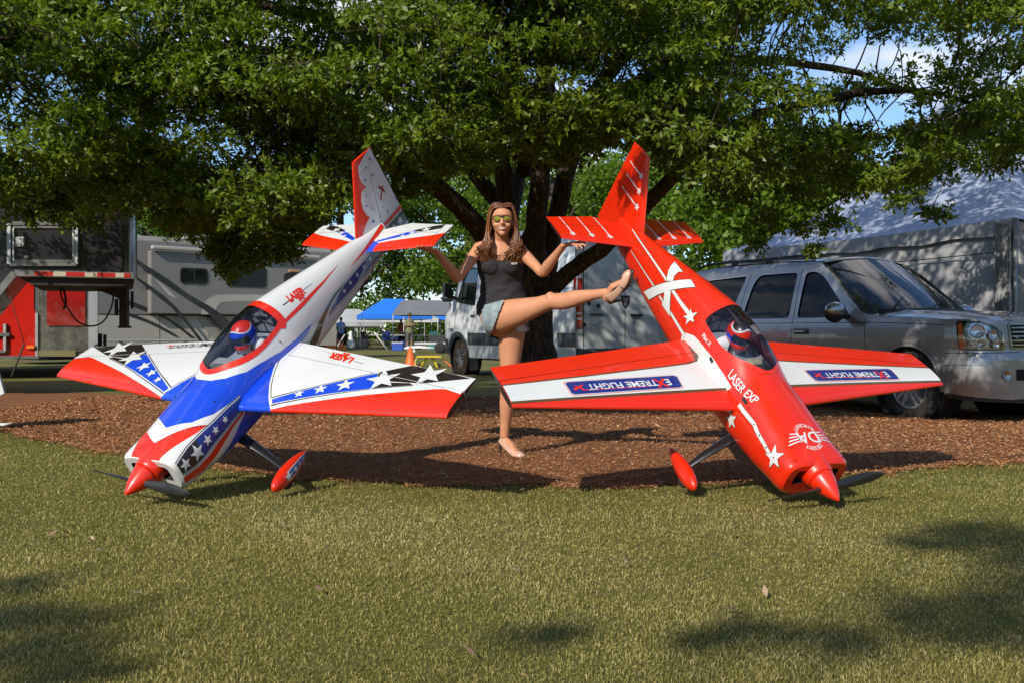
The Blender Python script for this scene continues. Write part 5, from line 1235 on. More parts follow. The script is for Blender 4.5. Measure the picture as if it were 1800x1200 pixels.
def build_van():
    root = empty('cargo_van', (-.26, 21.9, 0), label='white high-roof cargo van with grey side trim standing behind the oak trunk', cat='van')
    f = Vector((-.467, .884, 0)); f.normalize(); l = Vector((-f.y, f.x, 0))     # front points away to the left; left side faces us
    root.matrix_world = Matrix(((f.x, l.x, 0, -.26), (f.y, l.y, 0, 21.9), (0, 0, 1, 0), (0, 0, 0, 1)))
    VP = mat('van_white', (.72, .75, .78), .35, coat=.6, vary=.05, vscale=2, dirt=(.60, .61, .60)); TR = mat('van_trim', (.055, .06, .065), .6, vary=.2)
    def side(s):
        def fn(x, z, off=0.0):
            x = np.asarray(x, float); z = np.asarray(z, float); w = np.interp(z, [.3, .6, 1.0, 1.3, 1.9, 2.5, 2.72], [.95, .985, 1.0, .99, .94, .86, .78]) - .22 * np.clip((x - .35) / .75, 0, 1)**2
            return np.stack([x, s * (w + off), z], -1)
        return fn
    for s in (1, -1):
        fn = side(s)
        out = [(.95, .42), (.48, .40)] + arc(0, .38, .46, 0, 180, 18) + [(-.48, .36), (-3.2, .36)] + arc(-3.66, .38, .44, 0, 180, 16) + [(-4.15, .38), (-4.72, .40), (-4.74, 2.5), (-4.6, 2.70), (-.9, 2.72), (-.45, 2.55), (-.10, 2.15), (.28, 1.55), (.45, 1.35), (.92, 1.12), (1.04, .95), (1.06, .60)]
        win = rounded([(.12, 1.50), (-.83, 1.40), (-.83, 2.18), (-.35, 2.20), (-.20, 2.02)], .06)
        body = skin('body_side', out, [win], fn, VP, root, .12)
        patch('door_window', [win], fn, -.012, mat('van_glass', (.012, .025, .018), .05, coat=1), root); ring('window_seal', win, .03, fn, .002, BLKPL, body)
        patch('window_divider', [ribbon([(-.10, 1.5), (-.16, 2.1)], .05)], fn, .006, BLKPL, body)
        patch('side_trim', [[(-.50, .62), (-3.17, .62), (-3.17, .86), (-.50, .86)]], fn, .010, TR, body); patch('side_trim', [[(-4.13, .62), (-4.72, .62), (-4.72, .86), (-4.13, .86)]], fn, .010, TR, body)
        patch('bumper_trim', [[(.50, .42), (1.05, .42), (1.07, .70), (1.0, .80), (.50, .72)]], fn, .010, TR, body)
        ring('arch_lip', arc(0, .38, .46, -2, 182, 20) + arc(0, .38, .455, 182, -2, 20), .05, fn, .008, TR, body)
        for pts in ([(-.90, 2.3), (-.90, .9)], [(-2.3, 2.4), (-2.3, .9)], [(.1, 1.48), (.15, .9)], [(-.95, 1.62), (-4.6, 1.62)]): patch('door_seam', [ribbon(pts, .012)], fn, .002, SEAM, body)
        patch('body_crease', [ribbon([(.25, 1.22), (-.4, 1.33), (-.85, 1.36)], .012, .004)], fn, .002, mat('van_crease', (.30, .31, .33), .5), body)
        h = MB(); h.bar((-.66, s * 1.01, 1.20), (-.82, s * 1.01, 1.20), .035, .03); h.build('door_handle', BLKPL, root, bevel=.008)
        for cx in (0, -3.66):
            w = MB(); w.lathe((cx, s * .96, .38), (0, -s, 0), [(0, .45), (.32, .45), (.32, 0)], 26); w.build('wheel_well', SEAM, root); wheel(root, cx, s * .955, .36, .36, .24, .205, s, mat('steel_wheel', (.16, .16, .17), .5, metal=.5, vary=.3, vscale=9), 7, mat('muddy_tyre', (.05, .032, .02), .9, vary=.5, vscale=16))
        fl = MB(); fl.prism([(-.44, .5), (-.80, .40), (-.84, .12), (-.46, .10)], .90, .93, lambda a, b_, d: (a, s * d, b_)); fl.build('mud_flap', BLKPL, root)
        m = MB(); m.box((.02, s * 1.22, 1.70), (.07, .22, .40)); mir = m.build('wing_mirror', BLKPL, root, bevel=.03)
        m = MB(); m.box((-.028, s * 1.22, 1.72), (.02, .17, .32), Matrix.Rotation(math.radians(-9), 3, 'Y')); m.build('mirror_glass', mat('mirror_glass', (.5, .6, .7), .02, metal=1), mir)
        m = MB(); m.bar((.10, s * .93, 1.55), (.03, s * 1.13, 1.62), .05, .06); m.build('mirror_arm', BLKPL, mir)
    def wsf(u, t, off=0.0):
        u = np.asarray(u, float); t = np.asarray(t, float); return np.stack([.36 - .18 * u**2 - .62 * t + off, u * (.90 - .10 * t), 1.46 + .95 * t + off], -1)
    patch('windscreen', [[(-.98, 0), (.98, 0), (.98, 1), (-.98, 1)]], wsf, 0, TGLASS, root, .15)
    m = MB(); m.prism([(.36, 1.47), (.92, 1.12), (1.02, .95), (1.05, .45), (.9, .42), (.2, 1.2)], -.74, .74, lambda a, b_, d: (a, d, b_)); m.build('hood', VP, root, bevel=.05)
    m = MB(); m.prism([(-.48, 2.52), (-.9, 2.73), (-1.2, 2.78), (-4.5, 2.78), (-4.65, 2.70), (-4.6, 2.6), (-.5, 2.45)], -.80, .80, lambda a, b_, d: (a, d, b_)); m.build('roof', VP, root, bevel=.03)
    # rear doors
    def rear(y, z, off=0.0):
        y = np.asarray(y, float); z = np.asarray(z, float); return np.stack([-4.74 - off + 0 * y + .10 * np.clip((np.abs(y) - .80) / .2, 0, 1)**2, y, z], -1)
    rb = patch('rear_doors', [rrect(-.97, .40, .97, 2.66, .12)], rear, 0, VP, root, .1)
    patch('door_seam', [ribbon([(0, .52), (0, 2.55)], .014)], rear, .002, SEAM, rb); patch('door_seam', [ribbon([(-.84, .56), (.84, .56)], .012), ribbon([(.84, .56), (.84, 2.5)], .012), ribbon([(-.84, .56), (-.84, 2.5)], .012)], rear, .002, SEAM, rb)
    patch('door_panel', [ribbon([(.78, 1.62), (.10, 1.62), (.10, 2.4), (.78, 2.4), (.78, 1.62)], .010)], rear, .002, mat('van_crease', (.30, .31, .33), .5), rb)
    patch('rear_bumper', [[(-.97, .36), (.97, .36), (.97, .60), (-.97, .60)]], rear, .04, TR, root, .2); m = MB(); m.box((-4.80, 0, .50), (.14, 1.94, .16)); m.build('bumper_step', TR, root, bevel=.03)
    for s in (1, -1):
        tl = patch('tail_lamp', [rounded([(s * .99, .92), (s * .99, 1.78), (s * .86, 1.78), (s * .86, .92)], .03)], rear, .012, mat('red_lens', (.42, .015, .01), .15, coat=1, bump=.3, bscale=40), root, .06)
        patch('clear_lens', [[(s * .985, 1.36), (s * .985, 1.52), (s * .865, 1.52), (s * .865, 1.36)]], rear, .018, mat('clear_lens', (.55, .58, .62), .15, coat=1, bump=.3, bscale=50), tl, .1)
        for zz in (1.08, 1.17): patch('lamp_bar', [[(s * .975, zz), (s * .975, zz + .03), (s * .875, zz + .03), (s * .875, zz)]], rear, .020, mat('clear_lens', (.5, .5, .5), .2), tl, .1)
        patch('hinge', [[(s * .865, zz - .03) for zz in (1.0,)][0:1] + [(s * .80, .97), (s * .80, 1.03), (s * .865, 1.03)]], rear, .012, BLKPL, rb)
    for y, z in ((.74, 1.36), (.55, 1.32), (-.55, 1.32)): m = MB(); m.lathe((-4.745, y, z), (-1, 0, 0), [(0, 0), (.0, .035), (.012, .035), (.012, 0)], 14); m.build('bump_stop', BLKPL, root)
    m = MB(); m.bar((-4.76, .72, 1.17), (-4.76, .45, 1.17), .03, .02); m.bar((-4.77, -.10, 1.16), (-4.77, -.34, 1.16), .05, .04); m.build('door_handle', BLKPL, root, bevel=.01)
    sh = [(-.06, 1.50), (.02, 1.50), (.09, 1.50), (.09, 1.40), (.05, 1.32), (0, 1.28), (-.05, 1.32), (-.09, 1.40), (-.09, 1.50)]
    patch('badge', [[(y, z) for y, z in sh[2:]]], rear, .012, BLKPL, rb); patch('badge_emblem', [[(-.05, 1.47), (-.02, 1.40), (-.035, 1.34), (0, 1.31), (.035, 1.34), (.02, 1.40), (.05, 1.47), (.02, 1.46), (0, 1.42), (-.02, 1.46)]], rear, .018, CHROME, rb)
    rf_ = lambda a, b_, off=0.0: rear(-np.asarray(a), b_, off)
    lettering('AEROPAC', (.30, 1.72), 0, .17, rf_, .010, mat('grey_print', (.16, .17, .18), .5), rb, bold=.03, name='door_lettering')
    patch('door_emblem', [arc(.28, 2.08, .24, 150, 320, 14) + arc(.28, 2.08, .19, 320, 150, 14), [(-.0, 1.98), (.5, 1.98), (.36, 1.83), (.14, 1.83)]], rf_, .010, mat('grey_print', (.16, .17, .18), .5), rb)
    lettering('2500', (.33 * -1, .92), 0, .09, lambda x, z, off=0.0: side(1)(-np.asarray(x), z, off), .004, BLKPL, root, bold=.03, name='door_badge')
    und = MB(); und.box((-1.9, 0, .42), (5.0, 1.6, .2)); und.build('underbody', SEAM, root)
build_van()

class PlaneUV:
    """a flat face standing in the world: origin, horizontal direction, outward normal"""
    def __init__(s, o, d): s.o = Vector(o); s.d = Vector((d[0], d[1], 0)).normalized(); s.n = Vector((s.d.y, -s.d.x, 0))
    def uv(s, px, py):
        r = Vector(((px - 900) / 1800, 1, (586 - py) / 1800)); c = Vector((0, 0, .85)); t = (s.o - c).dot(s.n) / r.dot(s.n); p = c + r * t - s.o; return (p.dot(s.d), p.z)
    def fn(s, u, v, off=0.0):
        u = np.asarray(u, float); v = np.asarray(v, float)
        return np.stack([s.o.x + s.d.x * u + s.n.x * off, s.o.y + s.d.y * u + s.n.y * off, s.o.z + v], -1)
    def p(s, u, v, off=0.0): return (s.o.x + s.d.x * u + s.n.x * off, s.o.y + s.d.y * u + s.n.y * off, s.o.z + v)
def world_root(name, loc, **k):
    """empty at the thing's base whose children are given in world coordinates"""
    e = empty(name, loc, **k); bpy.context.view_layer.update(); return e
def settle(root):
    bpy.context.view_layer.update()
    for o in root.children: o.matrix_parent_inverse = Matrix.Translation(root.location).inverted()

# motorhome
mh = empty('motorhome', (-10.9, 30, 0), label='grey motorhome with dark swooping stripes parked behind the blue and white aircraft', cat='motorhome')
Q = PlaneUV((-10.9, 30, 0), (.712, .702)); V_ = lambda *p: [Q.uv(*q) for q in p]
z7 = lambda *p: [Q.uv(220 + x / 4.286, 380 + y / 4.286) for x, y in p]
GREY = mat('motorhome_grey', (.20, .19, .175), .4, coat=.4, vary=.05, vscale=1); LGREY = mat('motorhome_pale', (.42, .39, .34), .4, coat=.4, vary=.05, vscale=1); DSW = mat('motorhome_swoosh', (.022, .021, .021), .4, coat=.4); MGREY = mat('motorhome_mid', (.29, .275, .25), .4, coat=.4)
m = MB(); m.prism([(-3, .45), (6.9, .45), (6.9, 3.4), (6.8, 3.6), (-2.9, 3.6), (-3, 3.5)], -2.5, 0, lambda a, b_, d: Q.p(a, b_, d)); mbody = m.build('body', GREY, mh, bevel=.04)
patch('lower_panel', [[(-3, .45), (6.9, .45), (6.9, 1.38), (-3, 1.38)]], Q.fn, .01, LGREY, mh, 1)
m = MB(); m.box((0, 0, 0), (.01, .01, .01)); 
m = MB(); m.prism([(.22, 1.42), (6.0, 1.42), (6.0, 3.28), (.22, 3.28)], .0, .22, lambda a, b_, d: Q.p(a, b_, d)); sl = m.build('slide_out', GREY, mh, bevel=.03)
m = MB(); m.bar(Q.p(.2, 3.36, .32), Q.p(6.0, 3.36, .32), .14, .12); m.build('awning_roller', LGREY, mh, bevel=.03); m = MB(); m.prism([(-3.0, 3.6), (6.8, 3.6), (6.7, 3.72), (-2.9, 3.72)], -2.4, -.1, lambda a, b_, d: Q.p(a, b_, d)); m.build('roof', LGREY, mh)
m = MB(); m.prism([(2, 3.72), (3.0, 3.72), (2.9, 3.98), (2.1, 3.98)], -1.6, -.8, lambda a, b_, d: Q.p(a, b_, d)); m.build('air_conditioner', LGREY, mh, bevel=.05)
def on(name, polys, off, m_, par=mh, lo=-3.0, hi=5.98): return patch(name, [[(min(max(a, lo), hi), b_) for a, b_ in p_] for p_ in polys], Q.fn, off, m_, par, 1.5)
S1 = arc_pts(z7((-60, 240), (95, 350), (300, 480), (450, 590), (640, 700), (800, 830), (960, 990)), 4) ; S1b = arc_pts(z7((840, 1020), (720, 880), (600, 735), (480, 655), (300, 535), (95, 390), (-60, 265)), 4)
on('stripe', [S1 + S1b], .228, DSW)
on('stripe', [arc_pts(z7((-40, 380), (90, 478), (230, 575), (350, 680), (450, 800), (560, 940)), 4) + arc_pts(z7((530, 940), (430, 810), (330, 700), (220, 610), (90, 505), (-40, 410)), 4)], .230, DSW)
on('stripe', [arc_pts(z7((-60, 600), (40, 640), (200, 705), (350, 785), (520, 915)), 4) + arc_pts(z7((490, 915), (340, 800), (190, 728), (30, 665), (-60, 625)), 4)], .030, DSW)
on('stripe', [arc_pts(z7((-60, 700), (20, 727), (200, 795), (400, 905)), 4) + arc_pts(z7((370, 905), (190, 812), (10, 745), (-60, 720)), 4)], .032, DSW)
on('stripe', [arc_pts(z7((545, 742), (565, 660), (640, 605), (760, 592), (1300, 600)), 4) + arc_pts(z7((1300, 640), (800, 645), (700, 655), (660, 700), (660, 742)), 4)], .226, LGREY)
on('stripe', [arc_pts(z7((540, 760), (600, 850), (680, 930)), 4) + arc_pts(z7((760, 930), (700, 850), (655, 760)), 4)], .034, MGREY)
on('stripe', [z7((190, 470), (270, 530), (370, 630), (300, 600))], .232, LGREY)
for nm, a, b_ in (('window', (395, 400), (590, 510)), ('window', (740, 385), (1030, 535)), ('door_window', (1175, 440), (1290, 510))):
    c = z7(a, b_); u0, u1 = c[0][0], c[1][0]; v0, v1 = c[1][1], c[0][1]; rr = rrect(u0, v0, u1, v1, .09)
    w = on(nm, [rr], .236, TGLASS); ring('frame', rr, .04, Q.fn, .240, BLKPL, w)
    patch('mullion', [ribbon([((u0 + u1) / 2, v0), ((u0 + u1) / 2, v1)], .04)], Q.fn, .242, BLKPL, w)
c = z7((1200, 405), (1275, 425)); m = MB(); m.bar(Q.p(c[0][0], c[0][1] - .05, .26), Q.p(c[1][0], c[0][1] - .05, .26), .08, .08); m.build('porch_lamp', mat('amber_dull', (.45, .25, .10), .4), mh, bevel=.02)
on('gap', [ribbon([(-3, 1.39), (6.9, 1.39)], .03)], .014, SEAM)
for u in (-1.8, .6, 2.2, 3.8, 5.6): on('locker_seam', [ribbon([(u, .5), (u, 1.36)], .015)], .015, SEAM)
for u in (-.6, 1.4, 3.0, 4.7): m = MB(); m.box(Q.p(u, .62, .03), (.10, .05, .04)); m.build('locker_latch', BLKPL, mh)
on('skirt_trim', [ribbon([(-3, .66), (6.9, .66)], .05)], .02, mat('pale_trim', (.5, .5, .48), .4), mh)
m = MB(); m.prism([(-2.8, .12), (6.6, .12), (6.6, .5), (-2.8, .5)], -2.2, -.2, lambda a, b_, d: Q.p(a, b_, d)); m.build('chassis', SEAM, mh)
settle(mh)

# black gooseneck trailer, only its nose is in the picture
gt = empty('gooseneck_trailer', (-6.9, 14.0, 0), label='black gooseneck trailer nose with aluminium framed hatch and red and white tape', cat='trailer')
Q = PlaneUV((-6.9, 13.6, 0), (1, .38)); BLK = mat('trailer_black', (.022, .020, .024), .35, coat=.5, vary=.25, vscale=2.5); ALU = mat('aluminium', (.30, .30, .29), .45, metal=.8, vary=.12, vscale=8)
zt = lambda *p: [Q.uv(x / 2.927, 330 + y / 2.927) for x, y in p]
a = zt((80, 440), (620, 455), (620, 40), (-400, 40), (-400, 1400)); 
(u0, vb), (u1, vb2) = a[0], a[1]; vt = 2.80
m = MB(); m.prism([(-5.0, .55), (-.55, .55), (u0 - .02, vb), (u1 + .02, vb2), (u1 + .02, vt), (-5.0, vt)], -2.3, 0, lambda a, b_, d: Q.p(a, b_, d)); tb = m.build('body', BLK, gt)
m = MB(); pts = [Q.p(u1 + .02, vb2 - .02, -.0)]
m.prism([(0, 0)] , 0, 0, lambda a, b_, d: (0, 0, 0)) if False else None
col_ = [(u1 + .02 + .20 * math.sin(t), -.20 + .20 * math.cos(t)) for t in np.linspace(0, math.pi / 2, 8)]
V = [Q.p(u, vb2 - .02, d) for u, d in col_] + [Q.p(u, vt, d) for u, d in col_]; m.add(V, [(i, i + 1, i + 9, i + 8) for i in range(7)], True); m.build('corner_cap', mat('polished_dark', (.20, .20, .20), .15, metal=.95, vary=.4, vscale=3), gt)
m = MB(); m.prism([(u1 + .0, vb2), (u1 + .22, vb2), (u1 + .22, vt), (u1, vt)], -2.3, -.2, lambda a, b_, d: Q.p(a, b_, d)); m.build('nose_end', BLK, gt)
# rails with reflective tape
r0, r1 = zt((75, 440), (685, 455)); rail = MB(); rail.bar(Q.p(r0[0], r0[1], .02), Q.p(r1[0], r1[1], .02), .07, .085); l0 = zt((75, 440), (-260, 850)); rail.bar(Q.p(l0[0][0], l0[0][1], .02), Q.p(l0[1][0], l0[1][1], .02), .07, .085); rail.build('frame_rail', ALU, gt)
for x0, x1, mm in ((178, 275, 0), (275, 340, 1), (340, 437, 0), (437, 500, 1), (500, 594, 0), (594, 638, 1), (638, 670, 0)):
    q0, q1 = zt((x0, 443 + (x0 - 178) * .022), (x1, 443 + (x1 - 178) * .022)); patch('reflective_tape', [ribbon([q0, q1], .06)], Q.fn, .062, mat('tape_red', (.45, .02, .015), .4) if not mm else mat('tape_white', (.50, .45, .36), .4), gt, 1)
m = MB(); q = zt((95, 460), (690, 470), (690, 490), (630, 505), (400, 505), (160, 500)); m.prism(q, -2.1, -.03, lambda a, b_, d: Q.p(a, b_, d)); m.build('underframe', mat('dark_steel', (.030, .024, .020), .6, vary=.3), gt)
m = MB(); m.prism(zt((410, 478), (655, 500), (655, 560), (620, 560)), -1.2, -1.05, lambda a, b_, d: Q.p(a, b_, d)); m.build('gusset', mat('dark_steel', (.03, .024, .02), .6), gt)
c = zt((640, 500), (640, 715), (660, 555)); m = MB(); m.bar(Q.p(*c[0], -1.1), Q.p(*c[1], -1.1), .11, .11); m.bar(Q.p(c[1][0] - .09, c[1][1], -1.1), Q.p(c[1][0] + .10, c[1][1], -1.1), .16, .03); m.bar(Q.p(c[2][0] + .06, c[2][1] + .10, -1.1), Q.p(c[2][0] + .06, c[2][1] - .16, -1.1), .035); m.bar(Q.p(c[2][0] - .16, c[2][1] - .02, -1.1), Q.p(c[2][0] - .16, c[2][1] - .26, -1.1), .04); m.build('coupler_post', mat('rusty_steel', (.045, .028, .02), .7, vary=.4, vscale=12), gt)
h = zt((50, 185), (395, 185), (395, 395), (50, 395)); hatch = patch('hatch', [h], Q.fn, .02, BLK, gt, 1); m = MB()
for i in range(4): m.bar(Q.p(*h[i], .02), Q.p(*h[(i + 1) % 4], .02), .055, .05)
m.build('hatch_frame', ALU, gt); h2 = zt((70, 205), (380, 205), (380, 378), (70, 378)); m = MB()
for i in range(4): m.bar(Q.p(*h2[i], .025), Q.p(*h2[(i + 1) % 4], .025), .03, .03)
m.build('hatch_trim', ALU, gt)
c = zt((98, 280), (140, 362)); m = MB(); m.box(Q.p(*c[0], .03), (.15, .03, .13)); m.build('sticker', mat('sticker_white', (.35, .35, .36), .5), gt); m = MB(); m.lathe(Q.p(*c[1], .03), (0, -1, 0), [(0, 0), (0, .04), (.03, .03), (.03, 0)], 12); m.build('hatch_knob', ALU, gt)
m = MB(); m.bar(Q.p(-2, vt, 0), Q.p(u1, vt, 0), .08, .10); m.build('roof_rail', ALU, gt)
cb = zt((290, 500), (300, 560), (330, 610), (380, 680), (450, 710), (520, 690), (565, 620), (580, 550), (575, 500)); m = MB(); m.tube([Q.p(a_, b_, -.9) for a_, b_ in arc_pts(cb, 4)], .013, 6); cb = zt((300, 500), (315, 530), (322, 580), (310, 620)); m.tube([Q.p(a_, b_, -.85) for a_, b_ in arc_pts(cb, 4)], .016, 6); m.build('trailer_cable', BLKPL, gt)
cb = zt((30, 500), (75, 640), (125, 800), (95, 880), (58, 970)); m = MB(); m.tube([Q.p(*q, .0) for q in cb[:3]], .006, 5); m.tube([Q.p(*q, .0) for q in cb[2:]], .014, 6); m.build('safety_strap', mat('strap_brown', (.05, .035, .028), .8), gt)
settle(gt)

# red and silver trailer behind it
rt = empty('enclosed_trailer', (-9.6, 19.5, 0), label='red and bare aluminium trailer seen under the nose of the black one', cat='trailer')
Q = PlaneUV((-9.6, 19.2, 0), (1, .40)); TRED = mat('trailer_red', (.55, .014, .006), .3, coat=.8, vary=.1, vscale=2); PLATE = mat('diamond_plate', (.36, .35, .30), .32, metal=.85, vary=.35, vscale=5, bump=.8, bscale=22)
zt = lambda *p: [Q.uv(x / 2.927, 330 + y / 2.927) for x, y in p]
b0 = zt((-700, 868), (500, 868), (500, 300)); m = MB(); m.prism([(b0[0][0], b0[0][1]), (b0[1][0], b0[1][1]), (b0[1][0], 2.5), (b0[0][0], 2.5)], -6.5, 0, lambda a, b_, d: Q.p(a, b_, d)); m.build('body', mat('trailer_shell', (.20, .20, .19), .4, metal=.5), rt)
patch('side_panel', [zt((-700, 300), (175, 300), (175, 630), (192, 650), (192, 866), (-700, 866))], Q.fn, .02, TRED, rt, 2)
patch('stone_guard', [zt((195, 400), (500, 400), (500, 830), (195, 866))], Q.fn, .02, PLATE, rt, 2)
patch('front_panel', [zt((242, 400), (438, 400), (438, 710), (242, 710))], Q.fn, .05, mat('trailer_dark_red', (.30, .010, .008), .25, coat=.9, vary=.3, vscale=2), rt, 2)
patch('corner_post', [zt((455, 400), (502, 400), (502, 800), (455, 830))], Q.fn, .04, mat('pale_metal', (.42, .44, .46), .4, metal=.3, vary=.1), rt, 2)
patch('lower_guard', [zt((195, 835), (388, 835), (388, 866), (195, 866))], Q.fn, .045, mat('yellowed_plate', (.34, .30, .16), .4, metal=.5), rt, 2)
m = MB()
for k in range(22): q = zt((190, 650 + k * 10))[0]; m.box(Q.p(q[0], q[1], .035), (.05, .03, .035))
o = m.build('rivet_strip', ALU, rt); o['kind'] = 'stuff'
q = zt((10, 700), (28, 700), (28, 840), (0, 840), (0, 755), (50, 755)); m = MB(); m.bar(Q.p(*q[1], .05), Q.p(*q[2], .05), .06, .05); m.bar(Q.p(q[4][0] - .2, q[4][1], .05), Q.p(*q[5], .05), .08, .06); m.bar(Q.p(q[2][0] - .3, q[2][1], .05), Q.p(*q[2], .05), .05, .05); m.build('door_latch', ALU, rt)
m = MB(); q = zt((160, 818), (160, 822)); m.box(Q.p(*q[0], .05), (.14, .05, .06)); m.build('marker_lamp', mat('amber_lens', (.75, .16, .02), .2), rt)
m = MB(); q0, q1 = zt((-700, 868), (200, 870)); m.bar(Q.p(*q0, .03), Q.p(*q1, .03), .05, .05); m.build('bottom_rail', ALU, rt)
m = MB(); q = zt((390, 830), (510, 815), (510, 880), (390, 895)); m.prism(q, -1.5, -.2, lambda a, b_, d: Q.p(a, b_, d)); m.bar(Q.p(q[1][0], .5, -.6), Q.p(q[1][0] + 1.4, .45, -.6), .12, .12); m.build('tongue', mat('dark_steel', (.03, .024, .02), .6), rt)
m = MB(); q = zt((515, 750), (540, 820)); m.bar(Q.p(q[0][0], q[0][1], -.4), Q.p(q[0][0], .05, -.4), .06); m.bar(Q.p(q[1][0], q[0][1] - .02, -.4), Q.p(q[1][0], .3, -.4), .05); m.build('jack', mat('dark_steel', (.03, .024, .02), .6), rt)
for u in (-3.6, -4.5): 
    m = MB(); c = Q.p(u, .36, .02); m.lathe(c, tuple(-Q.n), [(0, 0), (0, .2), (.03, .34), (.2, .34), (.23, .2), (.23, 0)], 24); m.build('wheel', RUBBER, rt)
settle(rt)
# ------------------------------------------------------------------ marquee
TENT = mat('marquee_vinyl', (.33, .38, .50), .5, vary=.05, vscale=2, bump=.3, bscale=4); TWALL = mat('marquee_wall', (.36, .36, .38), .55, vary=.08, vscale=1.5, bump=.5, bscale=5)
mq = empty('marquee', (6.88, 14.0, 0), label='large pale marquee with a pointed roof behind the silver truck', cat='tent')
A = Vector((6.88, 14.0, 0)); da = Vector((-.447, .894, 0)); db = Vector((.894, .447, 0)); LW, H0 = 6.3, 2.42
def mql(a, b): return A + da * a + db * b
def roof_pt(s, t, side):                 # s along the eave 0..1, t towards the peak 0..1
    e0, e1 = [(mql(0, 0), mql(LW, 0)), (mql(LW, 0), mql(LW, LW)), (mql(LW, LW), mql(0, LW)), (mql(0, LW), mql(0, 0))][side]
    c = mql(LW / 2, LW / 2); e = e0.lerp(e1, s); h = t; p = e.lerp(c, h)
    z = H0 + 3.5 * (0.32 * h + .68 * h**2.5) - .10 * math.sin(math.pi * s) * (1 - h)**2 * .8
    return Vector((p.x, p.y, z)) - A
for sd in range(4):
    V = []; n = 18
    for i in range(n + 1):
        for j in range(n + 1): V.append(tuple(roof_pt(i / n, j / n * .985, sd)))
    m = MB(); m.add(V, [(i * (n + 1) + j, (i + 1) * (n + 1) + j, (i + 1) * (n + 1) + j + 1, i * (n + 1) + j + 1) for i in range(n) for j in range(n)], True); m.build('roof_panel', TENT, mq)
def wall(p0, p1, name, folds, amp, z1=H0 - .02):
    V = []; n = folds * 4; m = MB(); d = (p1 - p0); L_ = d.length; d = d / L_; nn = Vector((d.y, -d.x, 0)); R = random.Random(folds)
    for i in range(n + 1):
        t = i / n; 
        for j in range(9):
            z = z1 * j / 8; a = amp * math.sin(i * 1.7 + .6 * math.sin(j * .8 + i * .2)) * (1 - .55 * j / 8) + amp * .3 * math.sin(j * 2.1 + i * .37); p = p0 + d * L_ * t + nn * a; V.append((p.x - A.x, p.y - A.y, max(z - .05 * math.sin(math.pi * t), 0)))
    m.add(V, [(i * 9 + j, (i + 1) * 9 + j, (i + 1) * 9 + j + 1, i * 9 + j + 1) for i in range(n) for j in range(8)], True); return m.build(name, TWALL, mq)
wall(mql(.05, .05), mql(LW, .05), 'wall_curtain', 10, .025); wall(mql(.05, .05), mql(.05, LW), 'wall_curtain', 26, .07); wall(mql(LW, 0), mql(LW, LW), 'wall_curtain', 10, .03)
m = MB(); m.tube([tuple(mql(0, 0) - A), tuple(mql(0, 0) - A + Vector((0, 0, H0)))], .045, 10); m.build('corner_pole', ALU, mq)
wall(mql(.28, -.03), mql(.02, -.06), 'gathered_curtain', 7, .05); wall(mql(-.02, .0), mql(-.05, .30), 'gathered_curtain', 7, .05)
m = MB(); V = []
for i in range(25):
    t = i / 24; p = mql(LW * t, -.015) - A; sg = .05 * math.sin(math.pi * t); V += [(p.x, p.y, H0 - sg + .01), (p.x - .01, p.y, H0 - sg - .20 - .02 * math.sin(i * 1.3))]
m.add(V, [(2 * i, 2 * i + 1, 2 * i + 3, 2 * i + 2) for i in range(24)], True); m.build('valance', TWALL, mq)
m = MB()
m.tube([tuple(mql(LW * t, -.035) - A + Vector((0, 0, 1.98 - .04 * math.sin(3.14 * t)))) for t in np.linspace(0, 1, 9)], .008, 5); m.build('wall_rope', BLKPL, mq)

# ------------------------------------------------------------------ shade tents across the field
def canopy_tent(name, x, y, w, d, eave, peak, m_, label, rz=0.0, ridge=0.0, group='shade tents across the field', apron=.28):
    r = empty(name, (x, y, 0), rz, label=label, cat='canopy tent', group=group)
    c = [(-w / 2, -d / 2), (w / 2, -d / 2), (w / 2, d / 2), (-w / 2, d / 2)]; rg = [(-ridge / 2, 0), (ridge / 2, 0)]
    m = MB(); V = [(a, b, eave) for a, b in c] + [(rg[0][0], 0, peak), (rg[1][0], 0, peak)] + [(a, b, eave - apron) for a, b in c]
    m.add(V, [(0, 1, 5, 4), (1, 2, 5), (2, 3, 4, 5), (3, 0, 4), (0, 6, 7, 1), (1, 7, 8, 2), (2, 8, 9, 3), (3, 9, 6, 0)]); m.build('canopy', m_, r)
    for a, b in c: q = MB(); q.bar((a * .98, b * .98, 0), (a * .98, b * .98, eave), .05); q.build('leg', mat('tent_leg', (.45, .45, .45), .5, metal=.3), r)
    return r
CB = mat('canopy_blue', (.015, .17, .72), .6, vary=.1, vscale=.8); CG = mat('canopy_grey', (.15, .155, .17), .7, vary=.1, vscale=.8); CW = mat('canopy_white', (.42, .43, .43), .6, vary=.1, vscale=.8); CD = mat('canopy_dark', (.04, .045, .05), .7)
canopy_tent('canopy_tent', -7.4, 64, 4.2, 4.0, 1.98, 3.0, CB, 'royal blue peaked canopy tent left of the grey one', .25, 1.2)
canopy_tent('canopy_tent', -5.05, 60, 3.3, 3.4, 1.98, 2.78, CG, 'dark grey canopy tent beside the hatted man', -.08, 2.8, apron=.1)
canopy_tent('canopy_tent', -5.0, 76, 3.0, 3, 2.1, 3.2, CB, 'second blue canopy tent showing its tip behind the grey one', .1)
canopy_tent('canopy_tent', -10.9, 70, 3.4, 3, 1.6, 2.5, CW, 'white canopy tent just left of the blue one', .5, 1.0)
canopy_tent('canopy_tent', -10.4, 60, 2.6, 3, 1.5, 2.2, CW, 'small white awning above the man in the blue shirt', .3, .8)
canopy_tent('canopy_tent', -11.6, 58, 2.6, 2.6, 1.35, 2.1, CD, 'dark awning at the edge of the motorhome', -.5, .6)
canopy_tent('canopy_tent', -8.2, 74, 6.0, 3, 1.9, 2.3, CW, 'low white awning glimpsed under the blue canopy', 0, 4)
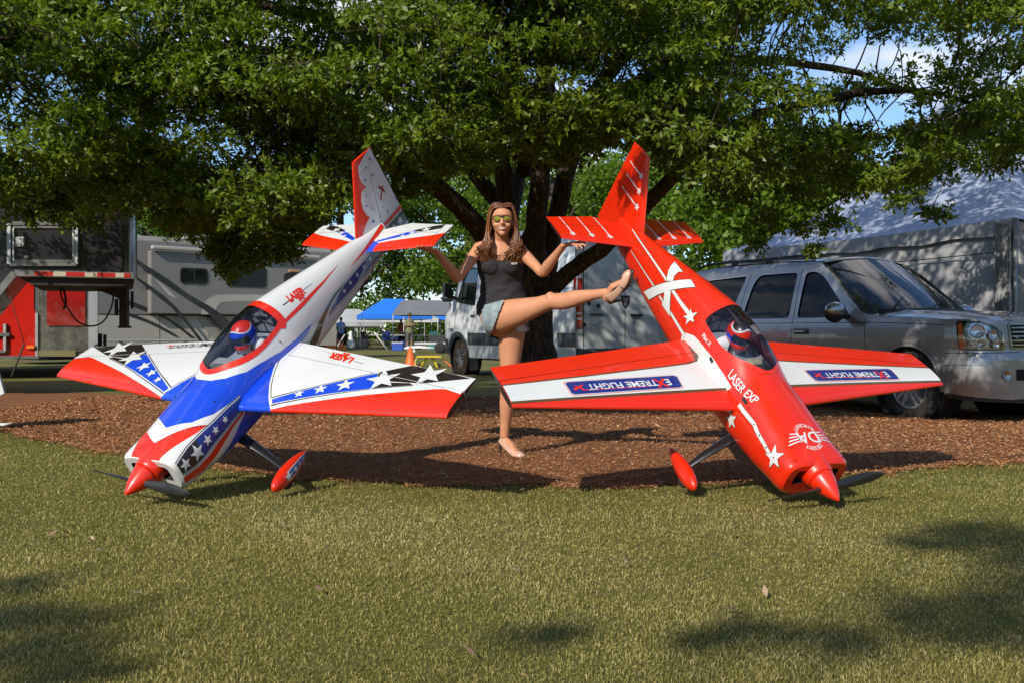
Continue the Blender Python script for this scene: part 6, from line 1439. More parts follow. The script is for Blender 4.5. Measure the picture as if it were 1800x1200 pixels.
# tables and clutter under the tents
def table(x, y, w, h, label, m_=None, rz=0):
    r = empty('folding_table', (x, y, 0), rz, label=label, cat='table', group='folding tables under the tents'); m = MB(); m.box((0, 0, h), (w, .7, .04)); m.build('tabletop', m_ or mat('table_top', (.45, .45, .43), .5), r)
    for a in (-w * .42, w * .42):
        q = MB(); q.bar((a, -.3, 0), (a, -.3, h), .04); q.bar((a, .3, 0), (a, .3, h), .04); q.bar((a, -.3, .1), (a, .3, .1), .03); q.build('leg_frame', BLKPL, r)
table(-8.0, 62, 1.8, .74, 'long pale table under the left half of the blue canopy'); table(-6.3, 61, 1.5, .74, 'pale table between the blue and grey canopies'); table(-4.6, 58.5, 1.8, .74, 'table under the grey canopy', mat('table_dark', (.08, .08, .09), .6)); table(-9.9, 58, 1.4, .74, 'table behind the man in the blue shirt', mat('table_dark', (.08, .08, .09), .6))
def chair(x, y, rz, col_, label):
    r = empty('camp_chair', (x, y, 0), rz, label=label, cat='chair', group='camp chairs under the tents'); m = MB(); m.box((0, 0, .42), (.5, .45, .03)); m.build('seat', col_, r); m = MB(); m.box((0, .22, .70), (.5, .03, .5), Matrix.Rotation(-.2, 3, 'X')); m.build('backrest', col_, r)
    for a, b in ((-.22, -.2), (.22, -.2), (-.22, .2), (.22, .2)): q = MB(); q.bar((a, b, 0), (-a * .9, b, .45), .03); q.build('leg', BLKPL, r)
for i, (x, y, rz, cc, lb) in enumerate([(-7.3, 60, .4, (.02, .05, .25), 'blue camp chair under the blue canopy, near its left leg'), (-6.7, 61.5, -2.6, (.03, .03, .035), 'black camp chair beside the blue one'), (-5.7, 57.5, 2.8, (.03, .03, .035), 'black camp chair right behind the hatted man'), (-4.3, 57, .3, (.02, .10, .10), 'teal camp chair in front of the white van'), (-8.6, 60.5, 1.2, (.10, .03, .02), 'dark red camp chair at the left edge of the tents')]): chair(x, y, rz, mat('chair_cloth_%d' % i, cc, .8), lb)
def boxthing(name, x, y, z, w, d, h, m_, label, cat, rz=0, lid=None):
    r = empty(name, (x, y, z), rz, label=label, cat=cat); m = MB(); m.box((0, 0, h * .42), (w, d, h * .84), None); m.build('box', m_, r, bevel=.02); m = MB(); m.box((0, 0, h * .92), (w * 1.04, d * 1.04, h * .14)); m.build('lid', lid or m_, r, bevel=.02); q = MB(); q.tube([(-w * .55, 0, h * .6), (-w * .56, 0, h * .75), (w * .56, 0, h * .75), (w * .55, 0, h * .6)], .012, 5); q.build('handle', BLKPL, r); return r
boxthing('cool_box', -5.75, 51.5, 0, .55, .4, .42, mat('cooler_blue', (.02, .07, .40), .5), 'small blue cool box on the grass left of the hatted man', 'cool box', 0, mat('cooler_lid', (.5, .5, .5), .5))
boxthing('cool_box', -3.9, 52, 0, .7, .4, .38, mat('cooler_teal', (.02, .20, .18), .5), 'green cool box in front of the trailer rail by the van', 'cool box', .2)
boxthing('storage_crate', -8.9, 60, 0, .9, .6, .6, BLKPL, 'black storage crate beside the orange tent', 'crate', .3); boxthing('storage_crate', -6.9, 63, 0, 1.0, .6, .7, mat('crate_blue', (.02, .04, .20), .6), 'dark blue storage crate in the middle of the blue canopy', 'crate', .1)
# orange pop-up tent
r = empty('popup_tent', (-9.6, 54, 0), label='orange triangular pop-up tent behind the man in the blue shirt', cat='tent'); m = MB(); m.add([(-1.05, -.3, 0), (1.0, -.3, 0), (.7, .8, 0), (-.7, .8, 0), (.05, .1, .95)], [(0, 1, 4), (1, 2, 4), (2, 3, 4), (3, 0, 4)]); m.build('tent_fabric', mat('orange_fabric', (.75, .16, .02), .7, vary=.15, vscale=3), r); q = MB(); q.add([(-.25, -.27, .0), (.35, -.27, 0), (.07, .02, .80)], [(0, 1, 2)]); q.build('door_flap', mat('orange_dark', (.45, .08, .015), .8), r)
# white sack
r = MB(); r.tube([(0, 0, 0), (.03, 0, .25), (0, 0, .55), (.02, 0, .85)], [.22, .18, .10, .05], 12); tag(r.build('hanging_towel', mat('towel', (.6, .6, .62), .9)), 'white towel hanging from a tent leg beside the orange tent', 'towel').location = (-8.2, 52, .12)
def cone(x, y, h, label):
    r = empty('traffic_cone', (x, y, 0), label=label, cat='traffic cone'); m = MB(); m.lathe((0, 0, .02), (0, 0, 1), [(0, h * .30), (h * .95, h * .07), (h * .97, 0)], 24); m.build('cone', mat('cone_orange', (.85, .13, .02), .5), r); q = MB(); q.box((0, 0, .015), (h * .78, h * .78, .03)); q.build('base', mat('cone_orange', (.85, .13, .02), .5), r)
cone(-2.68, 27, .50, 'orange traffic cone standing on the grass above the blue aircraft wing')
# yellow work stand
r = empty('work_stand', (-2.1, 26, 0), label='low yellow work stand on the grass by the van wheel', cat='stand'); m = MB(); m.box((0, 0, .27), (.62, .35, .035)); m.build('top', mat('stand_yellow', (.65, .50, .02), .5), r)
for a in (-1, 1):
    q = MB(); q.bar((a * .22, -.12, 0), (a * .06, .12, .26), .035); q.bar((a * .22, .12, 0), (a * .06, -.12, .26), .035); q.build('leg', mat('stand_yellow', (.65, .50, .02), .5), r); q = MB(); q.lathe((a * .24, -.1, .05), (0, 1, 0), [(0, 0), (0, .05), (.2, .05), (.2, 0)], 12); q.build('roller', RUBBER, r)
m = MB(); m.tube([(-.25, -.05, .26), (-.34, -.08, .18), (-.36, -.1, .06), (-.28, -.12, .02)], .018, 6); m.build('hose', mat('hose_yellow', (.55, .5, .12), .5), r)
m = MB(); m.tube(arc_pts([(-1.75, 26, .20), (-1.62, 25.9, .10), (-1.5, 25.7, .02), (-1.35, 25.6, .02)], 5), .014, 6); tag(m.build('extension_cord', mat('cord_orange', (.8, .14, .03), .5)), 'orange extension cord running from the yellow stand to the van', 'cord')
# small white model aircraft far off on the grass
def small_plane(x, y, rz, label, s=1.0):
    r = empty('small_model_aircraft', (x, y, 0), rz, label=label, cat='model aircraft'); Wm = mat('foam_white', (.68, .68, .68), .4, coat=.4)
    m = MB(); m.tube([(0, 1.0 * s, .24 * s), (0, .8 * s, .25 * s), (0, .2 * s, .27 * s), (0, -.4 * s, .25 * s), (0, -.95 * s, .22 * s)], [.02, .10 * s, .12 * s, .08 * s, .03 * s], 12); m.build('fuselage', Wm, r)
    for a in (-1, 1):
        m = MB(); m.add([(0, .5 * s, .22 * s), (a * 1.1 * s, .35 * s, .26 * s), (a * 1.1 * s, .12 * s, .26 * s), (0, .05 * s, .22 * s), (0, .5 * s, .25 * s), (a * 1.1 * s, .35 * s, .275 * s), (a * 1.1 * s, .12 * s, .275 * s), (0, .05 * s, .25 * s)], [(3, 2, 1, 0), (4, 5, 6, 7), (0, 1, 5, 4), (1, 2, 6, 5), (2, 3, 7, 6)]); m.build('wing', Wm, r)
        m = MB(); m.lathe((a * .28 * s - .02, .45 * s, .08 * s), (1, 0, 0), [(0, 0), (0, .08 * s), (.04, .08 * s), (.04, 0)], 14); m.bar((a * .28 * s, .45 * s, .08 * s), (a * .06 * s, .42 * s, .2 * s), .02); m.build('wheel_leg', Wm, r)
        m = MB(); m.box((a * .2 * s, -.85 * s, .25 * s), (.4 * s, .22 * s, .015)); m.build('tailplane', Wm, r)
    m = MB(); m.box((0, -.88 * s, .40 * s), (.015, .24 * s, .32 * s)); m.build('fin', Wm, r)
small_plane(-4.05, 46, 1.75, 'white model aircraft on the grass in front of the grey canopy', .80); small_plane(-9.4, 50, 1.0, 'small white model aircraft lying left of the black trestle', .6) if False else None
r = empty('trestle', (-7.1, 49, 0), .1, label='black tube trestle standing in front of the blue canopy', cat='trestle'); m = MB(); m.tube([(-1.3, 0, .0), (-1.25, 0, .85), (-1.0, 0, 1.15), (.7, 0, 1.15), (.95, 0, .9), (1.15, 0, .6)], .035, 6); m.build('frame', BLKPL, r); m = MB(); m.tube([(.5, -.2, .9), (1.2, -.3, 0)], .03, 6); m.build('prop_leg', mat('pale_tube', (.5, .5, .5), .5), r); m = MB(); m.tube([(-.9, .2, .8), (-1.4, .3, 0)], .03, 6); m.build('prop_leg', mat('pale_tube', (.5, .5, .5), .5), r)
# flat trailer rail by the van
r = empty('utility_trailer', (-3.3, 44, 0), label='low flat utility trailer partly hidden by the front of the van', cat='trailer'); m = MB(); m.bar((-.9, 0, .42), (1.6, .2, .42), .09); m.bar((-.9, 1.2, .42), (1.6, 1.4, .42), .09); m.build('frame', mat('pale_tube', (.5, .5, .5), .5), r); m = MB(); m.box((.5, .7, .62), (1.6, 1.0, .3)); m.build('load', BLKPL, r)
for a in (0, 1): m = MB(); m.lathe((.2, -.05 + 1.4 * a, .24), (0, 1, 0), [(0, 0), (0, .16), (.03, .24), (.15, .24), (.18, .16), (.18, 0)], 18); m.build('wheel', RUBBER, r)
# white corner of another model aircraft at the left edge
r = empty('white_aircraft_corner', (-4.36, 8.75, 0), label='white model aircraft edge leaning in at the far left border', cat='board'); m = MB(); m.add([(-.5, 0, .12), (.02, 0, .34), (-.10, 0, .78), (-.5, 0, .80), (-.5, .03, .12), (.02, .03, .34), (-.10, .03, .78), (-.5, .03, .80)], [(0, 1, 2, 3), (7, 6, 5, 4), (0, 4, 5, 1), (1, 5, 6, 2), (2, 6, 7, 3)]); m.build('panel', mat('aircraft_corner_white', (.55, .57, .58), .5), r); m = MB(); m.tube([(-.5, 0, .07), (.03, -.02, .075), (.10, -.02, .09)], [.016, .014, .004], 8); m.bar((-.3, .02, 0), (-.3, .02, .13), .02); m.build('corner_rod', mat('aircraft_corner_white', (.55, .57, .58), .5), r)
# ------------------------------------------------------------------ people
def etube(m, pts, rad, ref=(0, 0, 1), n=16, caps=True):
    """closed tapering limb: elliptical sections (a across ref-perp, b along ref-ish) with rounded ends"""
    P = [Vector(p) for p in pts]; rad = [(r, r) if not hasattr(r, '__len__') else r for r in rad]
    if caps:
        d0 = (P[0] - P[1]).normalized(); d1 = (P[-1] - P[-2]).normalized(); A = []; B = []
        for f in (.97, .80, .45): 
            h = math.sqrt(1 - f * f) if False else f
        e0 = [(P[0] + d0 * min(rad[0]) * s, tuple(r * c for r in rad[0])) for s, c in ((.98, .18), (.80, .60), (.45, .89))]; e1 = [(P[-1] + d1 * min(rad[-1]) * s, tuple(r * c for r in rad[-1])) for s, c in ((.45, .89), (.80, .60), (.98, .18))]
        P = [q[0] for q in e0] + P + [q[0] for q in e1]; rad = [q[1] for q in e0] + rad + [q[1] for q in e1]
    V = []; k = len(P); ref = Vector(ref)
    for i, p in enumerate(P):
        d = (P[min(i + 1, k - 1)] - P[max(i - 1, 0)]).normalized(); u = ref - d * ref.dot(d)
        u = u.normalized() if u.length > 1e-4 else d.orthogonal().normalized(); w = d.cross(u)
        for j in range(n): a = 2 * math.pi * j / n; V.append(p + w * math.cos(a) * rad[i][0] + u * math.sin(a) * rad[i][1])
    F_ = [(i * n + j, i * n + (j + 1) % n, (i + 1) * n + (j + 1) % n, (i + 1) * n + j) for i in range(k - 1) for j in range(n)] + [tuple(range(n))[::-1], tuple(range((k - 1) * n, k * n))]
    m.add(V, F_, True)
def sm_path(pts, rad, n=5):
    """smooth a joint chain: returns resampled points and radii"""
    P = arc_pts([tuple(p) for p in pts], n); rad = [(r, r) if not hasattr(r, '__len__') else r for r in rad]; t = np.linspace(0, len(rad) - 1, len(P)); ra = np.array(rad, float)
    return P, [(float(np.interp(q, range(len(rad)), ra[:, 0])), float(np.interp(q, range(len(rad)), ra[:, 1]))) for q in t]
def fuse(m, name, voxel, smooth, mat_, parent, keep=None, it=6):
    """join the overlapping shapes into one continuous skin"""
    me = bpy.data.meshes.new(name); me.from_pydata([tuple(v) for v in m.v], [], m.f); me.update()
    o = bpy.data.objects.new(name, me); COL.objects.link(o)
    r = o.modifiers.new('r', 'REMESH'); r.mode = 'VOXEL'; r.voxel_size = voxel; r.use_smooth_shade = True
    s = o.modifiers.new('s', 'SMOOTH'); s.factor = smooth; s.iterations = it
    dg = bpy.context.evaluated_depsgraph_get(); me2 = bpy.data.meshes.new_from_object(o.evaluated_get(dg)); bpy.data.objects.remove(o); bpy.data.meshes.remove(me)
    if keep:
        bm = bmesh.new(); bm.from_mesh(me2)
        bmesh.ops.delete(bm, geom=[v for v in bm.verts if not keep(v.co)], context='VERTS')
        bm.to_mesh(me2); bm.free()
    me2.name = name; me2.materials.clear(); me2.polygons.foreach_set('use_smooth', np.ones(len(me2.polygons), bool)); return link(name, me2, mat_, parent)
def fingers(m, wrist, palm_dir, up, side, L=.165, curl=.25, r=.0080, spread=.10, thumb_side=1, curls=None):
    """palm and five fingers; up = back of the hand normal, side = direction across the knuckles towards the thumb"""
    w = Vector(wrist); d = Vector(palm_dir).normalized(); s = Vector(side); s = (s - d * s.dot(d)).normalized(); n = d.cross(s).normalized()
    if n.dot(Vector(up)) < 0: n = -n
    pl_ = L * .52
    etube(m, [w - d * .01, w + d * pl_ * .35, w + d * pl_ * .75, w + d * pl_], [(.024, .016), (.033, .014), (.039, .0135), (.037, .011)], ref=n)
    for k in range(4):
        o = (1.5 - k); base = w + d * pl_ * .90 + s * o * .0185; ln = L * (.50, .55, .51, .40)[k]; c = curls[k] if curls else curl
        dd = (d + s * o * spread * .6).normalized(); p = [base - dd * .02, base]; a = 0
        for f in (.46, .30, .24): a += c; q = dd * math.cos(a) - n * math.sin(a); p.append(p[-1] + q * ln * f)
        etube(m, p, [r * 1.08, r * 1.12, r, r * .92, r * .8], ref=n, n=8)
    tb = w + d * pl_ * .25 + s * .022; td = (d * .55 + s * .85 - n * .15).normalized(); p = [tb - td * .012, tb + td * .018, tb + td * .045, tb + (td * .8 + d * .5).normalized() * .075]
    etube(m, p, [r * 1.5, r * 1.5, r * 1.25, r * .95], ref=n, n=8)

SKIN = mat('skin', (.56, .255, .140), .48, vary=.06, vscale=14, spec=.4); SKIN.node_tree.nodes['Principled BSDF'].inputs['Subsurface Weight'].default_value = .12; SKIN.node_tree.nodes['Principled BSDF'].inputs['Subsurface Radius'].default_value = (.02, .008, .004); SKIN.node_tree.nodes['Principled BSDF'].inputs['Subsurface Scale'].default_value = .3
woman = empty('person', (-.06, 6.95, 0), label='woman in black tank top and denim shorts kicking one leg out between the aircraft', cat='person')
W0 = Vector((-.06, 6.95, 0))
def w_(x, y, z): return (x - W0.x, y - W0.y, z)
def pxw(px, py, Y): p = at(px, py, Y); return w_(*p)
B = MB()
# torso, from crotch to neck
torso_c = [w_(-.065, 6.86, .91), w_(-.062, 6.86, .97), w_(-.062, 6.85, 1.04), w_(-.066, 6.83, 1.12), w_(-.072, 6.81, 1.20), w_(-.078, 6.79, 1.28), w_(-.082, 6.775, 1.36), w_(-.082, 6.765, 1.415), w_(-.080, 6.76, 1.45)]
torso_r = [(.120, .095), (.155, .110), (.155, .108), (.128, .092), (.122, .088), (.137, .100), (.148, .100), (.135, .078), (.075, .060)]
def torso(m, g=0.0): etube(m, torso_c, [(a + g, b + g) for a, b in torso_r], ref=(0, 1, 0), n=28)
torso(B)
SHL = Vector(w_(-.215, 6.745, 1.405)); SHR = Vector(w_(.052, 6.745, 1.392))
def bust(m, g=0.0):
    for s, x in ((-1, -.138), (1, -.018)): m.ellip(w_(x, 6.715, 1.295), (.064 + g, .058 + g, .060 + g), 18, 12)
bust(B)
etube(B, [w_(-.080, 6.77, 1.42), w_(-.076, 6.745, 1.47), w_(-.066, 6.71, 1.52)], [(.056, .056), (.047, .048), (.048, .050)], ref=(0, 1, 0))
etube(B, [SHL + Vector((.10, .01, .008)), SHL + Vector((.03, 0, .004)), SHL], [.05, .050, .047]); etube(B, [SHR - Vector((.10, -.01, -.008)), SHR - Vector((.03, 0, -.004)), SHR], [.05, .050, .047])
# arms: elbow low, forearm rising to a flat palm
ELL = Vector(w_(-.352, 6.60, 1.205)); WRL = Vector(w_(-.470, 6.37, 1.352)); ELR = Vector(w_(.196, 6.57, 1.238)); WRR = Vector(w_(.318, 6.36, 1.392))
def arm(sh, el, wr):
    P, R_ = sm_path([sh, sh.lerp(el, .33), sh.lerp(el, .72), el, el.lerp(wr, .28), el.lerp(wr, .7), wr], [.044, .040, .033, .031, .036, .026, (.024, .019)], 4); etube(B, P, R_, n=28)
arm(SHL, ELL, WRL); arm(SHR, ELR, WRR)
fingers(B, WRL + Vector((-.004, -.006, .004)), (-.50, -.80, .10), (0, 0, -1), (-.85, .5, 0), L=.160, curl=.06, curls=(.06, .05, .06, .1))
fingers(B, WRR + Vector((.004, -.004, .002)), (.75, -.60, .12), (0, .0, -1), (.6, .75, .1), L=.160, curl=-.3, curls=(-.10, -.22, -.34, -.42))
# standing leg
HL = Vector(w_(.000, 6.88, .93)); KL = Vector(w_(-.020, 6.90, .535)); AL = Vector(w_(-.052, 6.975, .155))
P, R_ = sm_path([HL + Vector((0, 0, .05)), HL + Vector((-.002, 0, -.06)), HL.lerp(KL, .5), HL.lerp(KL, .85), KL, KL.lerp(AL, .22), KL.lerp(AL, .42), KL.lerp(AL, .75), AL], [(.095, .095), (.094, .096), (.078, .080), (.060, .062), (.055, .058), (.053, .060), (.052, .058), (.036, .038), (.031, .033)], 4)
etube(B, P, R_, ref=(0, 1, 0), n=40)
# raised leg
HR = Vector(w_(-.118, 6.80, .985)); KR = Vector(w_(.250, 6.56, 1.055)); AR = Vector(w_(.578, 6.31, 1.098))
P, R_ = sm_path([HR + Vector((.0, .02, -.004)), HR.lerp(KR, .12), HR.lerp(KR, .45), HR.lerp(KR, .80), KR, KR.lerp(AR, .20), KR.lerp(AR, .42), KR.lerp(AR, .78), AR], [(.098, .110), (.092, .109), (.076, .087), (.056, .058), (.053, .051), (.051, .054), (.047, .053), (.030, .032), (.027, .029)], 4)
P = [(x, y, z - .030 * math.exp(-((i / len(P) - .15) / .22)**2) - .012 * math.exp(-((i / len(P) - .64) / .1)**2)) for i, (x, y, z) in enumerate(P)]
etube(B, P, R_, ref=(0, 0, 1), n=40)
B.ellip(tuple(KR + Vector((-.005, -.020, .024))), (.034, .034, .036), 14, 10)
# feet inside the shoes
TL = Vector(w_(.040, 6.882, .042)); etube(B, [AL + Vector((0, .018, -.030)), AL + Vector((.012, -.012, -.035)), AL.lerp(TL, .55) + Vector((0, 0, .004)), TL], [(.026, .026), (.026, .028), (.029, .022), (.030, .012)], ref=(0, 0, 1))
TR_ = Vector(w_(.668, 6.25, 1.165)); etube(B, [AR + Vector((.010, .0, -.030)), AR + Vector((.020, -.012, .0)), AR.lerp(TR_, .55) + Vector((-.012, 0, 0)), TR_], [(.028, .028), (.027, .028), (.029, .022), (.028, .012)], ref=(-.7, -.2, .5))
# head
HC = Vector(w_(-.064, 6.675, 1.585))
B.ellip(tuple(HC + Vector((0, .012, .012))), (.073, .090, .092), 26, 18); B.ellip(tuple(HC + Vector((.0, -.014, -.034))), (.057, .066, .068), 24, 16); B.ellip(tuple(HC + Vector((.001, -.052, -.088))), (.022, .022, .020), 14, 10)
for s in (-1, 1): B.ellip(tuple(HC + Vector((s * .034, -.052, -.034))), (.024, .022, .022), 12, 8); B.ellip(tuple(HC + Vector((s * .073, .012, -.012))), (.010, .020, .030), 10, 8)
etube(B, [HC + Vector((0, -.074, .010)), HC + Vector((0, -.084, -.010)), HC + Vector((0, -.094, -.026))], [(.008, .008), (.009, .010), (.014, .011)], n=10)
B.ellip(tuple(HC + Vector((0, -.078, .030))), (.045, .014, .012), 14, 8)
body = fuse(B, 'body', .0050, .5, SKIN, woman, it=5)
# mouth
def on_face(a, z, off=0.0):
    x = .052 * math.sin(a); return HC + Vector((x, -.020 - (.058 + off) * math.cos(a), z))
def mouth(x, k, o=0.0): return HC + Vector((x, -.0795 + 13 * x * x - o, -.0585 + 11 * x * x + k * math.sqrt(max(0, 1 - (x / .0235)**2))))
xs_ = np.linspace(-.0232, .0232, 13)
m = MB(); m.tube([tuple(mouth(x, .0052)) for x in xs_], [.0006 + .0015 * math.sqrt(max(0, 1 - (x / .0245)**2)) for x in xs_], 8); m.build('upper_lip', mat('lip', (.40, .10, .085), .35), body)
m = MB(); m.tube([tuple(mouth(x, -.0082)) for x in xs_], [.0006 + .0019 * math.sqrt(max(0, 1 - (x / .0245)**2)) for x in xs_], 8); m.build('lower_lip', mat('lip', (.40, .10, .085), .35), body)
m = MB(); V0 = []
for x in xs_: V0 += [tuple(mouth(x * .93, .0050, .0002)), tuple(mouth(x * .93, -.0072, .0002))]
m.add(V0, [(2 * i, 2 * i + 1, 2 * i + 3, 2 * i + 2) for i in range(12)], True); m.build('teeth', mat('teeth', (.55, .50, .44), .3), body)
for s in (-1, 1): m = MB(); m.tube([tuple(HC + Vector((s * .020, -.084, -.028))), tuple(HC + Vector((s * .0285, -.077, -.040))), tuple(HC + Vector((s * .0305, -.071, -.052)))], [.0008, .0014, .0006], 6); m.build('smile_line', mat('skin_crease', (.30, .12, .07), .6), body)
# mirrored sunglasses
m = MB()
FRM = mat('glasses_frame', (.10, .035, .015), .3, coat=.6)
for s in (-1, 1):
    c = HC + Vector((s * .0305, -.083, .006)); pts = [tuple(c + Vector((.0275 * math.cos(t), .006 * abs(math.cos(t)) + (.010 if s * math.cos(t) > .5 else 0), .0205 * math.sin(t) * (1.0 if math.sin(t) < 0 else .75)))) for t in np.linspace(0, 2 * math.pi, 17)]
    m.tube(pts, .0028, 6, cap=False); m.tube([tuple(c + Vector((s * .027, .010, .010))), tuple(c + Vector((s * .043, .05, .008))), tuple(HC + Vector((s * .078, .005, 0)))], .0026, 6)
m.tube([tuple(HC + Vector((-.007, -.086, .010))), tuple(HC + Vector((0, -.089, .012))), tuple(HC + Vector((.007, -.086, .010)))], .0026, 6); m.tube([tuple(HC + Vector((-.05, -.078, .0205))), tuple(HC + Vector((0, -.088, .0200))), tuple(HC + Vector((.05, -.078, .0205)))], .0028, 6)
gl = m.build('sunglasses', FRM, body, fix=False)
for s in (-1, 1):
    c = HC + Vector((s * .0305, -.083, .006)); m = MB(); n = 16; V = [tuple(c + Vector((0, -.003, 0)))] + [tuple(c + Vector((.0265 * math.cos(t), .006 * abs(math.cos(t)) + (.009 if s * math.cos(t) > .5 else 0), .0195 * math.sin(t) * (1.0 if math.sin(t) < 0 else .75)))) for t in np.linspace(0, 2 * math.pi, n + 1)[:-1]]
    m.add(V, [(0, 1 + i, 1 + (i + 1) % n) for i in range(n)], True); m.build('lens', mat('mirror_lens_gold', (.55, .42, .05), .08, metal=.9, vary=.4, vscale=30), gl)
# hair: cap and long loose locks
HB = MB(); HB.ellip(tuple(HC + Vector((0, .026, .016))), (.079, .092, .098), 26, 18)
HAIR = attr_mat('brown_hair', [(0, (.028, .010, .005)), (.40, (.095, .032, .011)), (.75, (.23, .080, .024)), (1, (.42, .18, .06))], rough=.38, spec=.5)
m = HB; R = np.random.default_rng(4)
V = []; Fh = []; rn = []
def strand(pts, r0, rv, n=4):
    pts = arc_pts([tuple(p) for p in pts], 5); k = len(pts); o = len(V); rr = [r0 * (.55 + .9 * math.sin(math.pi * min(1, .15 + .85 * i / k))) * (1 - .75 * (i / k)**3) for i in range(k)]
    for i in range(k):
        p = Vector(pts[i]); d = (Vector(pts[min(i + 1, k - 1)]) - Vector(pts[max(i - 1, 0)])).normalized(); u = d.orthogonal().normalized(); w = d.cross(u)
        for j in range(n): a = 2 * math.pi * j / n; V.append(p + (u * math.cos(a) + w * math.sin(a)) * rr[i]); rn.append(min(1, rv + .35 * (i / k)))
    for i in range(k - 1):
        for j in range(n): Fh.append((o + i * n + j, o + i * n + (j + 1) % n, o + (i + 1) * n + (j + 1) % n, o + (i + 1) * n + j))
for i in range(760):
    s = -1 if i % 2 else 1; t = R.random(); f = R.random()
    part = HC + Vector((.006 + s * R.uniform(0, .012), -.060 + .13 * t, .108 - .25 * (t - .35)**2))
    side_ = HC + Vector((s * (.074 + .010 * f), -.034 + .085 * t + R.normal(0, .004), .030 + R.normal(0, .01)))
    low_ = HC + Vector((s * (.078 + .020 * f) , -.030 + .095 * t, -.075 + R.normal(0, .012)))
    if t < .55:   # front locks fall over the chest
        e1 = HC + Vector((s * (.078 + .034 * f) + R.normal(0, .010), -.045 + .03 * t, -.150)); L_ = R.uniform(.0, 1)
        xo = -.150 if s < 0 else .008; e2 = Vector(w_(xo + R.normal(0, .028) - .012 + s * .006, 6.668 + R.normal(0, .010) + .02 * t, 1.385 - .075 * L_ - (0.02 if s > 0 else 0)))
    else:
        e1 = HC + Vector((s * (.085 + .02 * f), .045 + .03 * t, -.150)); e2 = HC + Vector((s * (.085 + .05 * f), .075, -.23 - .03 * f))
    wv = R.normal(0, .010, 3); sw = .013 * math.sin(i * .37) + .006; mid = e1.lerp(e2, .4) + Vector(wv) + Vector((s * (.014 + sw), -.006, 0)); e2 = e2 + Vector((s * -sw * .4, 0, 0)); mid2 = e1.lerp(e2, .75) + Vector((-s * sw, -.004, 0)) + Vector(R.normal(0, .006, 3))
    strand([part, part.lerp(side_, .5) + Vector((s * .016, 0, .026)), side_ + Vector((s * .004, 0, 0)), low_ + Vector((s * .006, 0, 0)), e1, mid, mid2, e2 + Vector((s * .012, 0, -.004))], R.uniform(.0024, .0048), R.random() * .65)
for i in range(90):   # hanging down the back
    x = R.uniform(-.07, .07); strand([HC + Vector((x * .3, .05, .105)), HC + Vector((x * .9, .108, .04)), HC + Vector((x * 1.1, .115, -.08)), HC + Vector((x * 1.3, .105, -.22))], .007, R.random() * .5)
hair_cap = HB.build('hair', HAIR, body, fix=False)
hl_ = mesh_np('hair_strands', np.array([tuple(v) for v in V]), np.array(Fh), HAIR, hair_cap, True, attr={'rnd': rn})
hl_['kind'] = 'stuff'
bm = bmesh.new(); bm.from_mesh(hair_cap.data); bmesh.ops.delete(bm, geom=[v for v in bm.verts if v.co.y < HC.y - .040 and v.co.z < HC.z + .060 or v.co.y < HC.y - .010 and v.co.z < HC.z - .0], context='VERTS'); bm.to_mesh(hair_cap.data); bm.free()
# tank top
TANK = mat('black_cotton', (.022, .021, .024), .85, vary=.15, vscale=10, bump=.25, bscale=18)
T = MB(); etube(T, torso_c[1:7], [(a + .012 + (.010 if i < 3 else .003), b + .012 + (.010 if i < 3 else 0)) for i, (a, b) in enumerate(torso_r[1:7])], ref=(0, 1, 0), n=28, caps=False); bust(T, .006)
for x, sg in ((-.168, -1), (.006, 1)): etube(T, [w_(x, 6.69, 1.34), w_(x + sg * .004, 6.70, 1.40), w_(x + sg * .005, 6.745, 1.447), w_(x, 6.80, 1.43), w_(x, 6.84, 1.36)], [(.020, .010), (.017, .009), (.016, .009), (.017, .009), (.02, .01)], ref=(0, -.7, .6), n=10)
def keep_t(c):
    x = c.x + W0.x; z = c.z; y = c.y + W0.y
    if z < 1.025 - .05 * max(0, (-.05 - x)) / .15: return False
    nk = 1.325 + 2.6 * (x + .081)**2 * 10 * .55
    if z > nk and y < 6.80 and abs(x + .081) < .070: return False
    if z > 1.33 and (x < -.198 or x > .036): return False
    return z < 1.39 or abs(x + .168) < .035 or abs(x - .006) < .035 
tank = fuse(T, 'tank_top', .0055, .5, TANK, woman, keep_t, 6)
# cloth wrinkles across the stomach
me = tank.data; co = np.zeros(len(me.vertices) * 3); me.vertices.foreach_get('co', co); co = co.reshape(-1, 3); no = np.zeros_like(co).ravel(); me.vertices.foreach_get('normal', no); no = no.reshape(-1, 3)
zz = co[:, 2]; xx = co[:, 0]; fo_ = np.sin(zz * 130 + xx * 34 + 3.2 * np.sin(xx * 27 + zz * 9)) * np.exp(-((zz - 1.12) / .07)**2) * .0024 * (.6 + .8 * np.sin(xx * 31 + zz * 40)) + .0020 * np.sin(zz * 60 - xx * 50); co += no * fo_[:, None]; me.vertices.foreach_set('co', co.ravel()); me.update()
lettering('CRAFT', (.014, 1.302), 0, .0125, lambda x, z, off=0.0: np.stack([np.asarray(x) - W0.x, np.full(np.shape(x), 6.651 - W0.y) + .9 * (np.asarray(x) - .012)**2 * 9 + .02 * 0, np.asarray(z)], -1), 0.0, mat('print_white', (.35, .35, .35), .7), tank, bold=.02, name='chest_lettering')
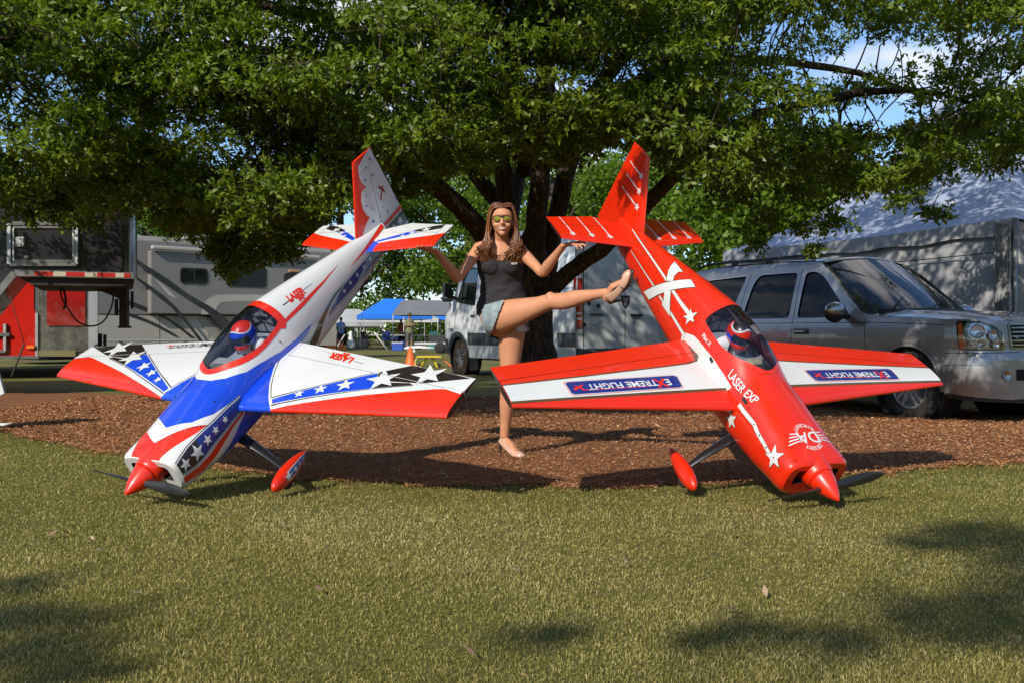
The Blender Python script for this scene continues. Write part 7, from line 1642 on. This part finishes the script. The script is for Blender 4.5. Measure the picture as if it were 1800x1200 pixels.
# denim shorts with frayed hems
DEN = mat('denim', (.16, .215, .245), .9, vary=.35, vscale=22, bump=.35, bscale=120, dirt=(.33, .38, .40)); S_ = MB()
etube(S_, torso_c[0:3], [(a + .012, b + .012) for a, b in torso_r[0:3]], ref=(0, 1, 0), n=28)
etube(S_, [HL + Vector((0, 0, .05)), HL + Vector((-.002, 0, -.03)), HL + Vector((-.004, 0, -.11))], [(.106, .106), (.107, .108), (.104, .104)], ref=(0, 1, 0), n=22, caps=False)
dR = (KR - HR).normalized(); etube(S_, [HR + Vector((-.018, .02, -.020)), HR + dR * .03 + Vector((0, 0, -.030)), HR + dR * .14 + Vector((0, 0, -.032))], [(.108, .124), (.108, .126), (.104, .122)], ref=(0, 0, 1), n=22, caps=False)
def keep_s(c):
    c = Vector(c); x = c.x + W0.x
    y = c.y + W0.y
    if c.z > 1.068 + .25 * (x + .06): return False
    if y < 6.84 and x > -.030 + (c.z - 1.124) * .382 + .0012 * math.sin(c.z * 260): return False
    if x > -.085 and y >= 6.84 and c.z < .872 + .004 * math.sin(x * 300): return False
    return True
shorts = fuse(S_, 'denim_shorts', .0055, .5, DEN, woman, keep_s, 4)
PK = mat('pocket_white', (.60, .58, .60), .9, vary=.1, vscale=30)
m = MB(); R = np.random.default_rng(9)
for i in range(70):
    a = R.uniform(0, 6.28); p = HL + Vector((.108 * math.cos(a), .108 * math.sin(a), -.045)); p = Vector((p.x, p.y, .888)); m.bar(p, p + Vector((R.normal(0, .004), R.normal(0, .004), -R.uniform(.006, .02))), .0014)
fr_ = m.build('frayed_hem', PK, shorts, fix=False); fr_['kind'] = 'stuff'
m = MB(); pts = [HL + Vector((.100 * math.cos(t), -.0 + .100 * math.sin(t), -.06)) for t in np.linspace(-1.3, .5, 8)]; V2 = []
for p in pts: V2 += [(p.x * 1.0, p.y, .905), (p.x + .004, p.y - .003, .862)]
m.add(V2, [(2 * i, 2 * i + 1, 2 * i + 3, 2 * i + 2) for i in range(7)], True); m.build('pocket_lining', PK, shorts)
# shoes
NUDE = mat('nude_patent', (.56, .34, .235), .22, coat=.6, vary=.05, vscale=10); HEEL = mat('heel_black', (.03, .024, .022), .25, coat=.5)
def shoe(toe, ball, arch_, heel, up, fwd):
    """pump: sections from heel cup to toe; up = away from the sole"""
    up = Vector(up).normalized(); m = MB(); P = [heel, heel.lerp(arch_, .5), arch_, ball.lerp(arch_, .4), ball, ball.lerp(toe, .55), toe]; 
    OP = [.80, .76, .74, .76, .84]; wd = [.026, .031, .030, .035, .041, .036, .016]; ht = [.080, .070, .056, .044, .042, .034, .014]; n = 18; V = []; F2 = []
    for i, p in enumerate(P):
        d = (P[min(i + 1, 6)] - P[max(i - 1, 0)]).normalized(); s = d.cross(up).normalized(); u = s.cross(d).normalized(); full = i >= 5
        for j in range(n + 1):
            t = -1.5 * math.pi + 2 * math.pi * (j / n); 
            if not full: t = math.pi / 2 + .95 + (2 * math.pi - 1.9) * j / n if False else (math.pi * (-.5) - math.pi * OP[i] + 2 * math.pi * OP[i] * j / n)
            V.append(p + s * math.cos(t) * wd[i] + u * (math.sin(t) * (ht[i] if math.sin(t) > 0 else .006) + .006))
    for i in range(6):
        for j in range(n): F2.append((i * (n + 1) + j, i * (n + 1) + j + 1, (i + 1) * (n + 1) + j + 1, (i + 1) * (n + 1) + j))
    F2.append(tuple(6 * (n + 1) + j for j in range(n)))
    m.add(V, F2, True); o = m.build('shoe', NUDE, woman); sd = o.modifiers.new('sol', 'SOLIDIFY'); sd.thickness = .003; sd.offset = 1; sd2 = o.modifiers.new('sub', 'SUBSURF'); sd2.levels = 1; sd2.render_levels = 1
    return o
def heel_and_sole(o, toe, ball, arch_, heel, hdir, up, hl=.105, plat=.0):
    up = Vector(up).normalized(); m = MB(); etube(m, [heel + Vector(hdir) * -.004, heel + Vector(hdir) * hl * .35, heel + Vector(hdir) * hl], [(.020, .022), (.009, .010), (.0055, .0055)], n=10); m.build('heel', HEEL, o)
    m = MB(); etube(m, [arch_, ball - up * (.004 + plat * .5), ball.lerp(toe, .6) - up * (.003 + plat * .5), toe - up * (.001 + plat * .5)], [(.026, .004), (.040, .005 + plat * .5), (.037, .005 + plat * .5), (.018, .004 + plat * .4)], ref=up, n=16); m.build('sole', HEEL, o)
def strap(o, c, ax, r1, r2, up):
    ax = Vector(ax).normalized(); s = ax.cross(Vector(up)).normalized(); u = s.cross(ax); m = MB(); m.tube([tuple(c + s * math.cos(t) * r1 + u * math.sin(t) * r2) for t in np.linspace(-.5, math.pi + .5, 16)], .0028, 6); m.build('strap', HEEL, o)
# standing shoe: toe to the right and towards us, heel on its spike
tL = Vector(w_(.080, 6.840, .022)); bL = Vector(w_(.030, 6.893, .022)); aL = Vector(w_(-.030, 6.955, .070)); hL = Vector(w_(-.078, 7.005, .112))
s1 = shoe(tL, bL, aL, hL, (0, 0, 1), 0); heel_and_sole(s1, tL, bL, aL, hL + Vector((.0, 0, 0)), (-.02, .02, -1), (0, 0, 1), .108); strap(s1, bL.lerp(aL, .15) + Vector((0, 0, .012)), (bL - aL), .038, .030, (0, 0, 1))
# raised shoe: sole faces right, spike points right
uR = Vector((-.86, -.28, .42)).normalized(); hR = Vector(w_(.612, 6.315, 1.050)); aR = Vector(w_(.655, 6.285, 1.095)); bR = Vector(w_(.700, 6.245, 1.160)); tR = Vector(w_(.722, 6.215, 1.232))
s2 = shoe(tR, bR, aR, hR, uR, 0); heel_and_sole(s2, tR, bR, aR, hR, (.99, -.10, .02), uR, .110, .018); strap(s2, bR.lerp(aR, .35) + uR * .010, (bR - aR), .040, .034, uR)
strap(s2, AR + Vector((.034, -.012, .05)), (AR - TR_), .034, .036, uR)
bpy.context.view_layer.update()

def standing(name, x, y, rz, h, shirt, trousers, skin, label, hat=None, arms='down', shorts=False):
    r = empty(name, (x, y, 0), rz, label=label, cat='person'); k = h / 1.75; b = MB(); v = lambda *p: Vector(p) * k
    etube(b, [v(0, 0, .92), v(0, 0, 1.05), v(0, 0, 1.25), v(0, .0, 1.42), v(0, 0, 1.46)], [(.15 * k, .11 * k), (.145 * k, .11 * k), (.165 * k, .12 * k), (.15 * k, .09 * k), (.06 * k, .06 * k)], ref=(0, 1, 0)); etube(b, [v(0, 0, 1.44), v(0, -.01, 1.54)], [.055 * k, .05 * k]); b.ellip(tuple(v(0, -.02, 1.63)), (.075 * k, .095 * k, .115 * k), 16, 12); b.ellip(tuple(v(0, -.115, 1.62)), (.012 * k, .02 * k, .02 * k), 8, 6)
    for s in (-1, 1):
        e = v(s * .25, -.02, 1.16) if arms == 'down' else v(s * .24, -.06, 1.18); w = v(s * .24, -.10, .92) if arms == 'down' else v(s * .06, -.30, 1.22)
        etube(b, [v(s * .17, 0, 1.40), e, w], [.05 * k, .04 * k, .028 * k]); fingers(b, w, (w - e), (s, 0, 0), (0, -1, 0) if arms == 'down' else (0, 0, 1), L=.17 * k, curl=.3)
        etube(b, [v(s * .085, 0, .92), v(s * .10, -.01, .50), v(s * .11, .02, .10)], [(.085 * k, .09 * k), (.058 * k, .06 * k), (.038 * k, .04 * k)], ref=(0, 1, 0)); etube(b, [v(s * .11, .03, .05), v(s * .12, -.14, .035)], [(.04 * k, .04 * k), (.04 * k, .03 * k)])
    body = fuse(b, 'body', .014 * k, .5, skin, r, it=3)
    t = MB(); etube(t, [v(0, 0, .90), v(0, 0, 1.05), v(0, 0, 1.25), v(0, .0, 1.41)], [(.18 * k, .14 * k), (.175 * k, .14 * k), (.185 * k, .14 * k), (.165 * k, .105 * k)], ref=(0, 1, 0))
    for s in (-1, 1): e = v(s * .25, -.02, 1.16); etube(t, [v(s * .15, 0, 1.40), v(s * .17, 0, 1.40).lerp(e, .65)], [.062 * k, .058 * k])
    fuse(t, 'shirt', .014 * k, .5, shirt, r, it=3)
    t = MB(); etube(t, [v(0, 0, .86), v(0, 0, 1.00)], [(.165 * k, .125 * k), (.16 * k, .12 * k)], ref=(0, 1, 0)); lo = .52 if shorts else .12
    for s in (-1, 1): etube(t, [v(s * .085, 0, .90), v(s * .10, -.01, (lo + .9) / 2), v(s * .108, 0, lo)], [(.10 * k, .11 * k), (.082 * k, .085 * k), (.075 * k, .08 * k)], ref=(0, 1, 0))
    fuse(t, 'shorts' if shorts else 'trousers', .014 * k, .5, trousers, r, it=3)
    hh = MB()
    if hat: hh.lathe(tuple(v(0, -.01, 1.66)), (0, 0, 1), [(0, .17 * k), (.008, .17 * k), (.012, .095 * k), (.09, .085 * k), (.11, .05 * k), (.112, 0)], 18); hh.build('hat', hat, r)
    else: hh.ellip(tuple(v(0, .02, 1.67)), (.082 * k, .095 * k, .10 * k), 14, 10); hh.build('hair', mat('hair_dark', (.03, .02, .015), .7), r, fix=False)
    return r
SK2 = mat('skin_far', (.30, .15, .09), .6)
standing('person', -4.78, 47.8, .5, 1.78, mat('olive_shirt', (.17, .17, .085), .85, vary=.1), mat('grey_trousers', (.085, .085, .085), .85), SK2, 'man in a brimmed hat and olive shirt standing in front of the grey canopy', mat('hat_brown', (.06, .045, .02), .8), 'front', True)
standing('person', -9.35, 56.0, 3.5, 1.72, mat('sky_blue_shirt', (.17, .30, .48), .85, vary=.1), mat('black_trousers', (.02, .02, .03), .85), SK2, 'man in a light blue shirt and dark shorts standing before the orange tent', None, 'front', True)
standing('person', -7.15, 66.0, .3, 1.70, mat('orange_shirt', (.60, .14, .04), .85), mat('black_trousers', (.02, .02, .03), .85), SK2, 'person in an orange shirt in the shade of the blue canopy', None, 'down')
